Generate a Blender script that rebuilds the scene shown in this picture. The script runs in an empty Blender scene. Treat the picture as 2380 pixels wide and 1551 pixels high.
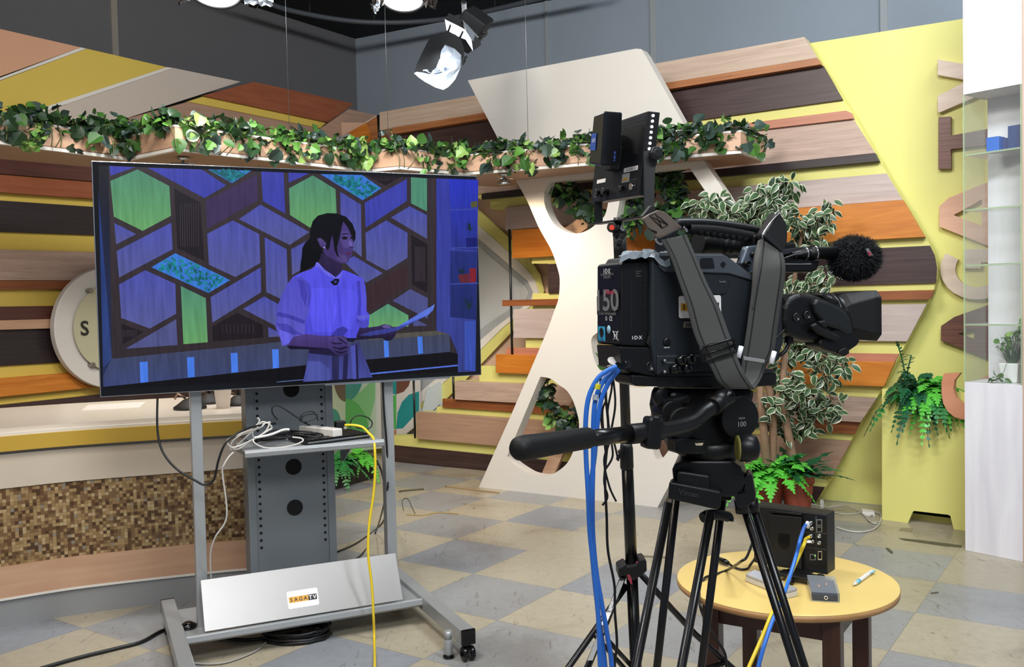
import bpy, bmesh, math, random
from mathutils import Vector, Matrix, Euler, geometry, noise
D = bpy.data
SC = bpy.context.scene
COL = SC.collection
R = random.Random(7)
# ---------------------------------------------------------------- camera
F, PITCH, ROLL, H = 2150.0, 0.0359, -0.0220, 1.3
cam = D.cameras.new('camera'); camo = D.objects.new('camera', cam); COL.objects.link(camo)
cam.sensor_width = 36.0; cam.lens = 36.0 * F / 2380.0; cam.clip_start = 0.05; cam.clip_end = 60
cp, sp, cr, sr = math.cos(PITCH), math.sin(PITCH), math.cos(ROLL), math.sin(ROLL)
FW = Vector((0, cp, -sp)); _r = Vector((1, 0, 0)); _u = Vector((0, sp, cp))
RT = cr * _r + sr * _u; UP = -sr * _r + cr * _u
CP = Vector((0, 0, H))
camo.matrix_world = Matrix.Translation(CP) @ Matrix((RT, UP, -FW)).transposed().to_4x4()
SC.camera = camo
SC.view_settings.view_transform = 'Standard'; SC.view_settings.look = 'None'
SC.view_settings.gamma = 1.0; SC.view_settings.exposure = 0.0
SC.view_settings.use_curve_mapping = False
# ---------------------------------------------------------------- world, studio lights and an added wall wash
w = D.worlds.new('studio'); SC.world = w; w.use_nodes = True
w.node_tree.nodes['Background'].inputs[0].default_value = (0.62, 0.72, 0.9, 1)
w.node_tree.nodes['Background'].inputs[1].default_value = 0.42
def area(name, loc, target, sx, sy, power, color):
    l = D.lights.new(name, 'AREA'); l.shape = 'RECTANGLE'; l.size = sx; l.size_y = sy; l.energy = power; l.color = color
    o = D.objects.new(name, l); COL.objects.link(o); o.location = loc
    o.rotation_euler = (Vector(target) - Vector(loc)).to_track_quat('-Z', 'Y').to_euler(); return o
area('studio_light_bank_centre', (-0.9, 2.2, 3.85), (0.9, 5.0, 1.2), 1.2, 0.9, 170, (1.0, 0.97, 0.93))
area('studio_light_bank_right', (1.5, 2.2, 3.85), (2.3, 4.9, 1.0), 1.2, 0.8, 225, (0.88, 0.95, 1.0))
area('studio_light_bank_rear', (0.8, -0.6, 3.7), (0.6, 3.0, 0.5), 2.0, 1.2, 150, (0.93, 0.97, 1.0))
area('added_wall_wash_right', (3.3, 4.6, 3.75), (3.2, 6.6, 3.3), 1.6, 0.3, 50, (0.85, 0.93, 1.0))  # added light out of view, brightens the right end of the grey wall
area('studio_light_bank_left', (-2.2, 0.6, 3.7), (-2.2, 4.5, 0.8), 1.6, 0.9, 70, (1.0, 0.86, 0.70))
# ---------------------------------------------------------------- pixel rays to points in the place
def ray(x, y): return FW + RT * ((x - 1190) / F) - UP * ((y - 775.5) / F)
def floor_at(x, y, z=0.0):
    d = ray(x, y); return CP + d * ((z - H) / d.z)
def at(x, y, Y):
    d = ray(x, y); return CP + d * (Y / d.y)
class Plane:
    """vertical plane through p with heading deg (counter-clockwise from +X); normal towards the camera"""
    def __init__(s, p, deg):
        a = math.radians(deg); s.p = Vector((p[0], p[1], 0)); s.d = Vector((math.cos(a), math.sin(a), 0))
        s.n = Vector((s.d.y, -s.d.x, 0))
        if s.n.dot(CP - s.p) < 0: s.n = -s.n
    def px(s, x, y, off=0.0):
        d = ray(x, y); q = s.p + s.n * off
        return CP + d * ((q - CP).dot(s.n) / d.dot(s.n))
    def poly(s, pts, off=0.0): return [s.px(x, y, off) for x, y in pts]
    def uv(s, co): return ((co - s.p).dot(s.d), co.z)
    def pt(s, u, z, off=0.0): return s.p + s.d * u + s.n * off + Vector((0, 0, z))
# ---------------------------------------------------------------- materials
def lin(c):
    if isinstance(c, str):
        c = tuple(int(c[i:i+2], 16) / 255 for i in (0, 2, 4))
    return tuple((v / 12.92 if v <= 0.04045 else ((v + 0.055) / 1.055) ** 2.4) for v in c) + (1,)
def new_mat(name):
    m = D.materials.new(name); m.use_nodes = True; nt = m.node_tree
    return m, nt, nt.nodes['Principled BSDF']
def N(nt, t, **k):
    n = nt.nodes.new(t)
    for a, b in k.items(): setattr(n, a, b)
    return n
def ramp(nt, fac, stops, interp='LINEAR'):
    r = N(nt, 'ShaderNodeValToRGB'); r.color_ramp.interpolation = interp
    e = r.color_ramp.elements
    while len(e) < len(stops): e.new(0.5)
    for i, (p, c) in enumerate(stops): e[i].position = p; e[i].color = lin(c)
    nt.links.new(fac, r.inputs[0]); return r
_mc = {}
def plain(name, c, rough=0.5, metal=0.0, var=0.06, scale=14, bump=0.0, bscale=200, spec=0.5, coat=0.0, emit=0.0):
    if name in _mc: return _mc[name]
    m, nt, b = new_mat(name)
    tc = N(nt, 'ShaderNodeTexCoord'); nz = N(nt, 'ShaderNodeTexNoise'); nz.inputs['Scale'].default_value = scale
    nz.inputs['Detail'].default_value = 5
    nt.links.new(tc.outputs['Object'], nz.inputs['Vector'])
    mx = N(nt, 'ShaderNodeMix', data_type='RGBA'); L = lin(c)
    mx.inputs[6].default_value = tuple(max(0, v * (1 - var)) for v in L[:3]) + (1,)
    mx.inputs[7].default_value = tuple(min(1, v * (1 + var)) for v in L[:3]) + (1,)
    nt.links.new(nz.outputs[0], mx.inputs[0]); nt.links.new(mx.outputs[2], b.inputs['Base Color'])
    b.inputs['Roughness'].default_value = rough; b.inputs['Metallic'].default_value = metal
    b.inputs['Specular IOR Level'].default_value = spec; b.inputs['Coat Weight'].default_value = coat
    if bump:
        n2 = N(nt, 'ShaderNodeTexNoise'); n2.inputs['Scale'].default_value = bscale
        nt.links.new(tc.outputs['Object'], n2.inputs['Vector'])
        bp = N(nt, 'ShaderNodeBump'); bp.inputs['Strength'].default_value = bump; bp.inputs['Distance'].default_value = 0.002
        nt.links.new(n2.outputs[0], bp.inputs['Height']); nt.links.new(bp.outputs[0], b.inputs['Normal'])
    if emit:
        b.inputs['Emission Color'].default_value = L; b.inputs['Emission Strength'].default_value = emit
    _mc[name] = m; return m
def wood(name, c1, c2, rough=0.42, grain=26, length=1.6, fig=0.5):
    """wood veneer, grain along U of the mesh's UV map (metres)"""
    if name in _mc: return _mc[name]
    m, nt, b = new_mat(name)
    uv = N(nt, 'ShaderNodeUVMap'); mp = N(nt, 'ShaderNodeMapping')
    mp.inputs['Scale'].default_value = (length, grain, 1); nt.links.new(uv.outputs[0], mp.inputs[0])
    oi = N(nt, 'ShaderNodeObjectInfo'); mu = N(nt, 'ShaderNodeMath', operation='MULTIPLY'); mu.inputs[1].default_value = 37
    nt.links.new(oi.outputs['Random'], mu.inputs[0]); cb = N(nt, 'ShaderNodeCombineXYZ')
    nt.links.new(mu.outputs[0], cb.inputs[0]); nt.links.new(mu.outputs[0], cb.inputs[1]); nt.links.new(cb.outputs[0], mp.inputs['Location'])
    nz = N(nt, 'ShaderNodeTexNoise'); nz.inputs['Scale'].default_value = 1.5; nz.inputs['Detail'].default_value = 7
    nz.inputs['Distortion'].default_value = fig; nt.links.new(mp.outputs[0], nz.inputs['Vector'])
    r = ramp(nt, nz.outputs[0], [(0.28, c1), (0.72, c2)])
    nt.links.new(r.outputs[0], b.inputs['Base Color']); b.inputs['Roughness'].default_value = rough
    bp = N(nt, 'ShaderNodeBump'); bp.inputs['Strength'].default_value = 0.12; bp.inputs['Distance'].default_value = 0.002
    nt.links.new(nz.outputs[0], bp.inputs['Height']); nt.links.new(bp.outputs[0], b.inputs['Normal'])
    _mc[name] = m; return m
def emis(name, c, s):
    if name in _mc: return _mc[name]
    m, nt, b = new_mat(name); b.inputs['Base Color'].default_value = lin(c)
    b.inputs['Emission Color'].default_value = lin(c); b.inputs['Emission Strength'].default_value = s
    _mc[name] = m; return m
def glass(name, c=(0.93, 0.97, 0.95), rough=0.02, alpha=0.12):
    """thin clear sheet: mostly see-through with a glossy surface"""
    if name in _mc: return _mc[name]
    m, nt, b = new_mat(name); L = lin(c)
    tr = N(nt, 'ShaderNodeBsdfTransparent'); tr.inputs[0].default_value = L
    b.inputs['Base Color'].default_value = L; b.inputs['Roughness'].default_value = rough
    mx = N(nt, 'ShaderNodeMixShader'); lw_ = N(nt, 'ShaderNodeLayerWeight'); lw_.inputs[0].default_value = .5; fr = N(nt, 'ShaderNodeMath', operation='POWER'); fr.inputs[1].default_value = 5; nt.links.new(lw_.outputs['Facing'], fr.inputs[0])
    ad = N(nt, 'ShaderNodeMath', operation='ADD'); ad.inputs[1].default_value = alpha * .6
    nt.links.new(fr.outputs[0], ad.inputs[0]); nt.links.new(ad.outputs[0], mx.inputs[0])
    nt.links.new(tr.outputs[0], mx.inputs[1]); nt.links.new(b.outputs[0], mx.inputs[2])
    nt.links.new(mx.outputs[0], nt.nodes['Material Output'].inputs[0]); _mc[name] = m; return m
# ---------------------------------------------------------------- mesh builder
XF = {}
class MB:
    def __init__(s, xf=None): s.v = []; s.f = []; s.m = []; s.sm = []; s.xf = xf
    def _a(s, vs):
        b = len(s.v)
        s.v += [s.xf @ Vector(v) for v in vs] if s.xf else [Vector(v) for v in vs]
        return b
    def _f(s, idx, mi=0, smooth=False): s.f.append(tuple(idx)); s.m.append(mi); s.sm.append(smooth)
    def poly(s, pts, mi=0):
        b = s._a(pts); s._f(range(b, b + len(pts)), mi); return s
    def prism(s, pts, vec, holes=(), mi=0, side=None):
        """flat outline (with holes) pushed along vec"""
        vec = Vector(vec); side = mi if side is None else side
        loops = [list(map(Vector, pts))] + [list(map(Vector, h)) for h in holes]
        tris = geometry.tessellate_polygon(loops) if holes else None
        flat = [p for l in loops for p in l]; n = len(flat)
        b = s._a(flat + [p + vec for p in flat])
        if tris:
            for t in tris: s._f([b + i for i in t], mi); s._f([b + n + i for i in reversed(t)], mi)
        else:
            s._f(range(b, b + n), mi); s._f([b + n + i for i in reversed(range(n))], mi)
        o = 0
        for l in loops:
            k = len(l)
            for i in range(k):
                j = (i + 1) % k; s._f((b + o + i, b + o + j, b + n + o + j, b + n + o + i), side)
            o += k
        return s
    def box(s, c, size, rot=None, mi=0):
        c = Vector(c); x, y, z = (q / 2 for q in size)
        vs = [Vector((a * x, b_ * y, c_ * z)) for c_ in (-1, 1) for a, b_ in ((-1, -1), (1, -1), (1, 1), (-1, 1))]
        if rot is not None:
            rm = rot if isinstance(rot, Matrix) else Euler(rot).to_matrix(); vs = [rm @ v for v in vs]
        b = s._a([c + v for v in vs])
        for f in ((0, 3, 2, 1), (4, 5, 6, 7), (0, 1, 5, 4), (1, 2, 6, 5), (2, 3, 7, 6), (3, 0, 4, 7)): s._f([b + i for i in f], mi)
        return s
    def tube(s, path, r, n=10, mi=0, cap=True, flat=1.0, upv=None):
        path = [Vector(p) for p in path]; k = len(path)
        rs = list(r) if isinstance(r, (list, tuple)) else [r] * k
        rings = []; prev = None
        for i, p in enumerate(path):
            t = (path[min(i + 1, k - 1)] - path[max(i - 1, 0)])
            if t.length < 1e-9: t = Vector((0, 0, 1))
            t.normalize()
            if prev is None:
                a = Vector(upv) if upv else (Vector((0, 0, 1)) if abs(t.z) < 0.9 else Vector((1, 0, 0)))
                u = t.cross(a).normalized()
            else:
                u = (prev - t * prev.dot(t))
                u = u.normalized() if u.length > 1e-6 else t.orthogonal().normalized()
            prev = u; w_ = t.cross(u)
            rings.append(s._a([p + (u * math.cos(2 * math.pi * j / n) + w_ * math.sin(2 * math.pi * j / n) * flat) * rs[i] for j in range(n)]))
        for i in range(k - 1):
            for j in range(n):
                j2 = (j + 1) % n; s._f((rings[i] + j, rings[i] + j2, rings[i + 1] + j2, rings[i + 1] + j), mi, True)
        if cap:
            s._f([rings[0] + j for j in reversed(range(n))], mi); s._f([rings[-1] + j for j in range(n)], mi)
        return s
    def cyl(s, a, b, r, r2=None, n=20, mi=0): return s.tube([a, b], [r, r if r2 is None else r2], n, mi)
    def lathe(s, c, prof, n=32, axis=(0, 0, 1), mi=0, smooth=True):
        """prof: (radius, height) pairs along axis from c"""
        c = Vector(c); ax = Vector(axis).normalized(); u = ax.orthogonal().normalized(); w_ = ax.cross(u); rings = []
        for r, h in prof:
            rings.append(s._a([c + ax * h + (u * math.cos(2 * math.pi * j / n) + w_ * math.sin(2 * math.pi * j / n)) * max(r, 1e-5) for j in range(n)]))
        for i in range(len(prof) - 1):
            for j in range(n):
                j2 = (j + 1) % n; s._f((rings[i] + j, rings[i] + j2, rings[i + 1] + j2, rings[i + 1] + j), mi, smooth)
        s._f([rings[0] + j for j in reversed(range(n))], mi); s._f([rings[-1] + j for j in range(n)], mi)
        return s
    def sphere(s, c, r, n=16, mi=0, sc=(1, 1, 1)):
        c = Vector(c); rings = []; k = n // 2
        for i in range(1, k):
            th = math.pi * i / k
            rings.append(s._a([c + Vector((sc[0] * math.sin(th) * math.cos(2 * math.pi * j / n), sc[1] * math.sin(th) * math.sin(2 * math.pi * j / n), sc[2] * math.cos(th))) * r for j in range(n)]))
        t = s._a([c + Vector((0, 0, r * sc[2]))]); b = s._a([c - Vector((0, 0, r * sc[2]))])
        for j in range(n):
            j2 = (j + 1) % n; s._f((t, rings[0] + j, rings[0] + j2), mi, True); s._f((b, rings[-1] + j2, rings[-1] + j), mi, True)
            for i in range(len(rings) - 1): s._f((rings[i] + j, rings[i + 1] + j, rings[i + 1] + j2, rings[i] + j2), mi, True)
        return s
    def grid(s, rows, mi=0, smooth=True, closed=False):
        """rows: list of equally long point rows"""
        bs = [s._a(r) for r in rows]; n = len(rows[0])
        for i in range(len(rows) - 1):
            for j in range(n if closed else n - 1):
                j2 = (j + 1) % n; s._f((bs[i] + j, bs[i] + j2, bs[i + 1] + j2, bs[i + 1] + j), mi, smooth)
        return s
    def build(s, name, mats, parent=None, uv=None, bevel=0.0, seg=2, sub=0, solid=0.0, local=False, fix=True):
        me = D.meshes.new(name)
        inv = XF[parent.name].inverted() if (parent is not None and not local) else None
        vs = [(inv @ v) if inv else v for v in s.v]
        me.from_pydata([tuple(v) for v in vs], [], s.f)
        me.polygons.foreach_set('material_index', s.m); me.polygons.foreach_set('use_smooth', s.sm)
        if not isinstance(mats, (list, tuple)): mats = [mats]
        for m in mats: me.materials.append(m)
        if uv:
            ul = me.uv_layers.new(name='UVMap').data
            for l in me.loops: ul[l.index].uv = uv(s.v[l.vertex_index])
        if fix:
            bm = bmesh.new(); bm.from_mesh(me); bmesh.ops.recalc_face_normals(bm, faces=bm.faces); bm.to_mesh(me); bm.free()
        o = D.objects.new(name, me); COL.objects.link(o)
        if parent is not None: o.parent = parent; XF[o.name] = XF[parent.name]
        else: XF[o.name] = Matrix.Identity(4)
        if bevel:
            b = o.modifiers.new('bevel', 'BEVEL'); b.width = bevel; b.segments = seg; b.limit_method = 'ANGLE'; b.angle_limit = math.radians(40)
        if solid: so = o.modifiers.new('solidify', 'SOLIDIFY'); so.thickness = solid; so.offset = 0
        if sub: sb = o.modifiers.new('subsurf', 'SUBSURF'); sb.levels = sub; sb.render_levels = sub
        return o
def tag(o, label=None, cat=None, group=None, kind=None):
    if label: o['label'] = label
    if cat: o['category'] = cat
    if group: o['group'] = group
    if kind: o['kind'] = kind
    return o
def thing(name, label, cat, loc=(0, 0, 0), group=None, xf=None):
    o = D.objects.new(name, None); COL.objects.link(o); o.empty_display_size = 0.1
    m = xf if xf is not None else Matrix.Translation(Vector(loc)); o.matrix_world = m; XF[o.name] = m.copy()
    return tag(o, label, cat, group)
def struct(o): o['kind'] = 'structure'; return o
def frame(origin, ex, ez=(0, 0, 1)):
    ex = Vector(ex).normalized(); ez = Vector(ez); ey = ez.cross(ex).normalized(); ez = ex.cross(ey)
    return Matrix.Translation(Vector(origin)) @ Matrix((ex, ey, ez)).transposed().to_4x4()
def smooth(pts, k=6):
    """Catmull-Rom through the points"""
    pts = [Vector(p) for p in pts]; out = []
    for i in range(len(pts) - 1):
        p0 = pts[max(i - 1, 0)]; p1 = pts[i]; p2 = pts[i + 1]; p3 = pts[min(i + 2, len(pts) - 1)]
        for j in range(k):
            t = j / k
            out.append(0.5 * ((2 * p1) + (p2 - p0) * t + (2 * p0 - 5 * p1 + 4 * p2 - p3) * t * t + (3 * p1 - p0 - 3 * p2 + p3) * t ** 3))
    out.append(pts[-1]); return out
_font_cache = {}
def text_mesh(txt, size, extrude=0.0, bold=False):
    """outline text turned into mesh data once; returns verts, faces, width"""
    k = (txt, size, extrude)
    if k in _font_cache: return _font_cache[k]
    cu = D.curves.new('txt', 'FONT'); cu.body = txt; cu.size = size; cu.extrude = extrude; cu.resolution_u = 3
    if bold: cu.offset = size * 0.02
    o = D.objects.new('txt', cu); COL.objects.link(o); bpy.context.view_layer.update()
    me = o.to_mesh(); vs = [v.co.copy() for v in me.vertices]; fs = [tuple(p.vertices) for p in me.polygons]
    o.to_mesh_clear(); D.objects.remove(o); D.curves.remove(cu)
    xs = [v.x for v in vs] or [0]; ys = [v.y for v in vs] or [0]
    c = Vector(((min(xs) + max(xs)) / 2, (min(ys) + max(ys)) / 2, 0)); vs = [v - c for v in vs]
    _font_cache[k] = (vs, fs, max(xs) - min(xs), max(ys) - min(ys)); return _font_cache[k]
def add_text(mb, txt, c, ex, ey, width=None, height=None, mi=0, bold=False, depth=0.0):
    """text centred on c, running along ex, upright along ey, scaled to width x height"""
    vs, fs, w_, h_ = text_mesh(txt, 1.0, 0.0, bold)
    sy = (height / h_) if height else width / w_; sx = (width / w_) if width else sy
    ex = Vector(ex).normalized(); ey = Vector(ey).normalized(); c = Vector(c); n = ex.cross(ey)
    b = mb._a([c + ex * v.x * sx + ey * v.y * sy + n * depth for v in vs])
    for f in fs: mb._f([b + i for i in f], mi)
# ================================================================ the room
TH = 0.5976; GA = Vector((math.sin(TH), math.cos(TH), 0)); GB = Vector((math.cos(TH), -math.sin(TH), 0))
G0 = Vector((-0.5977, 4.6339, 0)); TS = 0.4695
CORN = Vector((-1.444, 9.0, 0)); CEIL = 3.848
def floor_mat():
    m, nt, b = new_mat('checker vinyl tiles')
    at_ = N(nt, 'ShaderNodeAttribute', attribute_name='tile'); uv = N(nt, 'ShaderNodeUVMap')
    tc = N(nt, 'ShaderNodeTexCoord')
    # fine speckle + scuffs
    n1 = N(nt, 'ShaderNodeTexNoise'); n1.inputs['Scale'].default_value = 26; n1.inputs['Detail'].default_value = 8; n1.inputs['Roughness'].default_value = 0.7
    nt.links.new(tc.outputs['Object'], n1.inputs['Vector'])
    r1 = ramp(nt, n1.outputs[0], [(0.25, (0.90, 0.90, 0.90)), (0.6, (1, 1, 1))])
    m1 = N(nt, 'ShaderNodeMix', data_type='RGBA', blend_type='MULTIPLY'); m1.inputs[0].default_value = 0.8
    nt.links.new(at_.outputs['Color'], m1.inputs[6]); nt.links.new(r1.outputs[0], m1.inputs[7])
    n2 = N(nt, 'ShaderNodeTexNoise'); n2.inputs['Scale'].default_value = 1.7; n2.inputs['Detail'].default_value = 9; n2.inputs['Roughness'].default_value = 0.62; n2.inputs['Distortion'].default_value = 0.6
    nt.links.new(tc.outputs['Object'], n2.inputs['Vector'])
    r2 = ramp(nt, n2.outputs[0], [(0.36, (0.62, 0.59, 0.55)), (0.47, (0.93, 0.92, 0.9)), (0.6, (1, 1, 1))])
    m2 = N(nt, 'ShaderNodeMix', data_type='RGBA', blend_type='MULTIPLY'); m2.inputs[0].default_value = 0.4
    nt.links.new(m1.outputs[2], m2.inputs[6]); nt.links.new(r2.outputs[0], m2.inputs[7])
    # thin scratch marks
    mp = N(nt, 'ShaderNodeMapping'); mp.inputs['Scale'].default_value = (7, 1.2, 1); mp.inputs['Rotation'].default_value = (0, 0, 0.5)
    nt.links.new(tc.outputs['Object'], mp.inputs[0]); n3 = N(nt, 'ShaderNodeTexNoise'); n3.inputs['Scale'].default_value = 5; n3.inputs['Detail'].default_value = 8; n3.inputs['Distortion'].default_value = 2
    nt.links.new(mp.outputs[0], n3.inputs['Vector'])
    r3 = ramp(nt, n3.outputs[0], [(0.30, (0.62, 0.6, 0.56)), (0.37, (1, 1, 1))])
    m3 = N(nt, 'ShaderNodeMix', data_type='RGBA', blend_type='MULTIPLY'); m3.inputs[0].default_value = 0.6
    nt.links.new(m2.outputs[2], m3.inputs[6]); nt.links.new(r3.outputs[0], m3.inputs[7])
    # tile seams from the per-tile UV
    sx = N(nt, 'ShaderNodeSeparateXYZ'); nt.links.new(uv.outputs[0], sx.inputs[0]); ms = []
    for k in (0, 1):
        a = N(nt, 'ShaderNodeMath', operation='SUBTRACT'); a.inputs[1].default_value = 0.5; nt.links.new(sx.outputs[k], a.inputs[0])
        c = N(nt, 'ShaderNodeMath', operation='ABSOLUTE'); nt.links.new(a.outputs[0], c.inputs[0]); ms.append(c)
    mx = N(nt, 'ShaderNodeMath', operation='MAXIMUM'); nt.links.new(ms[0].outputs[0], mx.inputs[0]); nt.links.new(ms[1].outputs[0], mx.inputs[1])
    r4 = ramp(nt, mx.outputs[0], [(0.4955, (1, 1, 1)), (0.4985, (0.62, 0.6, 0.55))])
    m4 = N(nt, 'ShaderNodeMix', data_type='RGBA', blend_type='MULTIPLY'); m4.inputs[0].default_value = 0.6
    nt.links.new(m3.outputs[2], m4.inputs[6]); nt.links.new(r4.outputs[0], m4.inputs[7])
    nt.links.new(m4.outputs[2], b.inputs['Base Color'])
    rr = N(nt, 'ShaderNodeMapRange'); rr.inputs[3].default_value = 0.22; rr.inputs[4].default_value = 0.42
    nt.links.new(n2.outputs[0], rr.inputs[0]); nt.links.new(rr.outputs[0], b.inputs['Roughness'])
    b.inputs['Specular IOR Level'].default_value = 0.42
    return m
def make_floor():
    vs, fs, cols = [], [], []
    beige = {(1, 1), (2, 2), (3, 1), (4, 4), (5, 3)}; rr = random.Random(3)
    for u in range(-13, 18):
        for v in range(-16, 12):
            p = G0 + GB * (u * TS) + GA * (v * TS); b = len(vs)
            vs += [p, p + GB * TS, p + (GB + GA) * TS, p + GA * TS]; fs.append((b, b + 1, b + 2, b + 3))
            grey = (u + v) % 2 == 0 and (u, v) not in beige
            c = lin('98999A') if grey else lin('AFA692')
            if grey and rr.random() < 0.3: c = lin('8F939A')
            k = 1 + rr.uniform(-0.06, 0.06); cols.append((c[0] * k, c[1] * k, c[2] * k, 1))
    me = D.meshes.new('floor'); me.from_pydata([tuple(v) for v in vs], [], fs)
    me.uv_layers.new(name='UVMap'); me.color_attributes.new('tile', 'FLOAT_COLOR', 'CORNER')
    ul = me.uv_layers['UVMap'].data; ca = me.color_attributes['tile'].data
    for i, p in enumerate(me.polygons):
        for k, li in enumerate(p.loop_indices): ul[li].uv = ((0, 0), (1, 0), (1, 1), (0, 1))[k]; ca[li].color = cols[i]
    me.materials.append(floor_mat()); o = D.objects.new('floor', me); COL.objects.link(o); struct(o)
make_floor()
WR = Plane(CORN, -29.0); WL = Plane(CORN, 55.7)
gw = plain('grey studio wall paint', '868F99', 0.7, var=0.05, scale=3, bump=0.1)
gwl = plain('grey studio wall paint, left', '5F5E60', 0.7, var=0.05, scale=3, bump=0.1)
def slab(name, P, u0, u1, z0, z1, o0, o1, m):
    b = MB(); b.prism([P.pt(u0, z0, o0), P.pt(u1, z0, o0), P.pt(u1, z1, o0), P.pt(u0, z1, o0)], P.n * (o1 - o0)); return b.build(name, m, uv=P.uv)
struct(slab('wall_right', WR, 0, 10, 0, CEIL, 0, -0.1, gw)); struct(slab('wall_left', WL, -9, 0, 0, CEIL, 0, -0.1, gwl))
cb = MB(); cb.box((0, 2.6, CEIL + 0.06), (15, 14.5, 0.12)); struct(cb.build('ceiling', plain('black studio ceiling', '14161A', 0.8)))
strip = plain('grey wall joint strip', '8F9396', 0.55); stripl = plain('tan wall joint strip', '8C857A', 0.55)
def vstrip(n, P, px, w, m):
    a = P.px(px, 60); u = P.uv(a)[0]; struct(slab('trim_%d' % n, P, u - w / 2, u + w / 2, 0, CEIL, 0.0, 0.012, m))
vstrip(1, WL, 265, 0.05, stripl); vstrip(2, WR, 1272, 0.03, strip); vstrip(3, WR, 1519, 0.05, strip); vstrip(4, WR, 2055, 0.05, strip)
vstrip(5, WL, 842, 0.03, gwl)
# ================================================================ the set wall on the right
PR = Plane((-1.046, 7.579), -32.8)
W_MAPLE = wood('pale maple veneer', 'B49A85', 'CDB6A3'); W_PINK = wood('pinkish maple veneer', 'A98E7E', 'C6AA99', fig=1.2)
W_LAV = wood('pale lavender maple veneer', 'B09E98', 'C7B6AE'); W_TAN = wood('tan veneer', 'A07E68', 'B3917A')
W_ORANGE = wood('orange wood veneer', 'B8681C', 'D3842F', grain=14, fig=1.5); W_OAK = wood('reddish oak veneer', '9A5E36', 'B87A4C')
W_WENGE = wood('dark wenge veneer', '30201F', '4A3634', grain=40); W_EBONY = wood('near black veneer', '211818', '33282A', grain=60)
W_SALMON = wood('salmon veneer', 'B27157', 'C4846A', grain=18); W_BROWN = wood('brown veneer', '7C4426', '99592F')
W_RED = wood('red-brown veneer', '87472C', '9E5A38', grain=20); W_PEACH = wood('peach beech veneer', 'BE9476', 'D0A98B', grain=14)
YEL = plain('yellow-green paint', 'DCD67E', 0.5, var=0.03, scale=4); YEL2 = plain('warm yellow paint', 'D8BC55', 0.5, var=0.03, scale=4)
WHT = plain('white laminate', 'D8D3CC', 0.45, var=0.02); WHT2 = plain('cream laminate', 'D3C6B4', 0.45, var=0.02)
EDGE = plain('white edge banding', 'E4DFD6', 0.4, var=0.02)
def panel(P, pts, off, th, name, m, parent=None, holes=(), bevel=0.0):
    b = MB(); b.prism(P.poly(pts, off), -P.n * th, [P.poly(h, off) for h in holes]); return b.build(name, m, parent, uv=P.uv, bevel=bevel)
# yellow panel carrying the letters
yp = panel(PR, [(1840, 110), (1885, 100), (2230, 45), (2420, 12), (2420, 1246), (2243, 1218), (2050, 1190), (1840, 1161)], -0.12, 0.04, 'yellow_wall_panel', YEL)
tag(yp, 'tall yellow-green wall panel behind the vertical row of wooden letters', 'wall panel')
# the plank wall: one board with planks
pw = thing('plank_cladding', 'set wall of staggered horizontal wood planks on yellow board behind the white arch panel', 'wall panel', tuple(PR.pt(2, 0)))
board = [(885, 262), (1869, 86), (1905, 150), (1959, 232), (1980, 262), (2034, 355), (2098, 465), (2145, 540), (2160, 566), (2168, 583), (2175, 605), (2177, 625),
         (2176, 650), (2170, 675), (2154, 707), (2108, 794), (2054, 899), (2000, 982), (1934, 1108), (1895, 1170), (893, 1072), (893, 1036), (909, 1036), (909, 1013),
         (967, 1013), (967, 958), (1015, 958), (1015, 946), (1057, 946), (1057, 886), (1114, 886), (1114, 851), (1176, 851), (1176, 809), (1222, 809), (1222, 785), (1238, 785),
         (1238, 682), (1274, 682), (1274, 613), (1236, 613), (1236, 601), (1190, 601), (1190, 535), (1174, 535), (1174, 486), (1140, 486), (1140, 464), (1119, 464), (925, 376), (911, 312)]
panel(PR, board, 0.0, 0.10, 'backing_board', YEL, pw)
PL_ = [([(882, 261), (1869, 86), (1899, 135), (882, 303)], .055, W_MAPLE), ([(911, 297), (1899, 135), (1908, 150), (911, 312)], .075, W_OAK),
  ([(911, 312), (1914, 153), (1959, 232), (925, 377)], .02, W_WENGE), ([(1540, 311), (1966, 257), (1978, 262), (1983, 276), (1540, 328)], .045, W_SALMON),
  ([(1100, 374), (1983, 277), (2034, 356), (1100, 452)], .022, W_PINK), ([(1119, 451), (2034, 356), (2043, 375), (1119, 464)], .05, W_EBONY),
  ([(1174, 482), (2060, 403), (2098, 465), (1174, 535)], .02, W_LAV), ([(1190, 535), (2098, 465), (2149, 551), (1190, 601)], .055, W_ORANGE),
  ([(1273, 614), (2161, 571), (2172, 594), (2177, 623), (2175, 658), (1274, 682)], .02, W_WENGE), ([(1167, 698), (2171, 674), (2163, 696), (1167, 712)], .05, W_BROWN),
  ([(1193, 719), (2154, 707), (2108, 794), (1193, 786)], .035, W_LAV), ([(1176, 808), (2090, 823), (2079, 842), (1176, 826)], .02, W_SALMON),
  ([(1152, 824), (2079, 842), (2054, 899), (1152, 867)], .055, W_ORANGE), ([(1057, 886), (2038, 926), (2000, 982), (1057, 929)], .055, W_PINK),
  ([(1028, 927), (2000, 982), (1986, 1010), (1028, 947)], .025, W_BROWN), ([(967, 958), (1978, 1027), (1934, 1108), (968, 1020)], .05, W_TAN),
  ([(893, 1033), (1917, 1133), (1895, 1170), (893, 1072)], .012, W_WENGE)]
for pts, th, m in PL_: panel(PR, pts, th, th - 0.001, 'plank', m, pw, bevel=0.002)
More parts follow.
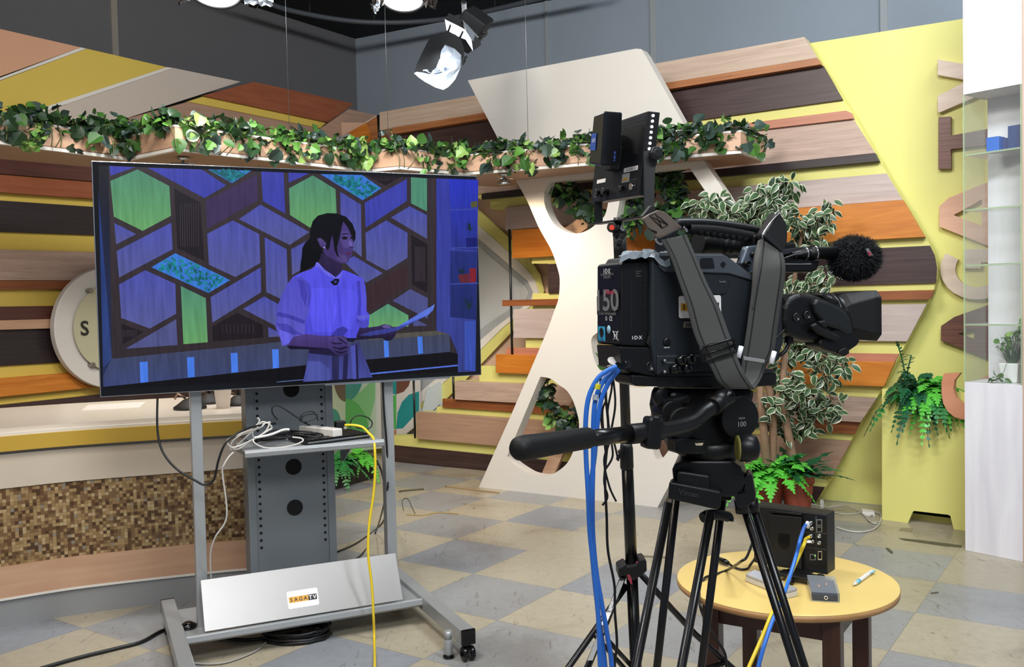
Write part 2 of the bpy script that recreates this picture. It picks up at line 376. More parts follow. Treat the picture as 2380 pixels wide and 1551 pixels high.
# recess behind the stepped plank ends: coloured hexagon bands
rc = thing('hexagon_recess_panel', 'pale recess wall with yellow, peach and grey hexagon bands beside the stepped plank ends', 'wall panel', tuple(PR.pt(0.3, 0, -0.35)))
PW_ = plain('pale grey recess paint', 'C4C6C6', 0.5, var=0.02); PGR = plain('grey band paint', 'A5A8A9', 0.5, var=0.02)
PPE = plain('peach band paint', 'D9B49A', 0.5, var=0.03); PBL = plain('bluish white paint', 'CBD6DA', 0.5, var=0.02)
panel(PR, [(770, 285), (1420, 285), (1420, 1105), (770, 1052)], -0.36, 0.03, 'recess_back', PPE, rc)
def band(pts_o, pts_i, off, m, name):
    panel(PR, pts_o + pts_i[::-1], off, 0.012, name, m, rc)
L0 = [(1000, 405), (1118, 492), (1190, 560), (1230, 600), (1255, 640), (1264, 675), (1258, 705), (1186, 775), (1113, 852), (1060, 905), (1000, 965), (880, 1075)]
L1 = [(1000, 440), (1118, 530), (1190, 594), (1220, 622), (1243, 652), (1252, 680), (1246, 702), (1170, 760), (1112, 818), (1021, 898), (960, 955), (850, 1052)]
L2 = [(1000, 470), (1118, 560), (1190, 622), (1226, 653), (1239, 680), (1232, 700), (1150, 762), (1108, 798), (1050, 850), (990, 900), (940, 945), (820, 1040)]
L3 = [(1000, 480), (1118, 575), (1190, 637), (1220, 662), (1229, 680), (1222, 694), (1135, 752), (1100, 778), (1030, 832), (980, 870), (930, 915), (800, 1015)]
band(L0, L1, -0.31, YEL, 'yellow_band'); band(L1, L2, -0.30, EDGE, 'white_band'); band(L2, L3, -0.315, PGR, 'grey_band')
panel(PR, [(770, 300)] + L3 + [(770, 1040)], -0.34, 0.012, 'recess_field', PW_, rc)
panel(PR, [(1000, 900), (1021, 888), (1021, 940), (975, 985), (993, 900)], -0.27, 0.06, 'recess_ledge', PBL, rc)
panel(PR, [(898, 1010), (993, 940), (1035, 940), (940, 1040), (898, 1040)], -0.29, 0.02, 'recess_ledge', PBL, rc)
# colourful quarter circle panel low in the recess
qc = thing('patterned_panel', 'white panel with teal, green and brown quarter circles low behind the television cart', 'panel', tuple(PR.pt(-0.2, 0.1, -0.2)))
PQ = PR; qo = -0.22
panel(PQ, [(765, 885), (974, 860), (974, 985), (905, 1040), (765, 1058)], qo, 0.02, 'panel_board', plain('white print ground', 'D5D2CE', 0.5), qc)
TEAL = plain('teal print', '1C8E93', 0.5); GRN = plain('green print', '55B05A', 0.5); BRN = plain('brown print', '6E453D', 0.5); LGR = plain('light green print', '8FC38C', 0.5)
def qshape(c, r0, r1, a0, a1, m, nm='print_shape', k=0):
    """rounded leaf/quarter shape given as arc around c, in picture proportions of the panel"""
    pts = [c] + [(c[0] + r0 * math.cos(a0 + (a1 - a0) * i / 14), c[1] + r1 * math.sin(a0 + (a1 - a0) * i / 14)) for i in range(15)]
    panel(PQ, pts, qo + 0.001 + 0.0008 * k, 0.0006, nm, m, qc)
hp = math.pi / 2
qshape((803, 862), 42, 72, 0, hp, TEAL, k=1); qshape((803, 862), -30, 72, 0, hp, BRN, k=1)
qshape((803, 1015), 55, 88, -hp, 0, GRN, k=2); qshape((773, 990), 20, 40, -hp, 0, TEAL, k=1)
panel(PQ, [(803, 938), (845, 905), (858, 890), (872, 890), (872, 925), (860, 975), (850, 1010), (830, 990), (803, 945)], qo + 0.0015, 0.0006, 'print_shape', LGR, qc)
panel(PQ, [(899, 925), (921, 917), (921, 998), (899, 995)], qo + 0.0015, 0.0006, 'print_shape', GRN, qc)
panel(PQ, [(899, 880), (921, 877), (921, 917), (899, 916)], qo + 0.0014, 0.0006, 'print_shape', TEAL, qc)
panel(PQ, [(921, 877), (957, 872), (950, 897), (938, 911), (921, 917)], qo + 0.0016, 0.0006, 'print_shape', BRN, qc)
panel(PQ, [(921, 997), (924, 960), (934, 935), (950, 918), (974, 910), (974, 955), (960, 970), (936, 996)], qo + 0.0016, 0.0006, 'print_shape', TEAL, qc)
panel(PQ, [(900, 1008), (921, 998), (921, 1022), (903, 1038)], qo + 0.0015, 0.0006, 'print_shape', W_SALMON, qc)
# metal rods that stand in front of the recess
ROD = plain('dark metal rod', '34383A', 0.35, metal=0.7)
def rod(px, y0, y1, off, lab, r=0.009):
    a = PR.px(px[0], y0, off); b = PR.px(px[1], y1, off); b.x, b.y = a.x, a.y; o = MB().cyl(a, b, r).build('support_rod', ROD); tag(o, lab, 'rod', 'support rods at the stepped plank ends')
rod((1184, 1190), 533, 826, 0.03, 'tall dark support rod in front of the hexagon bands beside the orange planks')
rod((1053, 1053), 862, 930, 0.0, 'short dark support rod at the left end of the pinkish plank below the television')
rod((961, 963), 870, 1018, 0.0, 'dark support rod in front of the teal patterned panel, left of the wide tan plank')
gp = panel(PR, [(774, 885), (872, 880), (872, 1050), (774, 1058)], -0.12, 0.008, 'glass_partition', glass('green tinted glass', (0.95, 0.985, 0.96), alpha=0.05))
tag(gp, 'narrow green-tinted glass partition in front of the patterned panel', 'glass panel')
# corner pieces seen above the hanging shelf
cp_ = thing('corner_panel', 'orange and grey angled panel in the set corner above the hanging shelf', 'panel', tuple(PR.pt(0, 2.0, -0.3)))
panel(PR, [(798, 315), (850, 286), (862, 318), (850, 345), (798, 345)], -0.3, 0.02, 'orange_wedge', W_ORANGE, cp_)
panel(PR, [(850, 286), (878, 268), (905, 345), (850, 345)], -0.31, 0.02, 'orange_wedge', W_OAK, cp_)
panel(PR, [(780, 320), (812, 310), (838, 350), (780, 350)], -0.29, 0.02, 'grey_wedge', PGR, cp_)
o = MB().cyl(PR.px(879, 268, 0.02), PR.px(884, 352, 0.02), 0.012).build('support_rod', ROD); tag(o, 'dark rod in the set corner just above the hanging shelf foliage', 'rod', 'support rods at the stepped plank ends')
# ================================================================ white arch panel
PA = Plane((-0.255, 6.423), -33.3)
ar_out = [(1087, 187), (1478, 113), (1490, 114), (1498, 125), (1594, 297), (1634, 371), (1700, 472), (1735, 550), (1748, 640), (1730, 740), (1690, 850), (1640, 960), (1590, 1062), (1528, 1180), (1113, 1133),
          (1190, 960), (1267, 780), (1287, 726), (1298, 694), (1301, 652), (1296, 625), (1281, 581), (1253, 530), (1225, 467), (1200, 422), (1155, 318)]
h1 = [(1276, 422), (1425, 409), (1418, 440), (1414, 465), (1411, 484), (1403, 505), (1381, 525), (1360, 538), (1335, 543), (1310, 536), (1288, 521), (1273, 496), (1265, 471), (1265, 446)]
h2 = [(1448, 407), (1601, 388), (1662, 482), (1690, 560), (1700, 640), (1690, 700), (1560, 705), (1480, 690), (1444, 640), (1432, 580), (1430, 530), (1436, 490), (1443, 450)]
h3 = [(1420, 750), (1480, 735), (1560, 745), (1600, 790), (1595, 850), (1550, 885), (1500, 900), (1466, 901), (1430, 888), (1397, 864), (1384, 843), (1376, 812), (1378, 781)]
h4 = [(1256, 876), (1278, 880), (1299, 895), (1317, 908), (1331, 930), (1342, 963), (1346, 990), (1342, 1020), (1331, 1053), (1318, 1077), (1299, 1094), (1280, 1104), (1258, 1107), (1232, 1102), (1209, 1089), (1190, 1075), (1178, 1062)]
h5 = [(1552, 922), (1592, 925), (1618, 945), (1600, 985), (1560, 1040), (1532, 1071), (1518, 1049), (1510, 1017), (1508, 990), (1512, 963), (1525, 940)]
def rounded(pts, i0=0, i1=None, closed=True, k=5):
    """smooth curve through the outline points i0..i1 (all of them when closed)"""
    if closed: q = [Vector((x, y, 0)) for x, y in pts]; n = len(q); s_ = smooth([q[-1]] + q + [q[0], q[1]], k)[k:-2 * k + 0]; return [(v.x, v.y) for v in s_[:n * k]]
    i1 = len(pts) if i1 is None else i1; mid = smooth([Vector((x, y, 0)) for x, y in pts[i0:i1]], k); return pts[:i0] + [(v.x, v.y) for v in mid] + pts[i1:]
h3 = rounded(h3); h4 = rounded(h4, 0, 17, False); h1 = rounded(h1, 1, 14, False); h2 = rounded(h2, 1, 13, False); h5 = rounded(h5)
ar_out = rounded(rounded(ar_out, 15, 25, False), 5, 13, False)
ARCH = plain('white painted board', 'DAD3C9', 0.45, var=0.015)
ar = panel(PA, ar_out, 0.0, 0.09, 'arch_panel', ARCH, holes=[h1, h2, h3, h4, h5])
tag(ar, 'large white hourglass-shaped standing panel with round cut-out holes, in front of the plank wall', 'panel')
st = thing('slanted_strut', 'peach laminated slanted struts seen through the holes of the white panel', 'strut', tuple(PA.pt(0.5, 0, -0.25)))
for a, b in (((1262, 1112), (1375, 860)), ((1295, 560), (1600, 350)), ((1533, 400), (1556, 520))):
    p, q_ = PA.px(*a, -0.25), PA.px(*b, -0.25); d = (q_ - p).normalized(); n = d.cross(PA.n).normalized() * (0.045 if a[0] < 1500 else 0.02)
    if a[0] == 1262: p.z = 0.0
    MB().prism([p - n, p + n, q_ + n, q_ - n], -PA.n * 0.03).build('strut_bar', W_PEACH, st, uv=PA.uv)
# ================================================================ set wall on the left
PLW = Plane(CORN + WL.n * 0.28, 55.7)
lw = thing('plank_cladding', 'set wall of horizontal dark, orange, pink and yellow boards behind the curved desk', 'wall panel', tuple(PLW.pt(-4, 0)))
XR = 775
def lp(yl_t, yr_t, yl_b, yr_b, th, m, nm='plank', x0=-60, x1=XR, xr=218):
    """board given by the heights of its edges at picture x=0 and x=xr, run on to x1"""
    f = lambda a, b, x: a + (b - a) * x / xr
    panel(PLW, [(x0, f(yl_t, yr_t, x0)), (x1, f(yl_t, yr_t, x1)), (x1, f(yl_b, yr_b, x1)), (x0, f(yl_b, yr_b, x0))], th, th, nm, m, lw, bevel=0.002)
bk = MB(); p0 = PLW.px(-60, 700, 0); p1 = PLW.px(XR, 700, 0); u0, u1 = PLW.uv(p0)[0], PLW.uv(p1)[0]
bk.prism([PLW.pt(u0, 0.05), PLW.pt(u1, 0.05), PLW.pt(u1, 2.55), PLW.pt(u0, 2.5)], -PLW.n * 0.08); bk.build('backing_board', YEL2, lw, uv=PLW.uv)
W_DKRED = wood('dark red-brown veneer', '4A2A24', '653B30', grain=30)
for a in ((340, 372, 404, 422, .03, W_DKRED), (406, 424, 447, 462, .055, W_RED), (466, 481, 539, 547, .02, W_EBONY), (580, 586, 652, 652, .03, W_PINK), (653, 652, 673, 672, .045, W_BROWN),
          (713, 710, 745, 739, .02, W_DKRED), (745, 739, 767, 761, .05, W_PEACH), (767, 761, 851, 838, .02, W_EBONY), (880, 863, 923, 901, .05, W_ORANGE), (942, 919, 990, 962, .03, W_WENGE)): lp(*a)
# flat coloured boards above the shelf
up = thing('slanted_board_panel', 'peach, yellow and white slanted boards on the upper left wall above the hanging shelf', 'wall panel', tuple(PLW.pt(-3, 2.2)))
PPE2 = plain('peach laminate', 'D8A583', 0.45, var=0.03, scale=3); WAR = plain('warm white laminate', 'C9BBAE', 0.45, var=0.02)
def up_(pts, off, m, nm, par=up, th=0.03): return panel(PLW, pts, off, th, nm, m, par, bevel=0.0015)
up_([(-70, 50), (0, 67), (188, 110), (0, 178), (-70, 204)], 0.03, PPE2, 'peach_board')
up_([(-70, 207), (0, 181), (188, 110), (202, 113), (0, 187), (-70, 213)], 0.036, EDGE, 'white_strip')
up_([(-70, 216), (0, 188), (202, 113), (388, 156), (95, 252), (-70, 300)], 0.03, YEL2, 'yellow_board')
up_([(60, 268), (95, 252), (388, 156), (404, 158), (110, 257), (60, 275)], 0.036, EDGE, 'white_strip')
up_([(60, 280), (110, 257), (404, 158), (560, 190), (285, 278), (200, 330)], 0.03, WAR, 'white_board')
tb = thing('upper_plank_panel', 'reddish-brown, yellow and tan boards on the upper left wall by the set corner', 'wall panel', tuple(PLW.pt(-1, 2.2)))
up_([(200, 305), (285, 278), (440, 236), (746, 297), (715, 345), (200, 345)], 0.02, W_TAN, 'tan_board', tb)
up_([(436, 236), (480, 222), (762, 283), (744, 298)], 0.03, YEL2, 'yellow_board', tb)
up_([(472, 222), (590, 190), (823, 241), (763, 284)], 0.06, W_RED, 'red_brown_board', tb)
up_([(712, 322), (812, 253), (876, 268), (782, 325)], 0.10, W_TAN, 'slanted_tan_board', tb, 0.02)
up_([(782, 325), (876, 268), (880, 270), (790, 328)], 0.102, EDGE, 'edge_strip', tb, 0.02)
# round sign
PD = Plane(PLW.pt(0, 0, 0.14), 55.7)
rs = thing('round_sign', 'round white-rimmed wall sign with letter S left of the television', 'sign', tuple(PD.pt(-3.5, 1)))
cc = PD.px(262, 762); uc, zc = PD.uv(cc); rr_ = (PD.px(262, 762) - PD.px(126, 757)).length
ringp = lambda r, n=64: [PD.pt(uc + r * math.cos(2 * math.pi * i / n), zc + r * math.sin(2 * math.pi * i / n)) for i in range(n)]
zs = 1.0
b = MB(); b.prism(ringp(rr_), -PD.n * 0.055); b.build('rim', WHT, rs, bevel=0.006)
b = MB(); b.prism([p + PD.n * 0.03 for p in ringp(rr_ * 0.72)], -PD.n * 0.008); b.build('face_disc', plain('pale green acrylic', 'BDB99A', 0.25, var=0.02), rs)
for x, y in ((209, 676), (214, 848)):
    q = PD.px(x, y, 0.03); MB().cyl(q - PD.n * 0.03, q + PD.n * 0.018, 0.016, n=16).build('standoff_bolt', plain('brushed steel', '9A968E', 0.3, metal=1.0), rs, bevel=0.002)
b = MB(); add_text(b, 'S', PD.px(197, 763, 0.036), PD.d, (0, 0, 1), height=0.10, bold=True); b.build('letter', plain('dark sign letter', '2A2824', 0.5), rs)
# ================================================================ curved desk
dk = thing('news_desk', 'long curved news desk with yellow edge, mosaic tile band and wooden base', 'desk', tuple(floor_at(300, 1412)))
front = smooth([floor_at(-260, 1497), floor_at(-120, 1480), floor_at(0, 1460), floor_at(193, 1427), floor_at(452, 1395), floor_at(590, 1381), floor_at(720, 1374)], 8)
arc = [0.0]
for i in range(1, len(front)): arc.append(arc[-1] + (front[i] - front[i - 1]).length)
def nrm(i):
    t = (front[min(i + 1, len(front) - 1)] - front[max(i - 1, 0)]).normalized(); n = Vector((t.y, -t.x, 0))
    return n if n.y < 0 else -n
def deskband(name, prof, m, uvscale=1):
    """prof: (outward offset, height) section swept along the desk front, closed"""
    b = MB(); rows = []
    for i, p in enumerate(front): rows.append([p + nrm(i) * o + Vector((0, 0, z)) for o, z in prof])
    b.grid(rows, smooth=False, closed=True); n = len(prof); b._f(range(n)); L = len(b.v) - n; b._f([L + k for k in reversed(range(n))])
    nearest = lambda co: min(range(len(front)), key=lambda i: (front[i].x - co.x) ** 2 + (front[i].y - co.y) ** 2)
    return b.build(name, m, dk, uv=lambda co: (arc[nearest(co)], co.z))
def rect(o0, o1, z0, z1): return [(o0, z0), (o1, z0), (o1, z1), (o0, z1)]
zat = lambda y, x=193: 1.3 - (y - (698 + .022 * (1190 - x))) / F * floor_at(x, 1427).y
Z1, Z2, Z3, Z4, Z5 = zat(1370), zat(1296), zat(1119), zat(1034), zat(1000)
deskband('kick_plate', rect(0, -0.04, 0.0, Z1 - .004), plain('grey laminate kick', '8E8F90', 0.4, var=0.03))
deskband('base_lip', rect(0.012, -0.04, Z1 - .004, Z1 + .006), EDGE)
deskband('wooden_base', rect(0.01, -0.04, Z1 + .006, Z2), W_PEACH)
def mosaic():
    m, nt, b = new_mat('brown mosaic tiles'); uv = N(nt, 'ShaderNodeUVMap'); mp = N(nt, 'ShaderNodeMapping')
    mp.inputs['Scale'].default_value = (72, 72, 1); nt.links.new(uv.outputs[0], mp.inputs[0])
    fl = N(nt, 'ShaderNodeVectorMath', operation='FLOOR'); nt.links.new(mp.outputs[0], fl.inputs[0])
    wn = N(nt, 'ShaderNodeTexWhiteNoise', noise_dimensions='2D'); nt.links.new(fl.outputs[0], wn.inputs['Vector'])
    r = ramp(nt, wn.outputs[0], [(0, '50381F'), (0.14, '664A2E'), (0.3, '7C6040'), (0.5, '94784F'), (0.7, 'A68B60'), (0.88, 'B7A078'), (0.97, '8E8372')], 'CONSTANT')
    fr = N(nt, 'ShaderNodeVectorMath', operation='FRACTION'); nt.links.new(mp.outputs[0], fr.inputs[0])
    sb = N(nt, 'ShaderNodeVectorMath', operation='SUBTRACT'); sb.inputs[1].default_value = (.5, .5, .5); nt.links.new(fr.outputs[0], sb.inputs[0])
    ab = N(nt, 'ShaderNodeVectorMath', operation='ABSOLUTE'); nt.links.new(sb.outputs[0], ab.inputs[0]); sx = N(nt, 'ShaderNodeSeparateXYZ'); nt.links.new(ab.outputs[0], sx.inputs[0])
    mx = N(nt, 'ShaderNodeMath', operation='MAXIMUM'); nt.links.new(sx.outputs[0], mx.inputs[0]); nt.links.new(sx.outputs[1], mx.inputs[1])
    g = ramp(nt, mx.outputs[0], [(0.43, (1, 1, 1)), (0.46, (0.6, 0.56, 0.5))]); mm = N(nt, 'ShaderNodeMix', data_type='RGBA', blend_type='MULTIPLY'); mm.inputs[0].default_value = 0.45
    nt.links.new(r.outputs[0], mm.inputs[6]); nt.links.new(g.outputs[0], mm.inputs[7]); nt.links.new(mm.outputs[2], b.inputs['Base Color'])
    b.inputs['Roughness'].default_value = 0.25; return m
deskband('mosaic_band', rect(0.0, -0.04, Z2, Z3), mosaic())
deskband('cream_skirt', rect(0.006, -0.04, Z3, Z4 - .015), WHT2)
deskband('skirt_grey_groove', rect(0.0, -0.04, Z4 - .015, Z4), plain('grey groove', '8D8A85', 0.5))  # plain grey edge strip between skirt and yellow edge
deskband('yellow_edge', rect(0.03, -0.05, Z4, Z5), plain('mustard laminate', 'C9A53F', 0.4, var=0.03, scale=3))
deskband('edge_lip', rect(0.02, -0.05, Z5, Z5 + .012), EDGE)
deskband('countertop', [(-0.0, Z5 + .012), (-0.92, Z5 + .012), (-0.92, Z5 + .03), (-0.0, Z5 + .03)], plain('pale countertop laminate', 'D9CDBE', 0.28, var=0.02))
deskband('desk_back', rect(-0.80, -0.84, 0.0, Z5 + .012), WHT2)
ZT = Z5 + .03
# things on the desk
def sheet(px_, lab, name, dz, m, cat='paper'):
    b = MB(); b.prism([floor_at(x, y, ZT + dz + .0035) for x, y in px_], (0, 0, -0.003)); return tag(b.build(name, m, bevel=0.0), lab, cat)
PAPER = plain('printed paper', 'E2D8D0', 0.6, var=0.08, scale=60)
sheet([(190, 954), (205, 941), (340, 934), (325, 947), (235, 952)], 'stack of white printed papers lying on the desk left of the television stand', 'paper_stack', 0, PAPER)
RUB = plain('black rubber', '1B1A1A', 0.6)
def mic_stand(x, y, lab, s=1.0):
    c = floor_at(x, y, ZT); t = thing('microphone_stand', lab, 'microphone stand', tuple(c), 'black round microphone stand bases on the desk')
    MB().lathe(c, [(0.075 * s, 0), (0.075 * s, 0.012), (0.06 * s, 0.022), (0.03 * s, 0.045), (0.018 * s, 0.05)], 28).build('base', RUB, t)
    MB().cyl(c + Vector((0, 0, .05)), c + Vector((0, 0.0, .16)), 0.007).build('stem', RUB, t)
    MB().tube([c + Vector((-.02, -.0, .052)), c + Vector((-.05, -.02, .075)), c + Vector((-.07, 0, .05))], 0.006, 8).build('clip', plain('copper clip', '9A7F6A', 0.4, metal=.6), t)
mic_stand(442, 951, 'black microphone stand base on the desk at the left cart post')
mic_stand(487, 938, 'black microphone stand base on the desk between left cart post and white cup', 0.85)
mic_stand(555, 942, 'black microphone stand base on the desk right of the white cup', 0.85)
c = floor_at(519, 949, ZT); b = MB(); b.lathe(c, [(0.030, 0), (0.041, .10), (0.043, .10), (0.043, .105), (0.039, .105), (0.028, .004)], 28)
tag(b.build('paper_cup', plain('white paper cup', 'E3DCD2', 0.5)), 'white paper cup on the desk just under the television', 'cup')
# ================================================================ hanging zigzag shelf
HZ = 2.10
sh = thing('hanging_shelf', 'long zigzag wooden shelf hung on wires across the set, filled with leaf garlands', 'shelf', tuple(floor_at(408, 348, HZ)))
fl_ = [(-140, 318), (0, 333), (298, 371), (408, 348), (855, 399), (930, 392), (1078, 406), (1722, 355), (1777, 373)]
sf = [floor_at(x, y, HZ) for x, y in fl_]
# far edge of the shelf
sb_ = [floor_at(x, y, HZ) for x, y in ((-140, 357), (0, 369), (213, 388), (420, 398), (855, 428), (985, 428), (1160, 434), (1640, 392), (1768, 378))]
b = MB(); b.prism(sf + sb_[::-1], (0, 0, 0.018)); b.build('bottom_board', W_TAN, sh, uv=lambda co: (co.x, co.y))
SHT = (floor_at(408, 348, HZ).y) * 58 / F
SHH = 0.118
for i in range(len(sf) - 1):
    a, c_ = sf[i], sf[i + 1]; d = (c_ - a).normalized(); n = Vector((d.y, -d.x, 0)); n = n if n.dot(CP - a) > 0 else -n
    P_ = Plane(a, math.degrees(math.atan2(d.y, d.x)))
    def strip_(z0, z1, o, th, nm, m):
        q = MB(); q.prism([a + Vector((0, 0, z0)) + n * o, c_ + Vector((0, 0, z0)) + n * o, c_ + Vector((0, 0, z1)) + n * o, a + Vector((0, 0, z1)) + n * o], -n * th); q.build(nm, m, sh, uv=P_.uv)
    strip_(0.0, SHH, 0.0, 0.018, 'fascia', W_PEACH); strip_(-0.004, 0.012, 0.002, 0.022, 'white_edge', EDGE); strip_(SHH - .002, SHH + .008, 0.002, 0.024, 'white_edge', EDGE)
for i in range(len(sb_) - 1):
    q = MB(); q.prism([sb_[i], sb_[i + 1], sb_[i + 1] + Vector((0, 0, SHH)), sb_[i] + Vector((0, 0, SHH))], (0, 0.012, 0)); q.build('back_board', W_PEACH, sh, uv=lambda co: (co.x, co.z))
WIRE = plain('steel wire', '8F9090', 0.35, metal=0.8)
for x, y in ((672, 383), (903, 402), (1229, 400)):
    p = floor_at(x, y, HZ); p = p + Vector((0, 0.03, 0)); MB().cyl(p, Vector((p.x, p.y, CEIL)), 0.0016, n=6).build('hanging_wire', WIRE, sh)
# downlights under the shelf
LAMP = emis('warm lamp face', 'FFE2C0', 14.0); CHR = plain('chrome', 'C8C8C8', 0.15, metal=1.0)
for k, (x, y, lab) in enumerate(((425, 372, 'small chrome spotlight under the hanging shelf above the television left half'), (1170, 410, 'small lit chrome spotlight under the hanging shelf right of the television'))):
    c = floor_at(x, y - 6, HZ - 0.004); t = thing('shelf_spotlight', lab, 'spotlight', tuple(c))
    MB().lathe(c, [(0.03, 0), (0.03, -0.012), (0.008, -0.014), (0.008, -0.03)], 24).build('mount', CHR, t)
    ax = Vector((0.15 if k else 0, 0.35, -1)).normalized()
    MB().lathe(c + Vector((0, 0, -0.028)), [(0.012, 0), (0.04, 0.018), (0.047, 0.03), (0.043, 0.031), (0.03, 0.02)], 28, axis=ax).build('lamp_shade', CHR, t)
    MB().lathe(c + Vector((0, 0, -0.028)) + ax * 0.022, [(0.0, 0), (0.036, 0.0), (0.036, 0.004), (0, 0.006)], 24, axis=ax).build('bulb', LAMP, t)
    MB().tube([c + Vector((-.065, -.0, -.03)), c + Vector((.065, 0, -.03))], 0.004, 8).build('yoke', CHR, t)
    l = D.lights.new('spotlight_beam', 'SPOT'); l.energy = 30 if k else 12; l.color = (1, 0.78, 0.52); l.spot_size = 2.3; l.spot_blend = 0.8; l.shadow_soft_size = 0.03
    o = D.objects.new('spotlight_beam', l); COL.objects.link(o); o.location = c + Vector((0, 0, -.028)) + ax * 0.06; o.rotation_euler = ax.to_track_quat('-Z', 'Y').to_euler()
for x, y in ((120, 352), (660, 385), (905, 400)):
    c = floor_at(x, y + 4, HZ - 0.03); l = D.lights.new('spotlight_beam', 'SPOT'); l.energy = 9; l.color = (1, 0.78, 0.52); l.spot_size = 2.2; l.spot_blend = 0.9; l.shadow_soft_size = 0.03
    o = D.objects.new('spotlight_beam', l); COL.objects.link(o); o.location = c; o.rotation_euler = Vector((0, .3, -1)).to_track_quat('-Z', 'Y').to_euler()
# ================================================================ right side: letters, planter box, display column
LP = Plane(PR.pt(0, 0, -0.12), -32.8)
W_LET = {'pale': wood('pale letter veneer', 'C7AE9C', 'D9C4B4', grain=18), 'dark': wood('dark striped letter veneer', '4C2C22', '7A4C3C', grain=60, fig=0.3), 'pink': wood('pink letter veneer', 'CF9B80', 'DDAF95', grain=14), 'orange': wood('terracotta letter veneer', 'C58160', 'D09274', grain=10)}
def letter(pts, w_, lab, holes=(), off=0.045, P=LP):
    o = panel(P, pts, off, 0.045, 'wooden_letter', W_LET[w_], holes=holes, bevel=0.001); tag(o, lab, 'letter')
letter([(2179, 138), (2345, 166), (2349, 190), (2183, 262), (2179, 258), (2179, 223), (2250, 187), (2179, 174)], 'pale', 'pale wood letter V on its side, topmost of the column of letters')
letter([(2181, 272), (2210, 271), (2210, 315), (2305, 298), (2305, 336), (2210, 347), (2211, 393), (2181, 393)], 'dark', 'dark striped wood letter T on its side beside the upper shelf')
letter([(2183, 480), (2205, 460), (2330, 410), (2330, 447), (2297, 458), (2297, 536), (2330, 548), (2330, 585), (2183, 527)], 'pink', 'pinkish wood letter A on its side above the pale letter G', holes=[[(2217, 500), (2282, 464), (2282, 525)]])
def arcpts(c, rx, ry, a0, a1, n=18): return [(c[0] + rx * math.cos(math.radians(a0 + (a1 - a0) * i / n)), c[1] + ry * math.sin(math.radians(a0 + (a1 - a0) * i / n))) for i in range(n + 1)]
g = arcpts((2270, 628), 84, 70, 218, -25) + arcpts((2270, 628), 53, 42, -25, 218)[0:]
letter(arcpts((2270, 626), 85, 71, 212, -34) + [(2333, 577), (2240, 580), (2240, 624), (2280, 624), (2280, 610), (2300, 610), (2300, 625), (2316, 625)] + arcpts((2270, 626), 50, 42, 0, 212), 'pale', 'pale wood letter G on its side, partly behind the clear display case')
letter([(2187, 758), (2218, 737), (2330, 697), (2330, 735), (2297, 746), (2297, 806), (2330, 818), (2330, 848), (2240, 812), (2187, 792)], 'dark', 'dark striped wood letter A on its side above the fern planter', holes=[[(2227, 776), (2264, 764), (2264, 789)]])
# planter box in front of the yellow panel
b0, b1 = floor_at(2050, 1208), floor_at(2243, 1234); bd = (b1 - b0).normalized(); PB = Plane(b0, math.degrees(math.atan2(bd.y, bd.x)))
bx = thing('yellow_planter_box', 'tall yellow-green box with a slot at the floor, holding ferns', 'planter', tuple(b0))
slot = [(2110, 1217), (2121, 1190), (2125, 1188), (2204, 1197), (2209, 1200), (2216, 1232)]
panel(PB, [(2050, 905), (2250, 913), (2400, 919), (2400, 1256), (2243, 1234), (2216.5, 1230.5), (2209, 1200), (2204, 1197), (2125, 1188), (2121, 1190), (2110, 1216.2), (2050, 1208)], 0, 0.02, 'front_board', YEL, bx)
ztop = PB.px(2050, 905).z
e0 = b0; wl = PR.pt(PR.uv(b0)[0], 0, -0.118)
b = MB(); d_ = -PB.n; L_ = (wl - b0).length
b.prism([b0 + d_ * .02, b0 + d_ * .30, b0 + d_ * .30 + Vector((0, 0, ztop)), b0 + d_ * .02 + Vector((0, 0, ztop))], PB.d * 0.02); b.build('side_board', YEL, bx)
panel(PB, [(2060, 1150), (2390, 1200), (2390, 1253), (2060, 1208)], -0.24, 0.01, 'inner_board', plain('black inner board', '0C0C0B', 0.9), bx)
panel(PB, [(2060, 1186), (2390, 1230), (2390, 1256), (2060, 1210)], -0.12, 0.01, 'inner_batten', YEL, bx)
s_o = [(2193, 869), (2188, 890), (2188, 915), (2192, 938), (2202, 957), (2218, 970), (2240, 976), (2262, 972), (2280, 955), (2290, 930), (2300, 910), (2330, 905), (2330, 880), (2290, 874), (2268, 890), (2258, 925), (2248, 940), (2235, 938), (2222, 925), (2216, 905), (2218, 885), (2232, 867)]
letter(s_o, 'orange', 'terracotta coloured letter S on its side, lowest letter, hooked over the ferns', off=0.085, P=PB)
# display column
c0 = floor_at(2243, 1280); c1 = floor_at(2377, 1307); cd = (c1 - c0).normalized(); PC = Plane(c0, math.degrees(math.atan2(cd.y, cd.x)))
W_ = (c1 - c0).length; back = -PC.n
dc = thing('display_column', 'tall white wood-grain column with clear shelf case in its middle at the right edge', 'display case', tuple(c0))
WG = wood('white wood-grain laminate', 'D2CFD6', 'E4E2E6', grain=9, length=1)
z0, z1 = PC.px(2243, 888).z, PC.px(2232, 222).z
DEP = 0.24
def colbox(u0, u1, d0, d1, za, zb, nm, m, bev=0.002):
    b = MB(); p = lambda u, d_: c0 + PC.d * u + back * d_
    b.prism([p(u0, d0) + Vector((0, 0, za)), p(u1, d0) + Vector((0, 0, za)), p(u1, d1) + Vector((0, 0, za)), p(u0, d1) + Vector((0, 0, za))], (0, 0, zb - za)); return b.build(nm, m, dc, uv=lambda co: (co.z, (co - c0).dot(PC.d)), bevel=bev)
colbox(0, W_, 0, DEP, 0, z0, 'lower_column', WG); colbox(0, W_, 0, DEP, z1, CEIL - 0.02, 'upper_column', WG)
colbox(W_, W_ + .012, 0, DEP, 0, CEIL - .02, 'side_cladding', wood('pinkish side veneer', 'B79B8C', 'C8AE9F'))
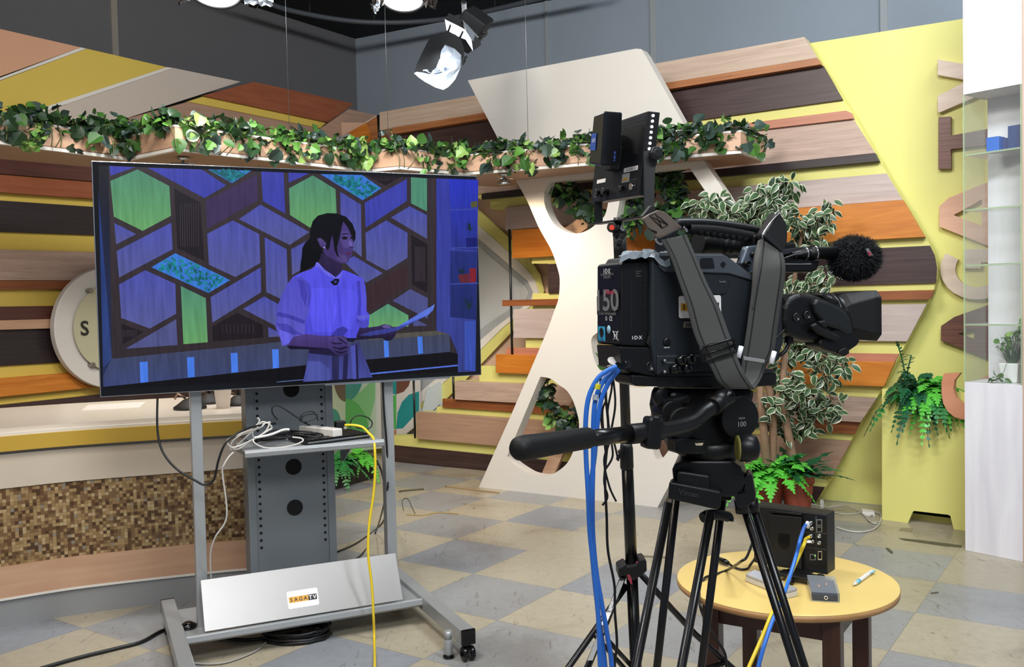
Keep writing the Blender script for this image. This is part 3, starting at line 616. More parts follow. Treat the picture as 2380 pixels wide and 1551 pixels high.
ub = PC.uv(PC.px(2296, 600, -(DEP - .02)))[0]; colbox(min(ub, W_ * .9), W_, DEP - .02, DEP, z0, z1, 'back_panel', WG)
GLS = glass('clear acrylic', (0.985, 0.99, 0.985), alpha=0.045); GE = glass('acrylic edge', (0.9, 0.95, 0.85), alpha=0.45, rough=.2)
colbox(0.004, W_ - .004, 0.0, 0.004, z0, z1, 'front_pane', GLS, 0); colbox(0.0, 0.004, 0.004, DEP - .02, z0, z1, 'side_pane', GLS, 0)
colbox(-.001, 0.005, -0.002, 0.004, z0, z1, 'pane_edge', GE, 0); colbox(W_ - .006, W_, -.002, .004, z0, z1, 'pane_edge', GE, 0)
shz = [PC.px(2236, y, -0.0).z for y in (362, 490, 618, 755)]
for z in shz: colbox(0.006, W_ - .006, 0.004, DEP - .022, z - .004, z + .004, 'clear_shelf', GLS, 0); colbox(0.006, W_ - .006, 0.0015, 0.006, z - .004, z + .004, 'shelf_edge', GE, 0)
CC0 = c0.copy()
pc = lambda u, d_, z: CC0 + PC.d * u - PC.n * d_ + Vector((0, 0, z))
# blue boxes on the top clear shelf
B1 = plain('bright blue card', '1E63C4', 0.4); B2 = plain('navy blue card', '22356F', 0.4)
def bbox(u0, u1, d0, d1, h, m, lab):
    b = MB(); z = shz[0] + .0045; b.prism([pc(u0, d0, z), pc(u1, d0, z), pc(u1, d1, z), pc(u0, d1, z)], (0, 0, h)); tag(b.build('blue_box', m, bevel=.002), lab, 'box')
bbox(W_ * .30, W_ * .52, .06, .13, 0.075, B1, 'small bright blue box on the upper clear shelf of the display column')
bbox(W_ * .53, W_ * .67, .09, .16, 0.065, B2, 'dark blue low box between bright blue box and tall navy box on the clear shelf')
bbox(W_ * .67, W_ * .93, .06, .15, 0.115, B2, 'tallest navy blue box on the upper clear shelf of the display column')
# ================================================================ television cart
_y = math.radians(24.8); CO = Vector((-0.9925, 3.921, 0)); CX = Vector((math.cos(_y), math.sin(_y), 0)); CY = Vector((-math.sin(_y), math.cos(_y), 0))
CM = frame(CO, CX)
def cpt(x, y, z): return CO + CX * x + CY * y + Vector((0, 0, z))
def con(px, py, ly):
    """picture ray met with the plane local y = ly of the cart"""
    d = ray(px, py); return CP + d * (((CO + CY * ly) - CP).dot(CY) / d.dot(CY))
SIL = plain('silver grey painted steel', 'A3A6A8', 0.34, metal=0.35, var=0.04, scale=20); SILD = plain('grey painted steel panel', '73797E', 0.42, metal=0.2, var=0.04)
BLK = plain('black plastic', '121213', 0.42, var=0.1, bump=0.15, bscale=500); BLKG = plain('glossy black plastic', '0A0A0B', 0.18)
HOLE = plain('dark hole', '0B0B0C', 0.9)
ct = thing('tv_cart', 'silver grey wheeled television cart with perforated centre column and sloped front plate', 'tv cart', xf=CM)
def cb_(nm, c, s, m, bev=0.003, par=ct, rot=None):
    b = MB(CM); b.box(c, s, rot); return b.build(nm, m, par, bevel=bev)
for sx in (-1, 1):
    a = cb_('side_rail', (sx * .475, -.45, .088), (.052, .90, .054), SIL); cb_('end_cap', (sx * .475, -.904, .088), (.054, .012, .056), BLKG, par=a); cb_('end_cap', (sx * .475, .004, .088), (.054, .012, .056), BLKG, par=a)
    for y in (-.885, -.06):
        MB(CM).cyl((sx * .475, y, .06), (sx * .475, y, .045), .016).build('caster_stem', BLKG, ct)
        w = MB(CM); w.tube([(sx * .475 - .022, y - .012, .027), (sx * .475 - .006, y - .012, .027)], .026, 24); w.tube([(sx * .475 + .006, y - .012, .027), (sx * .475 + .022, y - .012, .027)], .026, 24); w.build('caster_wheel', BLKG, ct, bevel=.003)
        MB(CM).box((sx * .475, y - .006, .040), (.030, .048, .022)).build('caster_hood', BLKG, ct, bevel=.006)
    f = MB(CM); f.lathe((sx * .422, -.84, .0), [(.020, 0), (.022, .008), (.017, .012), (.017, .014)], 24); f.build('foot_pad', BLKG, ct)
    MB(CM).cyl((sx * .422, -.84, .014), (sx * .422, -.84, .068), .0165).build('levelling_foot', SIL, ct, bevel=.001); MB(CM).cyl((sx * .422, -.84, .068), (sx * .422, -.84, .1), .0135).build('levelling_stem', SIL, ct)
b = MB(CM); b.prism([(-.45, -.10, .098), (-.45, -.462, .098), (-.45, -.474, .112), (-.45, -.482, .108), (-.45, -.486, .088), (-.45, -.474, .078), (-.45, -.10, .088)], (.90, 0, 0)); b.build('base_shelf', SIL, ct, bevel=.002)
for sx in (-1, 1): cb_('post', (sx * .372 - .004, -.335, .80), (.040, .050, 1.42), SIL)
cb_('centre_column', (-.008, -.19, .78), (.345, .11, 1.38), SILD)
# column face details
for sx in (-1, 1): cb_('column_flange', (-.008 + sx * .158, -.248, .78), (.03, .006, 1.38), SILD, .001)
for z in (.485, .65, .963): MB(CM).cyl((0, -.2455, z), (0, -.2475, z), .032, n=32).build('cable_hole', HOLE, ct)
hb = MB(CM)
for k in range(34):
    z = .34 + k * .0292
    for sx in (-1, 1): hb.cyl((-.008 + sx * .128, -.2455, z), (-.008 + sx * .128, -.2475, z), .0055, n=10)
hb.build('perforation', HOLE, ct)
p0 = Vector((-.385, -.476, .118)); pe = Vector((.755, 0, 0)); pu = Vector((0, .085, .167)); pn = pe.cross(pu).normalized()
b = MB(CM); b.prism([p0, p0 + pe, p0 + pe + pu, p0 + pu], -pn * .004); fp = b.build('front_plate', plain('brushed light panel', 'A5A3A1', 0.33, metal=0.4, var=0.03), ct, bevel=.001)
sc_ = Vector(fp.location); ue = pe.normalized(); uu = pu.normalized(); q0 = p0 + ue * .305 + uu * .03 + pn * .0004
STK = plain('white sticker', 'EDE9E6', 0.4); GOLD = plain('gold sticker print', 'DFA32A', 0.4); INK = plain('black print', '16151A', 0.5)
def rrect(c, ex, ey, w, h, r, n=5):
    out = []
    for sx, sy, a0 in ((1, 1, 0), (-1, 1, 90), (-1, -1, 180), (1, -1, 270)):
        for i in range(n + 1):
            a = math.radians(a0 + 90 * i / n); out.append(c + ex * (sx * (w / 2 - r) + r * math.cos(a)) + ey * (sy * (h / 2 - r) + r * math.sin(a)))
    return out
def saga_sticker(par, xf, c, ex, ey, w, h):
    """white label with gold and black lettered bar"""
    n = ex.cross(ey); b = MB(xf); b.prism(rrect(c, ex, ey, w, h, h * .1), n * .0004); s = b.build('sticker', STK, par); bw = w * .9; bh = h * .33
    def q(x0, x1, mm, nm, d):
        k = MB(xf); k.prism([c + ex * (x * bw) + ey * y * bh + n * d for x, y in ((x0, -.5), (x1, -.5), (x1, .5), (x0, .5))], n * .0003); k.build(nm, mm, s)
    q(-.5, .19, GOLD, 'gold_bar', .0004); q(.19, .5, INK, 'black_bar', .0004)
    for ch, x, mm in (('S', -.42, 0), ('A', -.25, 0), ('G', -.08, 0), ('A', .09, 0), ('T', .27, 1), ('V', .42, 1)):
        k = MB(xf); add_text(k, ch, c + ex * (x * bw), ex, ey, height=bh * .68, bold=True, depth=.0009); k.build('print_letter', STK if mm else INK, s)
saga_sticker(fp, CM, q0 + ue * .06 + uu * .035, ue, uu, .118, .066)
TRZ = .765
tr = MB(CM); tr.prism([(-.225, -.22, TRZ), (-.225, -.475, TRZ), (-.225, -.488, TRZ + .004), (-.225, -.497, TRZ - .006), (-.225, -.493, TRZ - .022), (-.225, -.482, TRZ - .026), (-.225, -.478, TRZ - .006), (-.225, -.22, TRZ - .006)], (.53, 0, 0)); tr.build('tray', SIL, ct, bevel=.001)
tw = MB(CM); tw2 = MB(CM); tw.prism([(-.225, -.48, TRZ - .002), (-.225, -.25, TRZ - .002), (-.225, -.25, TRZ - .03), (-.225, -.42, TRZ - .02)], (.003, 0, 0)); tw2.prism([(.19, -.46, TRZ - .006), (.19, -.25, TRZ - .006), (.19, -.25, TRZ - .11), (.19, -.30, TRZ - .10)], (.004, 0, 0)); tw.build('tray_bracket', SILD, ct); tw2.build('tray_bracket', SILD, ct)
cb_('mount_rail', (.03, -.335, 1.60), (.86, .03, .06), SILD); cb_('mount_rail', (.03, -.335, 1.15), (.86, .03, .06), SILD)
kn = MB(CM); kn.lathe((-.43, -.345, .098), [(.03, 0), (.032, .012), (.012, .024)], 16); kn.build('lock_knob', BLKG, ct)
# ---------------------------------------------------------------- television
TVY = -.405
tv = thing('television', 'large flat television on the cart, screen showing a woman in a blue-lit studio', 'television', xf=frame(cpt(.033, TVY, .99), CX))
TVP = Plane(cpt(0, TVY, 0), 24.8)
quad = [(215, 375), (230, 925), (1110, 872), (1118, 408)]
tq = [TVP.px(*p) for p in quad]
# keep the body a true rectangle
u0 = (TVP.uv(tq[0])[0] + TVP.uv(tq[1])[0]) / 2; u1 = (TVP.uv(tq[2])[0] + TVP.uv(tq[3])[0]) / 2
zb = (tq[1].z + tq[2].z) / 2; zt = (tq[0].z + tq[3].z) / 2
BZ = plain('black glossy bezel', '08080A', 0.12); RIM = plain('thin silver rim', 'B9BCC0', 0.2, metal=0.9)
def tvbox(a0, a1, z0, z1, o0, o1, nm, m, bev=0): return (lambda b: (b.prism([TVP.pt(a0, z0, o0), TVP.pt(a1, z0, o0), TVP.pt(a1, z1, o0), TVP.pt(a0, z1, o0)], TVP.n * (o1 - o0)), b.build(nm, m, tv, bevel=bev))[1])(MB())
tvbox(u0, u1, zb, zt, -.002, -.022, 'rim', RIM, .002); tvbox(u0 + .03, u1 - .03, zb + .05, zt - .05, -.022, -.05, 'back_cover', BLK, .006)
tvbox(u0 + .003, u1 - .003, zb + .003, zt - .003, -.002, 0.0, 'bezel', BZ); tvbox(.10, .62, zb - .006, zb + .001, -.004, -.02, 'speaker_strip', RIM)
# picture on the screen, painted as coloured patches on one sheet
def scrmat():
    m, nt, b = new_mat('lit screen picture'); a = N(nt, 'ShaderNodeAttribute', attribute_name='Col'); tc = N(nt, 'ShaderNodeTexCoord')
    mp = N(nt, 'ShaderNodeMapping'); mp.inputs['Scale'].default_value = (60, 60, 5); nt.links.new(tc.outputs['Object'], mp.inputs[0])
    nz = N(nt, 'ShaderNodeTexNoise'); nz.inputs['Scale'].default_value = 1.2; nz.inputs['Detail'].default_value = 6; nt.links.new(mp.outputs[0], nz.inputs['Vector'])
    r = ramp(nt, nz.outputs[0], [(.25, (.82, .82, .82)), (.75, (1, 1, 1))]); mx = N(nt, 'ShaderNodeMix', data_type='RGBA', blend_type='MULTIPLY'); mx.inputs[0].default_value = 1
    nt.links.new(a.outputs['Color'], mx.inputs[6]); nt.links.new(r.outputs[0], mx.inputs[7]); nt.links.new(mx.outputs[2], b.inputs['Emission Color'])
    b.inputs['Emission Strength'].default_value = 1.0; b.inputs['Base Color'].default_value = (0, 0, 0, 1); b.inputs['Roughness'].default_value = .25; b.inputs['Specular IOR Level'].default_value = .25; return m
SV, SF, SCOL = [], [], []
Z3_ = lambda x, y: (200 + x / 2.5053, 360 + y / 2.5053)
W5 = lambda x, y: (620 + x / 3.6925, 480 + y / 3.6925)
_k = [0]
def pic(pts, c, tf=Z3_, c2=None, clip=True):
    """patch; c2 blends downwards"""
    _k[0] += 1; off = .0004 + _k[0] * .000012; P = [TVP.px(*tf(x, y), off) for x, y in pts]
    loops = geometry.tessellate_polygon([P]); b = len(SV); SV.extend(P); ys = [p[1] for p in pts]; y0, y1 = min(ys), max(ys)
    la = lin(c); lb = lin(c2) if c2 else la
    for t in loops:
        SF.append([b + i for i in t]); SCOL.append([tuple(la[k] + (lb[k] - la[k]) * (pts[i][1] - y0) / max(1, y1 - y0) for k in range(4)) for i in t])
pic([(72, 62), (2284, 146), (2268, 1262), (100, 1362)], '3B3238', c2='352C30')
pic([(72, 62), (132, 64), (150, 1190), (98, 1290)], '17151C', c2='2A3560'); pic([(72, 205), (150, 1188), (100, 1240)], '203C86', c2='33467F')
LV, LVT, GR, GRT, DK = '585CAB', '4146B4', '6DAC6B', '55967A', '221B22'
def leafcell(pts):
    pic(pts, '3E7FE0'); xs = [p[0] for p in pts]; ys = [p[1] for p in pts]; rr = random.Random(int(xs[0]))
    inside = lambda x, y: all((pts[(i + 1) % len(pts)][0] - pts[i][0]) * (y - pts[i][1]) - (pts[(i + 1) % len(pts)][1] - pts[i][1]) * (x - pts[i][0]) > 120 for i in range(len(pts)))
    n = 0
    for _ in range(900):
        x, y = rr.uniform(min(xs), max(xs)), rr.uniform(min(ys), max(ys)); a = rr.uniform(0, 6.28); s = rr.uniform(12, 22)
        dx, dy = math.cos(a) * s, math.sin(a) * s
        if not (inside(x + dx, y + dy) and inside(x - dx, y - dy)): continue
        pic([(x - dx, y - dy), (x - dx * .2 - dy * .5, y - dy * .2 + dx * .5), (x + dx, y + dy), (x - dx * .2 + dy * .5, y - dy * .2 - dx * .5)], rr.choice(['1A7F8E', '17707F', '2290A0', '14646F'])); n += 1
        if n > 90: break
for pts, c in [([(135, 65), (285, 72), (142, 122)], LVT), ([(142, 152), (300, 85), (485, 182), (495, 355), (330, 443), (162, 360)], GR), ([(358, 75), (672, 85), (815, 178), (690, 252)], LVT),
    ([(513, 195), (665, 278), (688, 617), (532, 545)], DK), ([(697, 268), (997, 115), (1000, 265), (705, 430)], '41305A'), ([(1020, 97), (1150, 103), (1160, 342), (1030, 270)], LVT), ([(1178, 103), (1300, 108), (1180, 162)], LVT),
    ([(1182, 195), (1320, 120), (1452, 200), (1460, 360), (1305, 425), (1187, 350)], GR), ([(1635, 122), (1832, 130), (1745, 180)], DK), ([(1480, 215), (1600, 290), (1605, 595), (1485, 500)], LV), ([(1623, 280), (1868, 140), (1868, 268), (1628, 425)], LVT),
    ([(1892, 130), (1985, 138), (1985, 330), (1892, 282)], GRT), ([(1775, 365), (1885, 300), (1985, 352), (1985, 490)], LV), ([(1627, 455), (1748, 382), (1872, 455), (1872, 600), (1750, 675), (1632, 612)], LV), ([(1895, 468), (1988, 520), (1988, 805), (1898, 755)], DK),
    ([(890, 375), (1015, 290), (1300, 450), (1185, 525)], LV), ([(705, 460), (855, 382), (1008, 462), (1015, 630), (870, 712), (715, 640)], LV), ([(165, 397), (292, 462), (175, 522)], LV), ([(178, 560), (497, 395), (505, 550), (192, 715)], LV),
    ([(1040, 480), (1168, 550), (1178, 860), (1050, 800)], LV), ([(1195, 550), (1305, 490), (1305, 640), (1200, 700)], LV), ([(192, 755), (345, 672), (520, 752), (525, 925), (372, 1012), (205, 950)], LV), ([(725, 830), (1018, 655), (1020, 800), (735, 978)], LV),
    ([(552, 765), (697, 835), (708, 1092), (567, 1103)], GR), ([(915, 898), (1037, 825), (1120, 870), (1110, 1000)], LV), ([(735, 1000), (880, 920), (1030, 990), (1032, 1065), (737, 1087)], DK), ([(1060, 1003), (1115, 1030), (1135, 1058), (1063, 1062)], LV),
    ([(205, 983), (335, 1032), (213, 1105)], DK), ([(230, 1130), (525, 958), (533, 1108)], '55598F'), ([(1500, 620), (1560, 590), (1728, 690), (1630, 745)], LV), ([(1632, 780), (1872, 632), (1875, 760), (1637, 918)], '3D2A30'),
    ([(1640, 940), (1758, 868), (1877, 935), (1877, 1000), (1640, 1005)], GR), ([(1785, 850), (1888, 782), (1990, 835), (1990, 955)], '525690'), ([(1905, 950), (1990, 995), (1905, 998)], '525690')]:
    if c == GR: pic(pts, GRT, c2=GR)
    elif c == LV: pic(pts, '4F54B4', c2='5C609E')
    else: pic(pts, c)
    if c == DK:
        xs = [p[0] for p in pts]; ys = [p[1] for p in pts]; cx, cy = sum(xs) / len(xs), sum(ys) / len(ys); hw = (max(xs) - min(xs)) * .3; hh = (max(ys) - min(ys)) * (.3 if len(pts) == 4 else .16)
        for i in range(9):
            x = cx - hw + hw * 2 * i / 8; pic([(x, cy - hh), (x + 2.5, cy - hh), (x + 4, cy + hh), (x + 1.5, cy + hh)], '4A3E46')
leafcell([(380, 655), (520, 573), (840, 730), (712, 805)]); leafcell([(710, 85), (962, 92), (850, 165)]); leafcell([(1365, 112), (1608, 118), (1720, 195), (1610, 265)])
pic([(2040, 137), (2284, 146), (2268, 1262), (2165, 1266), (2160, 1150), (2115, 1045), (2040, 1025)], '3C43B0', c2='3A4590')
pic([(2115, 140), (2284, 146), (2275, 560), (2130, 545)], '2E39C8', c2='2C368C'); pic([(2120, 560), (2275, 565), (2270, 960), (2120, 945)], '27317E', c2='232C6A'); pic([(2205, 970), (2270, 968), (2268, 1262), (2205, 1250)], '3E55B8')
for y in (318, 540, 750): pic([(2120, y), (2282, y - 6), (2282, y + 2), (2120, y + 6)], '3F4FA8')
pic([(2212, 485), (2278, 482), (2278, 535), (2214, 540)], '1A1E70'); pic([(2240, 275), (2278, 268), (2278, 305), (2242, 308)], '5C5A30'); pic([(2165, 700), (2230, 690), (2232, 745), (2180, 745)], '6A2A35'); pic([(2232, 662), (2272, 660), (2270, 742), (2235, 745)], '80202C')
for cx, cy, s in ((2238, 415, 55), (2190, 672, 38), (2230, 860, 80)):
    rr = random.Random(cx)
    for i in range(26):
        a = rr.uniform(3.0, 6.4); L_ = s * rr.uniform(.6, 1); x1, y1 = cx + math.cos(a) * L_, cy + math.sin(a) * L_ * .8 + s * .35 * rr.random()
        if x1 < 2272: pic([(cx - 2, cy + s * .5), (cx + 3, cy + s * .5), (x1, y1)], rr.choice(['101828', '14302C', '1C3A34']))
pic([(98, 1290), (150, 1188), (1180, 1085), (2040, 1025), (2115, 1045), (2120, 1150), (1270, 1225), (100, 1355)], '454A5E', c2='3F4A7C')
pic([(100, 1352), (1270, 1228), (2115, 1148), (2165, 1160), (2165, 1266), (100, 1362)], '110F14')
pic([(2040, 1025), (2115, 1045), (1640, 1080), (1640, 1052)], '5A5650')
for x0, x1, y0, y1 in ((312, 362, 1205, 1328), (588, 633, 1178, 1298), (842, 885, 1153, 1270), (1083, 1125, 1132, 1245), (1733, 1765, 1081, 1180), (1930, 1962, 1058, 1160)): pic([(x0, y0 + 2), (x1 - 4, y0), (x1, y1 - 4), (x0 + 5, y1)], '4F86F8')
pic([(1655, 1272), (2165, 1222), (2165, 1231), (1655, 1281)], '5877E0'); pic([(1110, 1322), (1265, 1308), (1265, 1312), (1110, 1326)], '6B80C0')
# the woman on the screen
w5 = lambda pts, c, c2=None: pic(pts, c, W5, c2)
w5([(375, 270), (330, 310), (305, 360), (300, 430), (290, 500), (286, 572), (330, 548), (400, 515), (440, 480), (470, 420), (480, 360), (440, 300)], '08070E')
w5([(470, 380), (560, 440), (640, 480), (648, 545), (600, 606), (560, 596), (500, 548), (452, 492)], '33264F', '2B2046')
w5([(545, 240), (640, 128), (700, 165), (735, 250), (742, 300), (738, 330), (748, 352), (738, 368), (742, 385), (730, 400), (734, 415), (722, 432), (708, 448), (700, 476), (668, 492), (628, 486), (570, 455), (520, 425), (490, 390), (490, 330), (520, 280)], '4A3A7E', '44336E')
w5([(640, 210), (700, 215), (740, 300), (735, 345), (700, 360), (660, 350), (630, 300)], '544488'); w5([(700, 290), (728, 300), (738, 340), (722, 345), (700, 335)], '6A5CA8')
w5([(620, 400), (670, 420), (700, 450), (690, 480), (640, 480), (600, 450)], '53427F')
w5([(372, 240), (375, 190), (395, 125), (440, 78), (520, 57), (600, 60), (680, 88), (735, 148), (762, 220), (762, 275), (745, 310), (727, 250), (702, 190), (672, 150), (655, 133), (642, 180), (628, 250), (616, 300), (604, 350), (608, 400), (626, 442), (600, 420), (580, 370), (572, 300), (562, 245), (548, 300), (538, 350), (524, 385), (505, 345), (512, 318), (490, 285), (462, 266), (437, 270), (430, 290), (446, 342), (472, 362), (484, 405), (440, 400), (395, 350), (374, 290)], '0B0A12')
w5([(436, 280), (460, 272), (485, 292), (508, 320), (496, 350), (474, 356), (455, 336)], '5D4A92', '4A3A78'); w5([(486, 350), (494, 346), (500, 354), (490, 361)], 'C8C8FF')
w5([(644, 238), (690, 228), (712, 240), (690, 238), (648, 246)], '1A1428'); w5([(642, 268), (664, 256), (690, 262), (694, 276), (680, 286), (656, 284)], '15101F'); w5([(715, 262), (738, 262), (738, 280), (722, 280)], '15101F')
w5([(672, 402), (704, 392), (726, 398), (722, 410), (700, 418), (680, 410)], '5F2C5E'); w5([(674, 403), (724, 402), (724, 405), (690, 407)], '2A1430'); w5([(708, 343), (736, 346), (730, 356), (712, 354)], '33265A')
w5([(430, 478), (460, 510), (520, 568), (560, 590), (592, 608), (622, 580), (652, 545), (700, 560), (780, 595), (828, 618), (845, 680), (856, 780), (858, 900), (882, 930), (876, 1020), (850, 1045), (795, 1040), (792, 1090), (762, 1130), (730, 1138), (680, 1122), (620, 1102), (550, 1112), (440, 1112), (330, 1098), (228, 1122), (192, 1180), (132, 1202), (115, 1130), (76, 1040), (70, 1000), (86, 970), (75, 930), (90, 860), (130, 760), (180, 660), (225, 605), (300, 565), (380, 540), (420, 508)], '5B58F4', '5552E8')
w5([(225, 605), (290, 600), (370, 660), (385, 780), (360, 900), (330, 1000), (328, 1095), (228, 1120), (192, 1180), (132, 1202), (115, 1130), (76, 1040), (70, 1000), (86, 970), (75, 930), (90, 860), (130, 760), (180, 660)], '5350CC', '6460D0')
for pts, c in (([(262, 620), (320, 640), (350, 760), (330, 860), (300, 780)], '4742B8'), ([(330, 640), (372, 680), (380, 800), (352, 880), (358, 760)], '4B47C4'), ([(95, 905), (200, 930), (330, 980), (320, 1010), (200, 965), (90, 940)], '4641B0'), ([(80, 1000), (180, 1010), (240, 1060), (310, 1100), (220, 1100), (120, 1060)], '4A45B4'),
              ([(110, 1060), (200, 1090), (230, 1120), (200, 1160), (140, 1190), (118, 1130)], '6A66E8'), ([(600, 650), (615, 650), (632, 800), (640, 1000), (625, 1000), (610, 800)], '4E4AE0'), ([(770, 640), (800, 640), (812, 820), (800, 1000), (770, 1000), (785, 820)], '4642C4'), ([(800, 620), (828, 625), (850, 760), (856, 900), (830, 900), (820, 740)], '5A55D8'),
              ([(768, 940), (878, 925), (872, 960), (790, 975)], '6763E0'), ([(790, 985), (870, 975), (860, 1040), (795, 1040)], '504CC8'), ([(390, 700), (560, 700), (600, 900), (560, 1080), (400, 1080), (360, 900)], '605DFF'), ([(650, 700), (760, 720), (770, 900), (730, 1060), (650, 1040)], '5F5CFC'),
              ([(550, 1110), (600, 1050), (660, 1030), (700, 1060), (660, 1110)], '3E3AA8'), ([(425, 478), (445, 485), (500, 545), (560, 585), (590, 610), (580, 625), (520, 590), (450, 530), (415, 510)], '7D7AFF'), ([(592, 612), (625, 585), (655, 548), (640, 600), (612, 630)], '6E6AF0')): w5(pts, c)
for i in range(9):
    x, y = 432 + i * 18, 496 + i * 14; w5([(x, y), (x + 7, y + 2), (x + 2, y + 20), (x - 3, y + 17)], '4C48D0')
w5([(545, 640), (565, 640), (580, 622), (618, 620), (622, 640), (606, 672), (580, 680), (556, 662)], '0E0D18'); w5([(578, 640), (598, 636), (602, 652), (582, 658)], '4A48A0')
w5([(365, 1212), (540, 1220), (600, 1275), (690, 1260), (722, 1180), (792, 1160), (830, 1270), (862, 1350), (906, 1468), (310, 1506), (335, 1400), (350, 1300)], '3A3A70', '4A50A4')
for pts, c in (([(350, 1330), (460, 1330), (540, 1400), (540, 1495), (320, 1505)], '5058A8'), ([(560, 1280), (620, 1290), (620, 1490), (560, 1492)], '2C2A58'), ([(660, 1270), (700, 1260), (690, 1486), (650, 1488)], '262450'), ([(720, 1200), (760, 1190), (800, 1478), (740, 1482)], '5056B4'), ([(760, 1190), (776, 1190), (790, 1478), (770, 1480)], '23214A'), ([(365, 1215), (540, 1222), (640, 1290), (360, 1260)], '211D40'), ([(680, 1130), (790, 1130), (740, 1165), (690, 1160)], '1A1636')): w5(pts, c)
w5([(225, 1120), (330, 1096), (500, 1112), (560, 1115), (640, 1110), (692, 1150), (712, 1205), (692, 1258), (655, 1286), (590, 1268), (540, 1222), (450, 1215), (200, 1216), (165, 1200), (190, 1180)], '54428A', '35285C')
for pts in ([(600, 1120), (640, 1140), (690, 1180), (686, 1186), (632, 1152)], [(560, 1200), (620, 1215), (680, 1200), (700, 1212), (640, 1232), (580, 1220)], [(580, 1236), (640, 1250), (690, 1236), (680, 1250), (640, 1266), (600, 1256)], [(536, 1160), (590, 1172), (650, 1172), (640, 1182), (580, 1186)]): w5(pts, '1E1638')
w5([(170, 1200), (200, 1195), (400, 1210), (540, 1222), (450, 1228), (200, 1226)], '1A1430')
w5([(795, 1048), (850, 1042), (960, 1028), (1010, 1010), (1062, 1022), (1112, 1068), (1104, 1110), (1072, 1146), (1032, 1156), (990, 1130), (880, 1138), (780, 1146), (770, 1112)], '3A2D62', '181226')
w5([(790, 1106), (900, 1072), (1120, 1034), (1442, 840), (1426, 892), (1386, 932), (1120, 1066), (1000, 1096), (880, 1112)], '4E5AD0', '3A3F8E'); w5([(1120, 1034), (1442, 840), (1426, 892), (1386, 932), (1200, 1010)], '6A8AF8', '5A72E4')
w5([(985, 1030), (1020, 1014), (1056, 1024), (1066, 1042), (1020, 1048)], '6A5AA0')
me = D.meshes.new('screen_picture'); inv = XF[tv.name].inverted(); me.from_pydata([tuple(inv @ v) for v in SV], [], SF); me.color_attributes.new('Col', 'FLOAT_COLOR', 'CORNER'); ca = me.color_attributes['Col'].data
i = 0
for p, cs in zip(me.polygons, SCOL):
    for li, c in zip(p.loop_indices, cs): ca[li].color = c
me.materials.append(scrmat()); o = D.objects.new('screen_picture', me); COL.objects.link(o); o.parent = tv
# ---------------------------------------------------------------- things on the tray
WCB = plain('white cable', 'C9C6C0', 0.45, var=0.03); BCB = plain('black cable', '0F0F10', 0.4); YCB = plain('yellow cable', 'E3C52A', 0.35, var=0.03); BLU = plain('blue cable', '2C6FD0', 0.35, var=0.04); GCB = plain('grey cable', '9E9C97', 0.45)
def ctz(px, py, z):  # on a level surface of height z
    return floor_at(px, py, z)
T = TRZ + .0005
def cable(pts, r, m, lab, nm='cable', cat='cable', n=8, group=None, k=7):
    return tag(MB().tube(smooth(pts, k), r, n).build(nm, m), lab, cat, group)
Z0 = lambda x, y: (480 + x / 5.409, 900 + y / 5.409)
# keyboard
kb0, kb1, kb2, kb3 = [ctz(*Z0(*p), T + .012) for p in ((1275, 700), (2055, 600), (1960, 545), (1185, 625))]
kb = thing('keyboard', 'slim black computer keyboard with silver front edge on the cart tray', 'keyboard', tuple(kb0)); kx = (kb1 - kb0); ky = (kb3 - kb0); ky = ky - kx.normalized() * ky.dot(kx.normalized()); ky = ky.normalized() * max(ky.length, .10)
b = MB(); b.prism([kb0 + Vector((0, 0, -.012)), kb1 + Vector((0, 0, -.012)), kb1 + ky + Vector((0, 0, -.006)), kb0 + ky + Vector((0, 0, -.006))], (0, 0, .014)); b.build('case', BLK, kb, bevel=.002)
b = MB(); kn_ = kx.cross(ky).normalized()
for i in range(15):
    for j in range(5):
        c = kb0 + kx * ((i + .7) / 15.5) + ky * ((j + .6) / 5.6) + Vector((0, 0, .0055 + .001 * j)); b.box(c, (kx.length / 18, ky.length / 7, .006), Matrix((kx.normalized(), ky.normalized(), kn_)).transposed())
b.build('keys', BLKG, kb, bevel=.001)
b = MB(); b.prism([kb0 - ky.normalized() * .004 + Vector((0, 0, -.004)), kb1 - ky.normalized() * .004 + Vector((0, 0, -.004)), kb1 + Vector((0, 0, -.004)), kb0 + Vector((0, 0, -.004))], (0, 0, .006)); b.build('front_edge', RIM, kb)
# white power strip
ps = thing('power_strip', 'white multi-outlet power strip lying on the cart tray behind the keyboard', 'power strip', tuple(ctz(*Z0(1300, 600), T)))
a, c = ctz(*Z0(1035, 560), T + .02), ctz(*Z0(1600, 625), T + .02); d = (c - a).normalized(); n = Vector((-d.y, d.x, 0)); b = MB(); b.prism([a + Vector((0, 0, -.02)), c + Vector((0, 0, -.02)), c + n * .045 + Vector((0, 0, -.02)), a + n * .045 + Vector((0, 0, -.02))], (0, 0, .048)); b.build('body', plain('white plastic', 'DBD7D1', 0.4), ps, bevel=.004)
for k in (.36, .62):
    b = MB(); b.box(a.lerp(c, k) + n * .022 + Vector((0, 0, .0285)), (.024, .024, .002), Matrix((d, n, Vector((0, 0, 1)))).transposed()); b.build('socket', plain('grey socket', '8E8C8A', .5), ps)
b = MB(); b.box(a.lerp(c, .18) + n * .022 + Vector((0, 0, .0285)), (.026, .026, .001), Matrix((d, n, Vector((0, 0, 1)))).transposed()); b.build('print_patch', plain('pale orange print', 'D8A183', .5), ps)
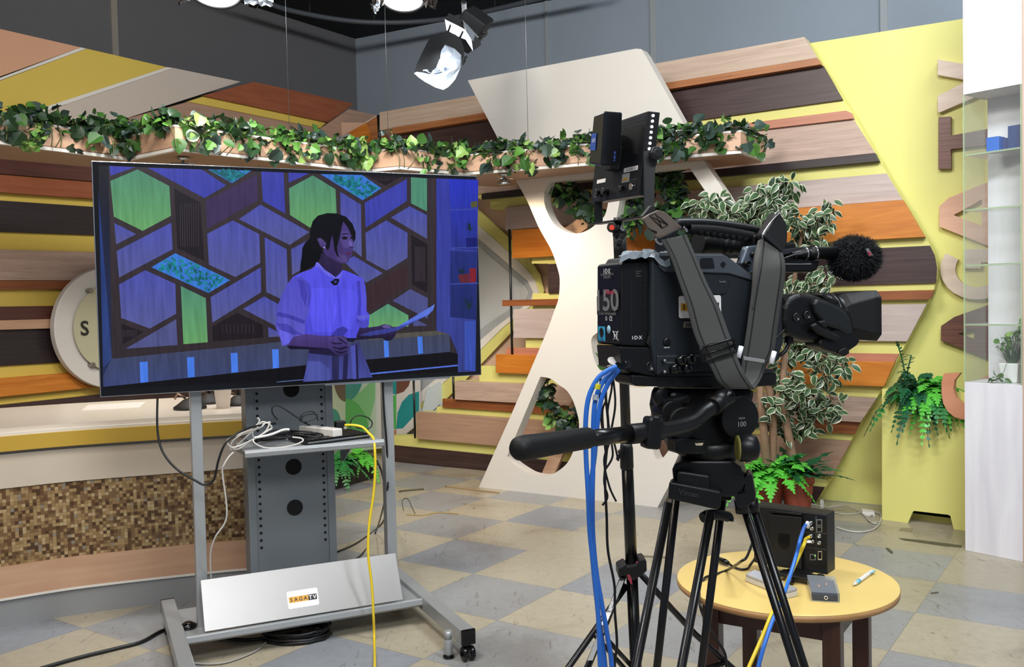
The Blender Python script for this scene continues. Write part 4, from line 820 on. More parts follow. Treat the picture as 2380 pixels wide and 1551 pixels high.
# power adapters and cradle
def brick(px, py, w, dd, h, lab, m=BLK, nm='power_adapter', rz=.43, cat='adapter'):
    c = ctz(*Z0(px, py), T); b = MB(); b.box(c + Vector((0, 0, h / 2)), (w, dd, h), Euler((0, 0, rz)).to_matrix()); return tag(b.build(nm, m, bevel=.005), lab, cat)
brick(830, 660, .10, .06, .028, 'black vented adapter box at the left front of the cart tray under the white cord')
brick(1500, 540, .064, .04, .046, 'glossy black wall-plug adapter standing above the power strip on the cart tray', BLKG, rz=.2)
brick(1680, 530, .045, .04, .036, 'dark grey plug adapter on the cart tray beside the glossy black adapter', plain('dark grey plastic', '303236', .4))
brick(1745, 580, .013, .018, .028, 'small cream coloured cable tag on the cart tray behind the keyboard', plain('cream plastic', 'D8D2BE', .5), 'cable_tag', cat='tag')
def zp(x, y, ly): return con(*Z0(x, y), ly)
def wloops(lists, r, m, lab, grp=None, ly=-.42):
    for i, l in enumerate(lists): cable([zp(x, y, ly - .012 * i) for x, y in l], r, m, lab[i], group=grp)
wloops([[(640, 385), (665, 430), (600, 520), (580, 600), (620, 640), (760, 560), (820, 520), (790, 470), (700, 440), (620, 520), (420, 700), (320, 790), (300, 740), (400, 620), (560, 560), (700, 470), (800, 440)],
        [(800, 440), (740, 560), (560, 680), (400, 780), (310, 760), (330, 680), (460, 590), (600, 540), (690, 500), (740, 450)],
        [(820, 520), (600, 650), (350, 760), (260, 700), (300, 640), (500, 560), (650, 500)]], .0032, WCB,
       ['white cable coil over the left tray end, upper loop standing up', 'white cable coil over the left end of the cart tray, middle loops', 'white cable coil over the left end of the cart tray, widest low loops'])
cable([zp(1040, 535, -.45), zp(960, 540, -.455), zp(800, 600, -.46), zp(600, 640, -.46)], .0048, plain('bright white cord', 'DEDCD8', .4), 'thick white mains cord running from the power strip to the coil on the tray', k=8)
cable([zp(590, 650, -.47), zp(600, 700, -.48), zp(720, 760, -.485), zp(900, 765, -.485), zp(1100, 730, -.485), zp(1210, 680, -.48), zp(1190, 645, -.47), zp(1080, 630, -.46)], .003, WCB, 'thin white cable bowing over the front of the cart tray to the keyboard')
cable([zp(340, 820, -.5), zp(280, 880, -.5), zp(220, 980, -.5), con(517, 1100, -.49), con(527, 1200, -.46), con(500, 1250, -.43), con(489, 1290, -.4), con(491, 1350, -.36)], .0032, WCB, 'white cable hanging from the cart tray down behind the sloped plate')
cable([zp(890, 410, -.36), zp(830, 330, -.37), zp(830, 250, -.37), zp(900, 235, -.37), zp(1000, 290, -.37), zp(1150, 390, -.37), zp(1260, 450, -.38)], .0026, BCB, 'black cable loop standing highest at the left above the cart tray')
cable([zp(1400, 420, -.38), zp(1380, 350, -.38), zp(1320, 305, -.38), zp(1220, 330, -.38), zp(1165, 400, -.38), zp(1210, 440, -.385), zp(1340, 410, -.39), zp(1390, 350, -.39), zp(1300, 340, -.39), zp(1210, 370, -.39), zp(1200, 430, -.38), zp(1300, 480, -.37)], .0026, BCB, 'black cable wound in two small loops above the tray middle')
cable([zp(1810, 510, -.36), zp(1815, 430, -.36), zp(1880, 365, -.36), zp(1990, 370, -.36), zp(2075, 430, -.36), zp(2070, 500, -.36), zp(2000, 525, -.36), zp(1880, 510, -.36)], .0026, BCB, 'black cable loop over the right end of the cart tray')
tg = MB(); rr = random.Random(5)
for i in range(6): tg.tube(smooth([cpt(-.20 + rr.uniform(0, .05), -.36 + rr.uniform(-.03, .05), T + .006 + .004 * i), cpt(-.08, -.33 + rr.uniform(-.05, .05), T + .02 + .005 * i), cpt(.05, -.36 + rr.uniform(-.05, .05), T + .012 + .005 * i), cpt(.13, -.33, T + .008)], 6), .003, 6)
tag(tg.build('cable_bundle', BCB), 'flat bundle of black cables lying across the back of the cart tray', 'cables')
cable([con(366, 925, -.38), con(366, 1000, -.40), con(378, 1050, -.42), con(410, 1090, -.45), con(455, 1118, -.47), con(476, 1127, -.48), con(497, 1115, -.49), con(508, 1070, -.5), con(525, 1030, -.5), con(560, 1003, -.48), con(600, 990, -.44), con(640, 985, -.38)], .0042, BCB, 'black cable sagging between the television left part and the cart tray')
cable([zp(1740, 480, -.38), zp(1850, 480, -.4), zp(1960, 505, -.42), zp(2040, 580, -.44), con(868, 1020, -.47), con(871, 1042, -.505), con(872, 1090, -.51), con(868, 1150, -.51), con(858, 1220, -.51), con(856, 1290, -.52), con(864, 1360, -.53), con(868, 1430, -.54), con(870, 1490, -.55), floor_at(871, 1545, .02), floor_at(870, 1580, .006)], .0052, YCB, 'yellow cable hanging from the cart tray down in front of the sloped plate')
cable([con(889, 885, -.37), con(893, 960, -.37), con(899, 1040, -.365), con(901, 1110, -.33), con(898, 1150, -.28), floor_at(874, 1235, .02), floor_at(840, 1290, .006), floor_at(790, 1318, .006)], .0042, BCB, 'black cable down the right post of the cart to the floor behind it')
cable([con(876, 1070, -.2), con(890, 1110, -.1), floor_at(900, 1180, .1), floor_at(885, 1220, .006), floor_at(830, 1262, .006), floor_at(784, 1283, .006)], .0042, BCB, 'second black cable looping behind the right post of the cart')
cable([floor_at(630, 1478, .006), floor_at(600, 1510, .006), floor_at(540, 1536, .006), floor_at(490, 1544, .006), floor_at(430, 1540, .006)], .0035, GCB, 'thin grey cable curving on the floor under the television cart')
cable([floor_at(90, 1556, .008), floor_at(180, 1530, .008), floor_at(270, 1508, .008), floor_at(330, 1492, .008), floor_at(388, 1464, .008), floor_at(460, 1470, .008), floor_at(560, 1488, .008), floor_at(640, 1480, .008), floor_at(700, 1470, .008)], .0075, BCB, 'thick black cable crossing the floor from the lower left to under the cart')

# coil of dark cable under the cart
cc2 = floor_at(690, 1462, .03); b = MB(); rr = random.Random(2)
for i in range(7):
    r_ = .13 - .008 * (i % 3); z_ = -.022 + .011 * (i // 2) ; b.tube([cc2 + Vector((r_ * math.cos(a * .2618) + rr.uniform(-.004, .004), r_ * .8 * math.sin(a * .2618), z_ + rr.uniform(-.003, .003))) for a in range(25)], .0065, 8)
tag(b.build('cable_coil', BCB), 'dark round coil of cable lying on the floor under the television cart', 'cable')
# ================================================================ broadcast camcorder
KA = Vector((math.cos(math.radians(19.4)), math.sin(math.radians(19.4)), 0)); KQ = Vector((0.202, 1.721, 0)); SPn = Vector((KA.y, -KA.x, 0))
SPL = Plane(KQ, 19.4); KU = Vector((0, 0, 1))
kf = frame(Vector((0.37, 1.835, 1.15)), KA)
cm = thing('video_camera', 'large dark shoulder broadcast video camera on the tripod, pointing right, with furry microphone', 'video camera', xf=kf)
Z1_ = lambda x, y: (1370 + x / 4.563, 560 + y / 4.563)
Z2_ = lambda x, y: (1480 + x / 5.171, 460 + y / 5.171)
Z5_ = lambda x, y: (1720 + x / 4.309, 480 + y / 4.309)
KB = plain('dark blue-grey camera shell', '20252A', 0.45, var=0.05, bump=0.15, bscale=700, spec=.35); KL = plain('lighter grey camera trim', '43484F', 0.4, var=0.04, bump=0.1, bscale=700)
KK = plain('black camera plastic', '0B0B0D', 0.4, var=0.08, bump=0.15, bscale=600, spec=.35); KR = plain('black rubberised plastic', '111112', 0.55, var=0.08, bump=0.3, bscale=500, spec=.35)
LBLW = plain('white print', 'D8D8D8', 0.5); LBLG = plain('grey print', '7E7E7C', 0.5)
def ks(nm, pts, off, th, m, par=cm, bevel=.002, tf=None, holes=()):
    if tf: pts = [tf(*p) for p in pts]
    b = MB(); b.prism(SPL.poly(pts, off), -SPL.n * th, [SPL.poly([tf(*q) for q in h] if tf else h, off) for h in holes]); return b.build(nm, m, par, bevel=bevel, uv=SPL.uv)
body = ks('camera_body', [(1513, 593), (1521, 587), (1681, 589), (1694, 596), (1751, 638), (1805, 662), (1822, 700), (1822, 800), (1806, 843), (1700, 858), (1524, 874), (1513, 800)], .012, .115, KB, bevel=.006)
ks('upper_trim', [(1530, 592), (1680, 592), (1692, 598), (1750, 641), (1752, 653), (1695, 636), (1640, 634), (1545, 632), (1532, 620)], .017, .006, KL, body, .002)
ks('display_window', [(1628, 600), (1657, 600), (1662, 624), (1628, 625)], .0185, .002, BLKG, body, .001); ks('door_panel', [(1622, 645), (1700, 646), (1690, 678), (1682, 684), (1622, 682)], .016, .003, plain('dark door panel', '1B1E22', .35), body, .002)
MB().cyl(SPL.px(1681, 614, .017), SPL.px(1681, 614, .021), .0045, n=16).build('side_button', BLKG, body)
ks('rear_frame', [(1497, 590), (1520, 586), (1527, 600), (1527, 800), (1513, 812), (1503, 800), (1512, 770), (1512, 610)], .008, .11, KK, body, .003)
ks('remote_cap', [(1544, 790), (1552, 782), (1560, 790), (1562, 800), (1552, 806), (1542, 800)], .016, .006, KK, body, .003)
ks('lower_adapter', [(1441, 806), (1525, 808), (1527, 872), (1523, 876), (1455, 862), (1446, 858)], .004, .105, KK, cm, .003)
ks('lower_ledge', [(1527, 826), (1700, 826), (1700, 857), (1527, 872)], .016, .02, KB, body, .003)
xl = MB(); xl.lathe(SPL.px(1511, 852, .004), [(.009, -.002), (.009, .003), (.0075, .003), (.0075, .001), (0, .001)], 24, axis=SPL.n); xl.build('connector_ring', plain('dark steel', '4A4A4C', .3, metal=.8), cm)
for x, y, r in ((1580, 838, .0105), (1602, 836, .0105), (1566, 858, .0105), (1594, 856, .0095), (1540, 838, .003), (1540, 864, .003)):
    c = SPL.px(x, y, .016); MB().lathe(c, [(r, 0), (r, .008), (r * .8, .011), (0, .011)], 20, axis=SPL.n).build('connector_cap', BLKG if r > .005 else CHR, cm)
for tx, x, y, w, m in (('REMOTE', 1550, 808, 14, LBLW), ('HDCAM', 1617, 755, 50, INK), ('Tele-File', 1679, 655, 18, LBLG), ('OPTICAL IN', 1559, 843, 20, LBLG)):
    if tx == 'HDCAM': ks('name_plate', [(1588, 762), (1590, 748), (1645, 748), (1643, 763)], .0135, .001, plain('tan name plate', '8D8674', .4, metal=.4), body, 0)
    k = MB(); add_text(k, tx, SPL.px(x, y, .0205 if y > 800 else (.0145 if tx == 'HDCAM' else .0175)), KA, KU, width=w * 1.78 / F, bold=True); k.build('print', m, body)
saga_sticker(body, None, SPL.px(1627, 713, .0125), KA, KU, .092, .042)
# battery
bt = ks('battery', [(1442.5, 615), (1447, 609), (1508, 606), (1513, 612), (1513, 800), (1508, 806), (1447, 804), (1442, 800)], 0, .105, KK, cm, .004)
ks('battery_seam', [(1463, 650), (1470, 650), (1470, 770), (1463, 770)], .0006, .001, BLKG, bt, 0)
vb = MB()
for i in range(26): y = 652 + i * 4.6; vb.prism(SPL.poly([(1494, y), (1504, y), (1504, y + 2), (1494, y + 2)], .0012), -SPL.n * .001)
vb.build('vent_slots', KR, bt)
def sidetext(tx, x, y, wpx, m, par, off=.0008, bold=False, h=None):
    k = MB(); add_text(k, tx, SPL.px(x, y, off), KA, KU, width=wpx * 1.72 / F / .95, bold=bold, height=h); k.build('print', m, par)
sidetext('I·D·X', 1481, 785, 25, LBLW, bt, bold=True); sidetext('DC OUT', 1484, 631, 12, LBLG, bt); sidetext('ONLY', 1482, 636, 9, LBLG, bt); sidetext('60W Max', 1484, 642, 12, LBLG, bt)
BKn = -KA; bo = KQ - KA * .0006          # rear face of the battery: corner nearest the viewer, running away from us
zt_, zb_ = SPL.px(1442, 615).z, SPL.px(1442, 802).z
def rear(u, v, d=0): return bo + SPn * (-.105 + u * .105) + Vector((0, 0, zb_ + (zt_ - zb_) * v)) - KA * d
def rq(nm, u0, u1, v0, v1, m, d=.0004, slant=0.0):
    b = MB(); b.prism([rear(u0, v0 - slant, d), rear(u1, v0, d), rear(u1, v1, d), rear(u0, v1 - slant, d)], KA * .0003); return b.build(nm, m, bt)
def rt(tx, u, v, w, m, bold=False, d=.0009, h=None):
    k = MB(); add_text(k, tx, rear(u, v, d), SPn, KU, width=w * .105, bold=bold, height=h); k.build('print', m, bt)
rt('I·D·X', .52, .93, .28, LBLW, True); rt('Lithium-ion Battery', .52, .888, .55, LBLG); rt('ENDURA', .52, .855, .3, LBLG)
rq('silver_panel', .04, .98, .44, .68, plain('dark panel print', '1E1E1E', .5), .0003, .07)
RED = plain('red script print', 'B0304A', .5)
rt('150', .53, .56, .9, plain('silver grey print', '8C8C8A', .35, metal=.3), True, .0011, .042); rt('Power', .64, .665, .36, RED, True, .0014)
rt('Li-ion rechargeable', .5, .385, .72, LBLG); rt('CE', .64, .325, .13, LBLW, True); rt('O', .45, .325, .08, LBLW, True)
rq('blue_label', .08, .38, .03, .22, plain('sky blue label', '2F9BC8', .45)); rt('Li-ion', .23, .055, .2, INK); 
k = MB(); k.lathe(rear(.23, .14, .0008), [(.0095, 0), (.0095, .0003), (.0075, .0003), (.0075, 0)], 20, axis=-KA); k.build('print_ring', INK, bt)
k = MB(); k.lathe(rear(.55, .185, .0008), [(0.0, 0), (.008, 0), (.008, .0003), (0, .0003)], 20, axis=-KA); k.build('print_disc', plain('pale blue print', '9FC4D8', .5), bt)
k = MB()
for s in (-1, 1): k.tube([rear(.82 - .11 * s, .05, .0008), rear(.82 + .11 * s, .17, .0008)], .0006, 6)
k.tube([rear(.76, .16, .0008), rear(.78, .07, .0008), rear(.87, .07, .0008), rear(.89, .16, .0008), rear(.76, .16, .0008)], .0006, 6); k.build('print_symbol', LBLW, bt)
# tape and clear plastic over the rear top
PL2 = plain('crumpled clear plastic', '8E979F', 0.12, var=0.12, scale=40, bump=1.0, bscale=60)
rows = []; rr = random.Random(4)
for i in range(9):
    row = []
    for j in range(13):
        x = 1440 + j * 9.6; top = 592 - 12 * math.sin(min(1, j / 3) * 1.2) + (6 if j > 8 else 0); w = i / 8
        off = .02 - w * .10; z = 0.0; p = SPL.px(x, top + (20 if i == 0 else 4 if i == 1 else 0) + (14 if (j > 9 and i < 2) else 0), .018 if i < 2 else .018 - (i - 1) * .017)
        if i >= 2: p.z = SPL.px(x, top, .018).z
        row.append(p + Vector((rr.uniform(-.003, .003), rr.uniform(-.002, .002), rr.uniform(-.003, .004))))
    rows.append(row)
MB().grid(rows, smooth=False).build('plastic_cover', PL2, cm, solid=.0004)
ks('rear_top_block', [(1455, 598), (1520, 590), (1520, 604), (1446, 612)], -.01, .08, KK, cm, .003); ks('tape_strip', [(1466, 588), (1512, 586), (1512, 591), (1466, 592)], .002, .03, BLKG, cm, 0)
# handle
hd = MB(); HO = -.055
hp_ = smooth([SPL.px(*p, HO) for p in ((1560, 540), (1568, 524), (1590, 521), (1640, 522), (1700, 529), (1752, 538), (1774, 545), (1776, 575))], 6)
hd.tube(hp_, .0155, 12, flat=.75); hd.build('handle', KK, cm)
k = MB(); k.tube(smooth([SPL.px(*p, HO + .004) for p in ((1600, 531), (1650, 533), (1700, 540), (1750, 550))], 5), .0125, 10)
for i in range(9): q = SPL.px(1612 + i * 15, 536 + i * 2.2, HO + .006); k.sphere(q, .0095, 8)
k.build('handle_grip', KR, cm)
ks('handle_post', [(1550, 535), (1574, 528), (1580, 592), (1548, 592)], -.03, .05, KK, cm, .004); ks('handle_post', [(1752, 545), (1790, 545), (1788, 660), (1752, 600)], -.03, .05, KK, cm, .004)
ks('front_bracket', [(1737, 572), (1766, 570), (1764, 626), (1740, 636), (1722, 612)], -.02, .02, plain('pale blue-grey metal', '8E9AAB', .25, metal=.7), cm, .003)
for c in ((1749, 592), (1732, 614)): MB().lathe(SPL.px(*c, -.018), [(.006, -.004), (.006, .012), (.0035, .012), (.0035, .004), (0, .004)], 16, axis=SPL.n).build('bracket_knob', KK, cm)
ks('handle_rail', [(1689, 590), (1735, 590), (1735, 600), (1700, 600)], -.03, .02, plain('dark steel', '4A4A4C'), cm, .001)
# viewfinder behind the handle
vo = -.135; vc = SPL.px(1622, 563, vo); ve = SPL.px(1742, 572, vo); vx = (ve - vc).normalized(); L = (ve - vc).length
pr = [(.027, 0), (.0285, .004), (.026, .014), (.024, .045), (.0225, .047), (.0225, .054), (.0245, .056), (.0245, .061), (.022, .063), (.022, .071), (.0235, .073), (.0235, .077), (.020, .080), (.018, L)]
MB().lathe(vc, pr, 28, axis=vx).build('viewfinder', KR, cm); k = MB(); k.box(SPL.px(1790, 590, vo + .02), (.09, .06, .045), frame((0, 0, 0), KA).to_3x3()); k.build('viewfinder_body', KK, cm, bevel=.006)
# microphone holder and windscreen
mo = -.06
ks('viewfinder_arm', [(1800, 582), (1868, 574), (1892, 574), (1892, 584), (1800, 596)], mo, .03, plain('dark steel', '4A4A4C'), cm, .003); ks('holder_arm', [(1800, 598), (1862, 598), (1905, 606), (1900, 628), (1888, 633), (1800, 633)], mo, .035, KK, cm, .004)
ks('arm_edge', [(1800, 612), (1860, 613), (1885, 612), (1885, 615), (1800, 615)], mo + .002, .002, LBLG, cm, 0)
m0, m1 = SPL.px(1868, 590, mo), SPL.px(1965, 588, mo); mx_ = (m1 - m0).normalized(); Lm = (m1 - m0).length
MB().lathe(m0, [(.004, -.03), (.006, -.02), (.010, -.002), (.0125, 0), (.0125, .004), (.010, .005), (.010, .018), (.015, .020), (.0165, .024), (.0165, .03), (.014, .032), (.0145, Lm)], 24, axis=mx_).build('microphone', KK, cm)
for a in (0.001, .022): MB().lathe(m0 + mx_ * a, [(.0135 + (.004 if a > .01 else 0), 0), (.0140 + (.004 if a > .01 else 0), .002), (.0135 + (.004 if a > .01 else 0), .004)], 24, axis=mx_).build('chrome_ring', plain('chrome', 'C8C8C8'), cm)
MB().tube(smooth([SPL.px(*p, mo + .01) for p in ((1866, 592), (1845, 594), (1822, 602))], 6), .003, 8).build('microphone_cable', KK, cm)
def fur(c, r, sc, n, m, nm, par, axis=None):
    b = MB(); rr = random.Random(11); b.sphere(c, r * .86, 18, sc=sc)
    for i in range(n):
        u = rr.uniform(-1, 1); t = rr.uniform(0, 6.283); q = math.sqrt(1 - u * u); d = Vector((q * math.cos(t) * sc[0], q * math.sin(t) * sc[1], u * sc[2]))
        p = c + d * r * .82; t_ = Vector((rr.gauss(0, .5), rr.gauss(0, .5), rr.gauss(0, .5) - .25)); tip = p + (d.normalized() + t_).normalized() * r * rr.uniform(.18, .38)
        mid = p.lerp(tip, .55) + Vector((rr.gauss(0, 1), rr.gauss(0, 1), rr.gauss(0, 1))) * r * .03; s = d.cross(t_).normalized() * r * .016
        k = b._a([p - s, p + s, mid + s * .7, mid - s * .7, tip]); b._f((k, k + 1, k + 2, k + 3)); b._f((k + 3, k + 2, k + 4))
    return b.build(nm, m, par, fix=False)
FURM = plain('dark grey fur', '1E1F22', 0.85, var=0.3, scale=120)
fc = SPL.px(1985, 600, mo); fw_ = fur(fc, .050, (1.13, 1.0, .93), 9000, FURM, 'fur_windscreen', cm)
k = MB(); k.prism([SPL.px(*p, mo + .052) for p in ((2012, 579), (2017, 577), (2029, 594), (2019, 596))], SPL.n * .001); k.build('fur_label', LBLG, cm); k = MB(); k.prism([SPL.px(*p, mo + .0535) for p in ((2017, 586), (2020, 584), (2026, 593), (2020, 594))], SPL.n * .0006); k.build('fur_label_mark', RED, cm)
# lens
lo = -.05
l0, l1 = SPL.px(1815, 742, lo), SPL.px(2000, 734, lo); lx = (l1 - l0).normalized(); LL = (l1 - l0).length
pxr = lambda p, x: p * (1.72 + .33 * (x - 1442) / 600) / F
MB().lathe(l0, [(.040, 0), (.043, .006), (.043, .02), (.050, .024), (.052, .05), (.052, .085), (.048, .09), (.050, .095), (.050, .12), (.045, .124), (.047, .128), (.047, .16), (.044, .163), (.044, LL)], 40, axis=lx).build('lens_barrel', KK, cm)
for a, r in ((.100, .0515), (.112, .0515), (.136, .0485), (.150, .0485)): MB().lathe(l0 + lx * a, [(r - .001, 0), (r, .001), (r, .0025), (r - .001, .0035)], 40, axis=lx).build('lens_ring', plain('dark steel', '4A4A4C'), cm)
rg = MB()
for i in range(48):
    a = i / 48 * 6.283; u = lx.orthogonal().normalized(); v = lx.cross(u); d = u * math.cos(a) + v * math.sin(a); rg.box(l0 + lx * .073 + d * .0522, (.018, .003, .0016), Matrix((lx, d.cross(lx), d)).transposed())
rg.build('zoom_ring', KR, cm)
hc = lambda x, y, o: SPL.px(x, y, o)
def hood(x, yt, yb, o0, o1, ch):
    z1, z0 = SPL.px(x, yt, lo).z, SPL.px(x, yb, lo).z; c = SPL.px(x, 700, lo); c.z = 0; n = SPL.n
    P = lambda o, z: c + n * (o - lo) + Vector((0, 0, z)); return [P(o0 + ch, z0), P(o1 - ch, z0), P(o1, z0 + ch), P(o1, z1 - ch), P(o1 - ch, z1), P(o0 + ch, z1), P(o0, z1 - ch), P(o0, z0 + ch)]
rows = [hood(1932, 690, 780, -.09, -.010, .025), hood(1944, 682, 786, -.10, .0, .022), hood(1984, 677, 790, -.125, .016, .014), hood(1997, 676, 791, -.128, .018, .014), hood(1997, 681, 786, -.122, .012, .012), hood(1970, 690, 778, -.10, .0, .012)]
b = MB(); b.grid(rows, smooth=False, closed=True); n = 8; b._f(range(n)); b._f([len(b.v) - n + i for i in reversed(range(n))]); b.build('lens_hood', KR, cm, bevel=.002)
def kg(nm, pts, off, th, m, par=cm, bevel=.01, seg=4):
    b = MB(); b.prism(SPL.poly([Z5_(*p) for p in pts], off), -SPL.n * th); return b.build(nm, m, par, bevel=bevel, seg=seg)
gr = kg('lens_drive_unit', [(470, 930), (560, 880), (610, 870), (720, 890), (820, 905), (900, 940), (1000, 985), (1090, 1030), (1130, 1090), (1165, 1260), (1120, 1330), (1040, 1370), (920, 1370), (780, 1370), (640, 1345), (540, 1310), (460, 1260), (430, 1150), (440, 1020)], .018, .06, KK, bevel=.012)
kg('drive_grip_cover', [(760, 920), (880, 950), (1000, 1010), (1080, 1060), (1120, 1140), (1150, 1280), (1080, 1290), (1000, 1240), (880, 1210), (820, 1150), (760, 1060), (740, 980)], .030, .02, plain('dark green-black grip', '15191A', .45), gr, .008)
kg('hand_strap', [(715, 1200), (765, 1165), (930, 1260), (1010, 1300), (990, 1360), (900, 1330), (800, 1280)], .038, .012, KR, gr, .004); kg('strap_loop', [(800, 1150), (860, 1145), (885, 1170), (870, 1230), (840, 1210), (800, 1180)], .040, .014, KR, gr, .004)
kg('servo_dial', [(900, 1250), (980, 1230), (1080, 1250), (1170, 1290), (1215, 1345), (1180, 1395), (1100, 1450), (1030, 1480), (960, 1470), (860, 1440), (790, 1400), (800, 1340)], .026, .05, KK, gr, .01)
kg('servo_foot', [(985, 1470), (1000, 1440), (1060, 1410), (1100, 1440), (1100, 1475), (1050, 1505)], .03, .03, KR, gr, .003)
for x, y in ((560, 1112), (668, 1092)): MB().lathe(SPL.px(*Z5_(x, y), .018), [(.0085, 0), (.0085, .003), (.006, .004), (.006, .0015), (0, .0025)], 20, axis=SPL.n).build('round_button', plain('dark button', '1D1D1F', .3), gr)
kg('focus_tab', [(800, 890), (830, 870), (880, 905), (990, 940), (1000, 980), (930, 975), (850, 930)], .008, .02, KR, gr, .002)
MB().tube(smooth([SPL.px(*Z5_(*p), .01) for p in ((420, 910), (460, 980), (475, 1100), (450, 1220), (390, 1290), (350, 1330))], 6), .0028, 8).build('lens_cable', KK, cm)
MB().tube(smooth([SPL.px(*Z5_(*p), -.01) for p in ((490, 1310), (485, 1380), (450, 1450), (400, 1490), (370, 1490))], 6), [.009] * 6 + [.004] * 19, 8).build('lens_cable', KK, cm)
# shoulder strap
def webmat():
    m, nt, b = new_mat('grey woven strap'); uv = N(nt, 'ShaderNodeUVMap'); sx = N(nt, 'ShaderNodeSeparateXYZ'); nt.links.new(uv.outputs[0], sx.inputs[0])
    r = ramp(nt, sx.outputs[0], [(0, '4A4A48'), (.13, '151515'), (.18, '52524F'), (.82, '151515'), (.87, '4A4A48')], 'CONSTANT')
    wv = N(nt, 'ShaderNodeTexWave', bands_direction='Y'); wv.inputs['Scale'].default_value = 150; nt.links.new(uv.outputs[0], wv.inputs[0])
    r2 = ramp(nt, wv.outputs[0], [(0, (.78, .78, .78)), (1, (1, 1, 1))]); mx = N(nt, 'ShaderNodeMix', data_type='RGBA', blend_type='MULTIPLY'); mx.inputs[0].default_value = 1
    nt.links.new(r.outputs[0], mx.inputs[6]); nt.links.new(r2.outputs[0], mx.inputs[7]); nt.links.new(mx.outputs[2], b.inputs['Base Color']); b.inputs['Roughness'].default_value = .8; return m
WEB = webmat(); LEA = plain('worn dark leather', '64584F', .3, var=.35, scale=30); LEAD = plain('black leather', '161616', .5, var=.2)
stp = thing('shoulder_strap', 'grey woven shoulder strap with leather ends hanging from the camera handle', 'strap', xf=Matrix.Translation(SPL.px(1750, 903, .05)))
def ribbon(rows, nm, m=WEB, th=.0022):
    L = smooth([SPL.px(*r[0], r[2]) for r in rows], 5); Rr = smooth([SPL.px(*r[1], r[3] if len(r) > 3 else r[2]) for r in rows], 5); b = MB(); g = []; uvs = {}
    t = 0
    for i, (a, c) in enumerate(zip(L, Rr)):
        if i: t += (((a + c) - (L[i - 1] + Rr[i - 1])) / 2).length
        for j in range(7): uvs[len(uvs)] = (j / 6, t)
        g.append([a.lerp(c, j / 6) for j in range(7)])
    b.grid(g); cnt = {id(v): k for k, v in enumerate(b.v)}
    me_uv = lambda co, c_=cnt: uvs[c_[id(co)]]
    return b.build(nm, m, stp, uv=me_uv, solid=th)
ribbon([((1536, 558), (1595, 545), .045), ((1560, 602), (1615, 592), .05), ((1577, 652), (1643, 658), .055), ((1596, 708), (1670, 712), .06), ((1612, 772), (1690, 765), .065), ((1630, 815), (1702, 798), .07), ((1650, 850), (1716, 838), .075), ((1668, 886), (1731, 870), .075), ((1686, 902), (1752, 903), .065)], 'webbing')
ribbon([((1688, 903), (1753, 904), .066), ((1712, 896), (1766, 886), .045), ((1722, 868), (1776, 864), .035), ((1724, 847), (1783, 846), .034), ((1730, 800), (1799, 816), .034), ((1735, 768), (1806, 767), .034), ((1744, 700), (1816, 700), .034), ((1752, 655), (1824, 645), .034), ((1760, 615), (1824, 610), .03), ((1768, 556), (1816, 582), .01)], 'webbing')
ribbon([((1762, 560), (1775, 556), .0, .01), ((1752, 600), (1768, 600), .02, .03), ((1748, 660), (1760, 660), .028, .036), ((1742, 720), (1750, 720), .03, .036)], 'webbing_fold')
def sp(nm, pts, off, th, m, bevel=.002, tf=Z2_):
    b = MB(); b.prism(SPL.poly([tf(*p) for p in pts], off), -SPL.n * th); return b.build(nm, m, stp, bevel=bevel)
pd = sp('leather_end', [(75, 235), (150, 190), (250, 145), (300, 155), (360, 180), (430, 240), (470, 290), (545, 345), (400, 440), (255, 490), (200, 430), (110, 350), (65, 265)], .046, .005, LEA)
sp('leather_hem', [(255, 490), (545, 345), (552, 362), (400, 452), (268, 500)], .048, .006, LEAD)
sp('leather_tip', [(55, 225), (160, 95), (180, 85), (240, 145), (150, 190), (75, 235)], .04, .01, LEAD)
k = MB(); q = lambda x, y: SPL.px(*Z2_(x, y), .0475)
for a, c in (((150, 210), (225, 185)), ((225, 185), (375, 325)), ((375, 325), (305, 362)), ((305, 362), (150, 210)), ((150, 210), (375, 325)), ((225, 185), (305, 362)), ((75, 255), (120, 345)), ((120, 345), (235, 425)), ((195, 385), (245, 415))): k.tube([q(*a), q(*c)], .0007, 6)
k.build('stitching', LEAD, stp)
sp('leather_end', [(235, 290), (330, 130), (370, 60), (400, 55), (470, 170), (480, 260), (475, 370), (430, 465), (330, 380)], .012, .03, LEAD, .004, Z5_)
sp('leather_flap', [(235, 295), (265, 230), (430, 430), (430, 465), (300, 350)], .018, .008, plain('dark vinyl', '222324', .3), .002, Z5_)
k = MB(); k.tube(smooth([SPL.px(*Z5_(*p), .02) for p in ((345, 80), (370, 52), (400, 58), (330, 130), (270, 210), (225, 285), (225, 320))], 5), .0014, 8); k.build('wire_edge', CHR, stp)
k = MB(); k.tube(smooth([SPL.px(*Z2_(*p), .046) for p in ((225, 490), (245, 530), (290, 560), (300, 545))], 5), .002, 8); k.tube(smooth([SPL.px(*Z2_(*p), .046) for p in ((560, 355), (590, 370), (605, 410))], 5), .002, 8); k.build('ring', CHR, stp)
bk_ = [SPL.px(*p, .080) for p in ((1626, 810), (1704, 788), (1712, 818), (1634, 842))]
k = MB(); cpt_ = []
for i in range(4): a, c = bk_[i], bk_[(i + 1) % 4]; cpt_ += [a.lerp(c, .1), a.lerp(c, .5), a.lerp(c, .9)]
cpt_.append(cpt_[0]); k.tube(cpt_, .003, 8); k.tube([bk_[0].lerp(bk_[3], .5), bk_[1].lerp(bk_[2], .5)], .0028, 8); k.build('buckle', plain('black metal buckle', '1A1A1B', .25, metal=.5), stp)
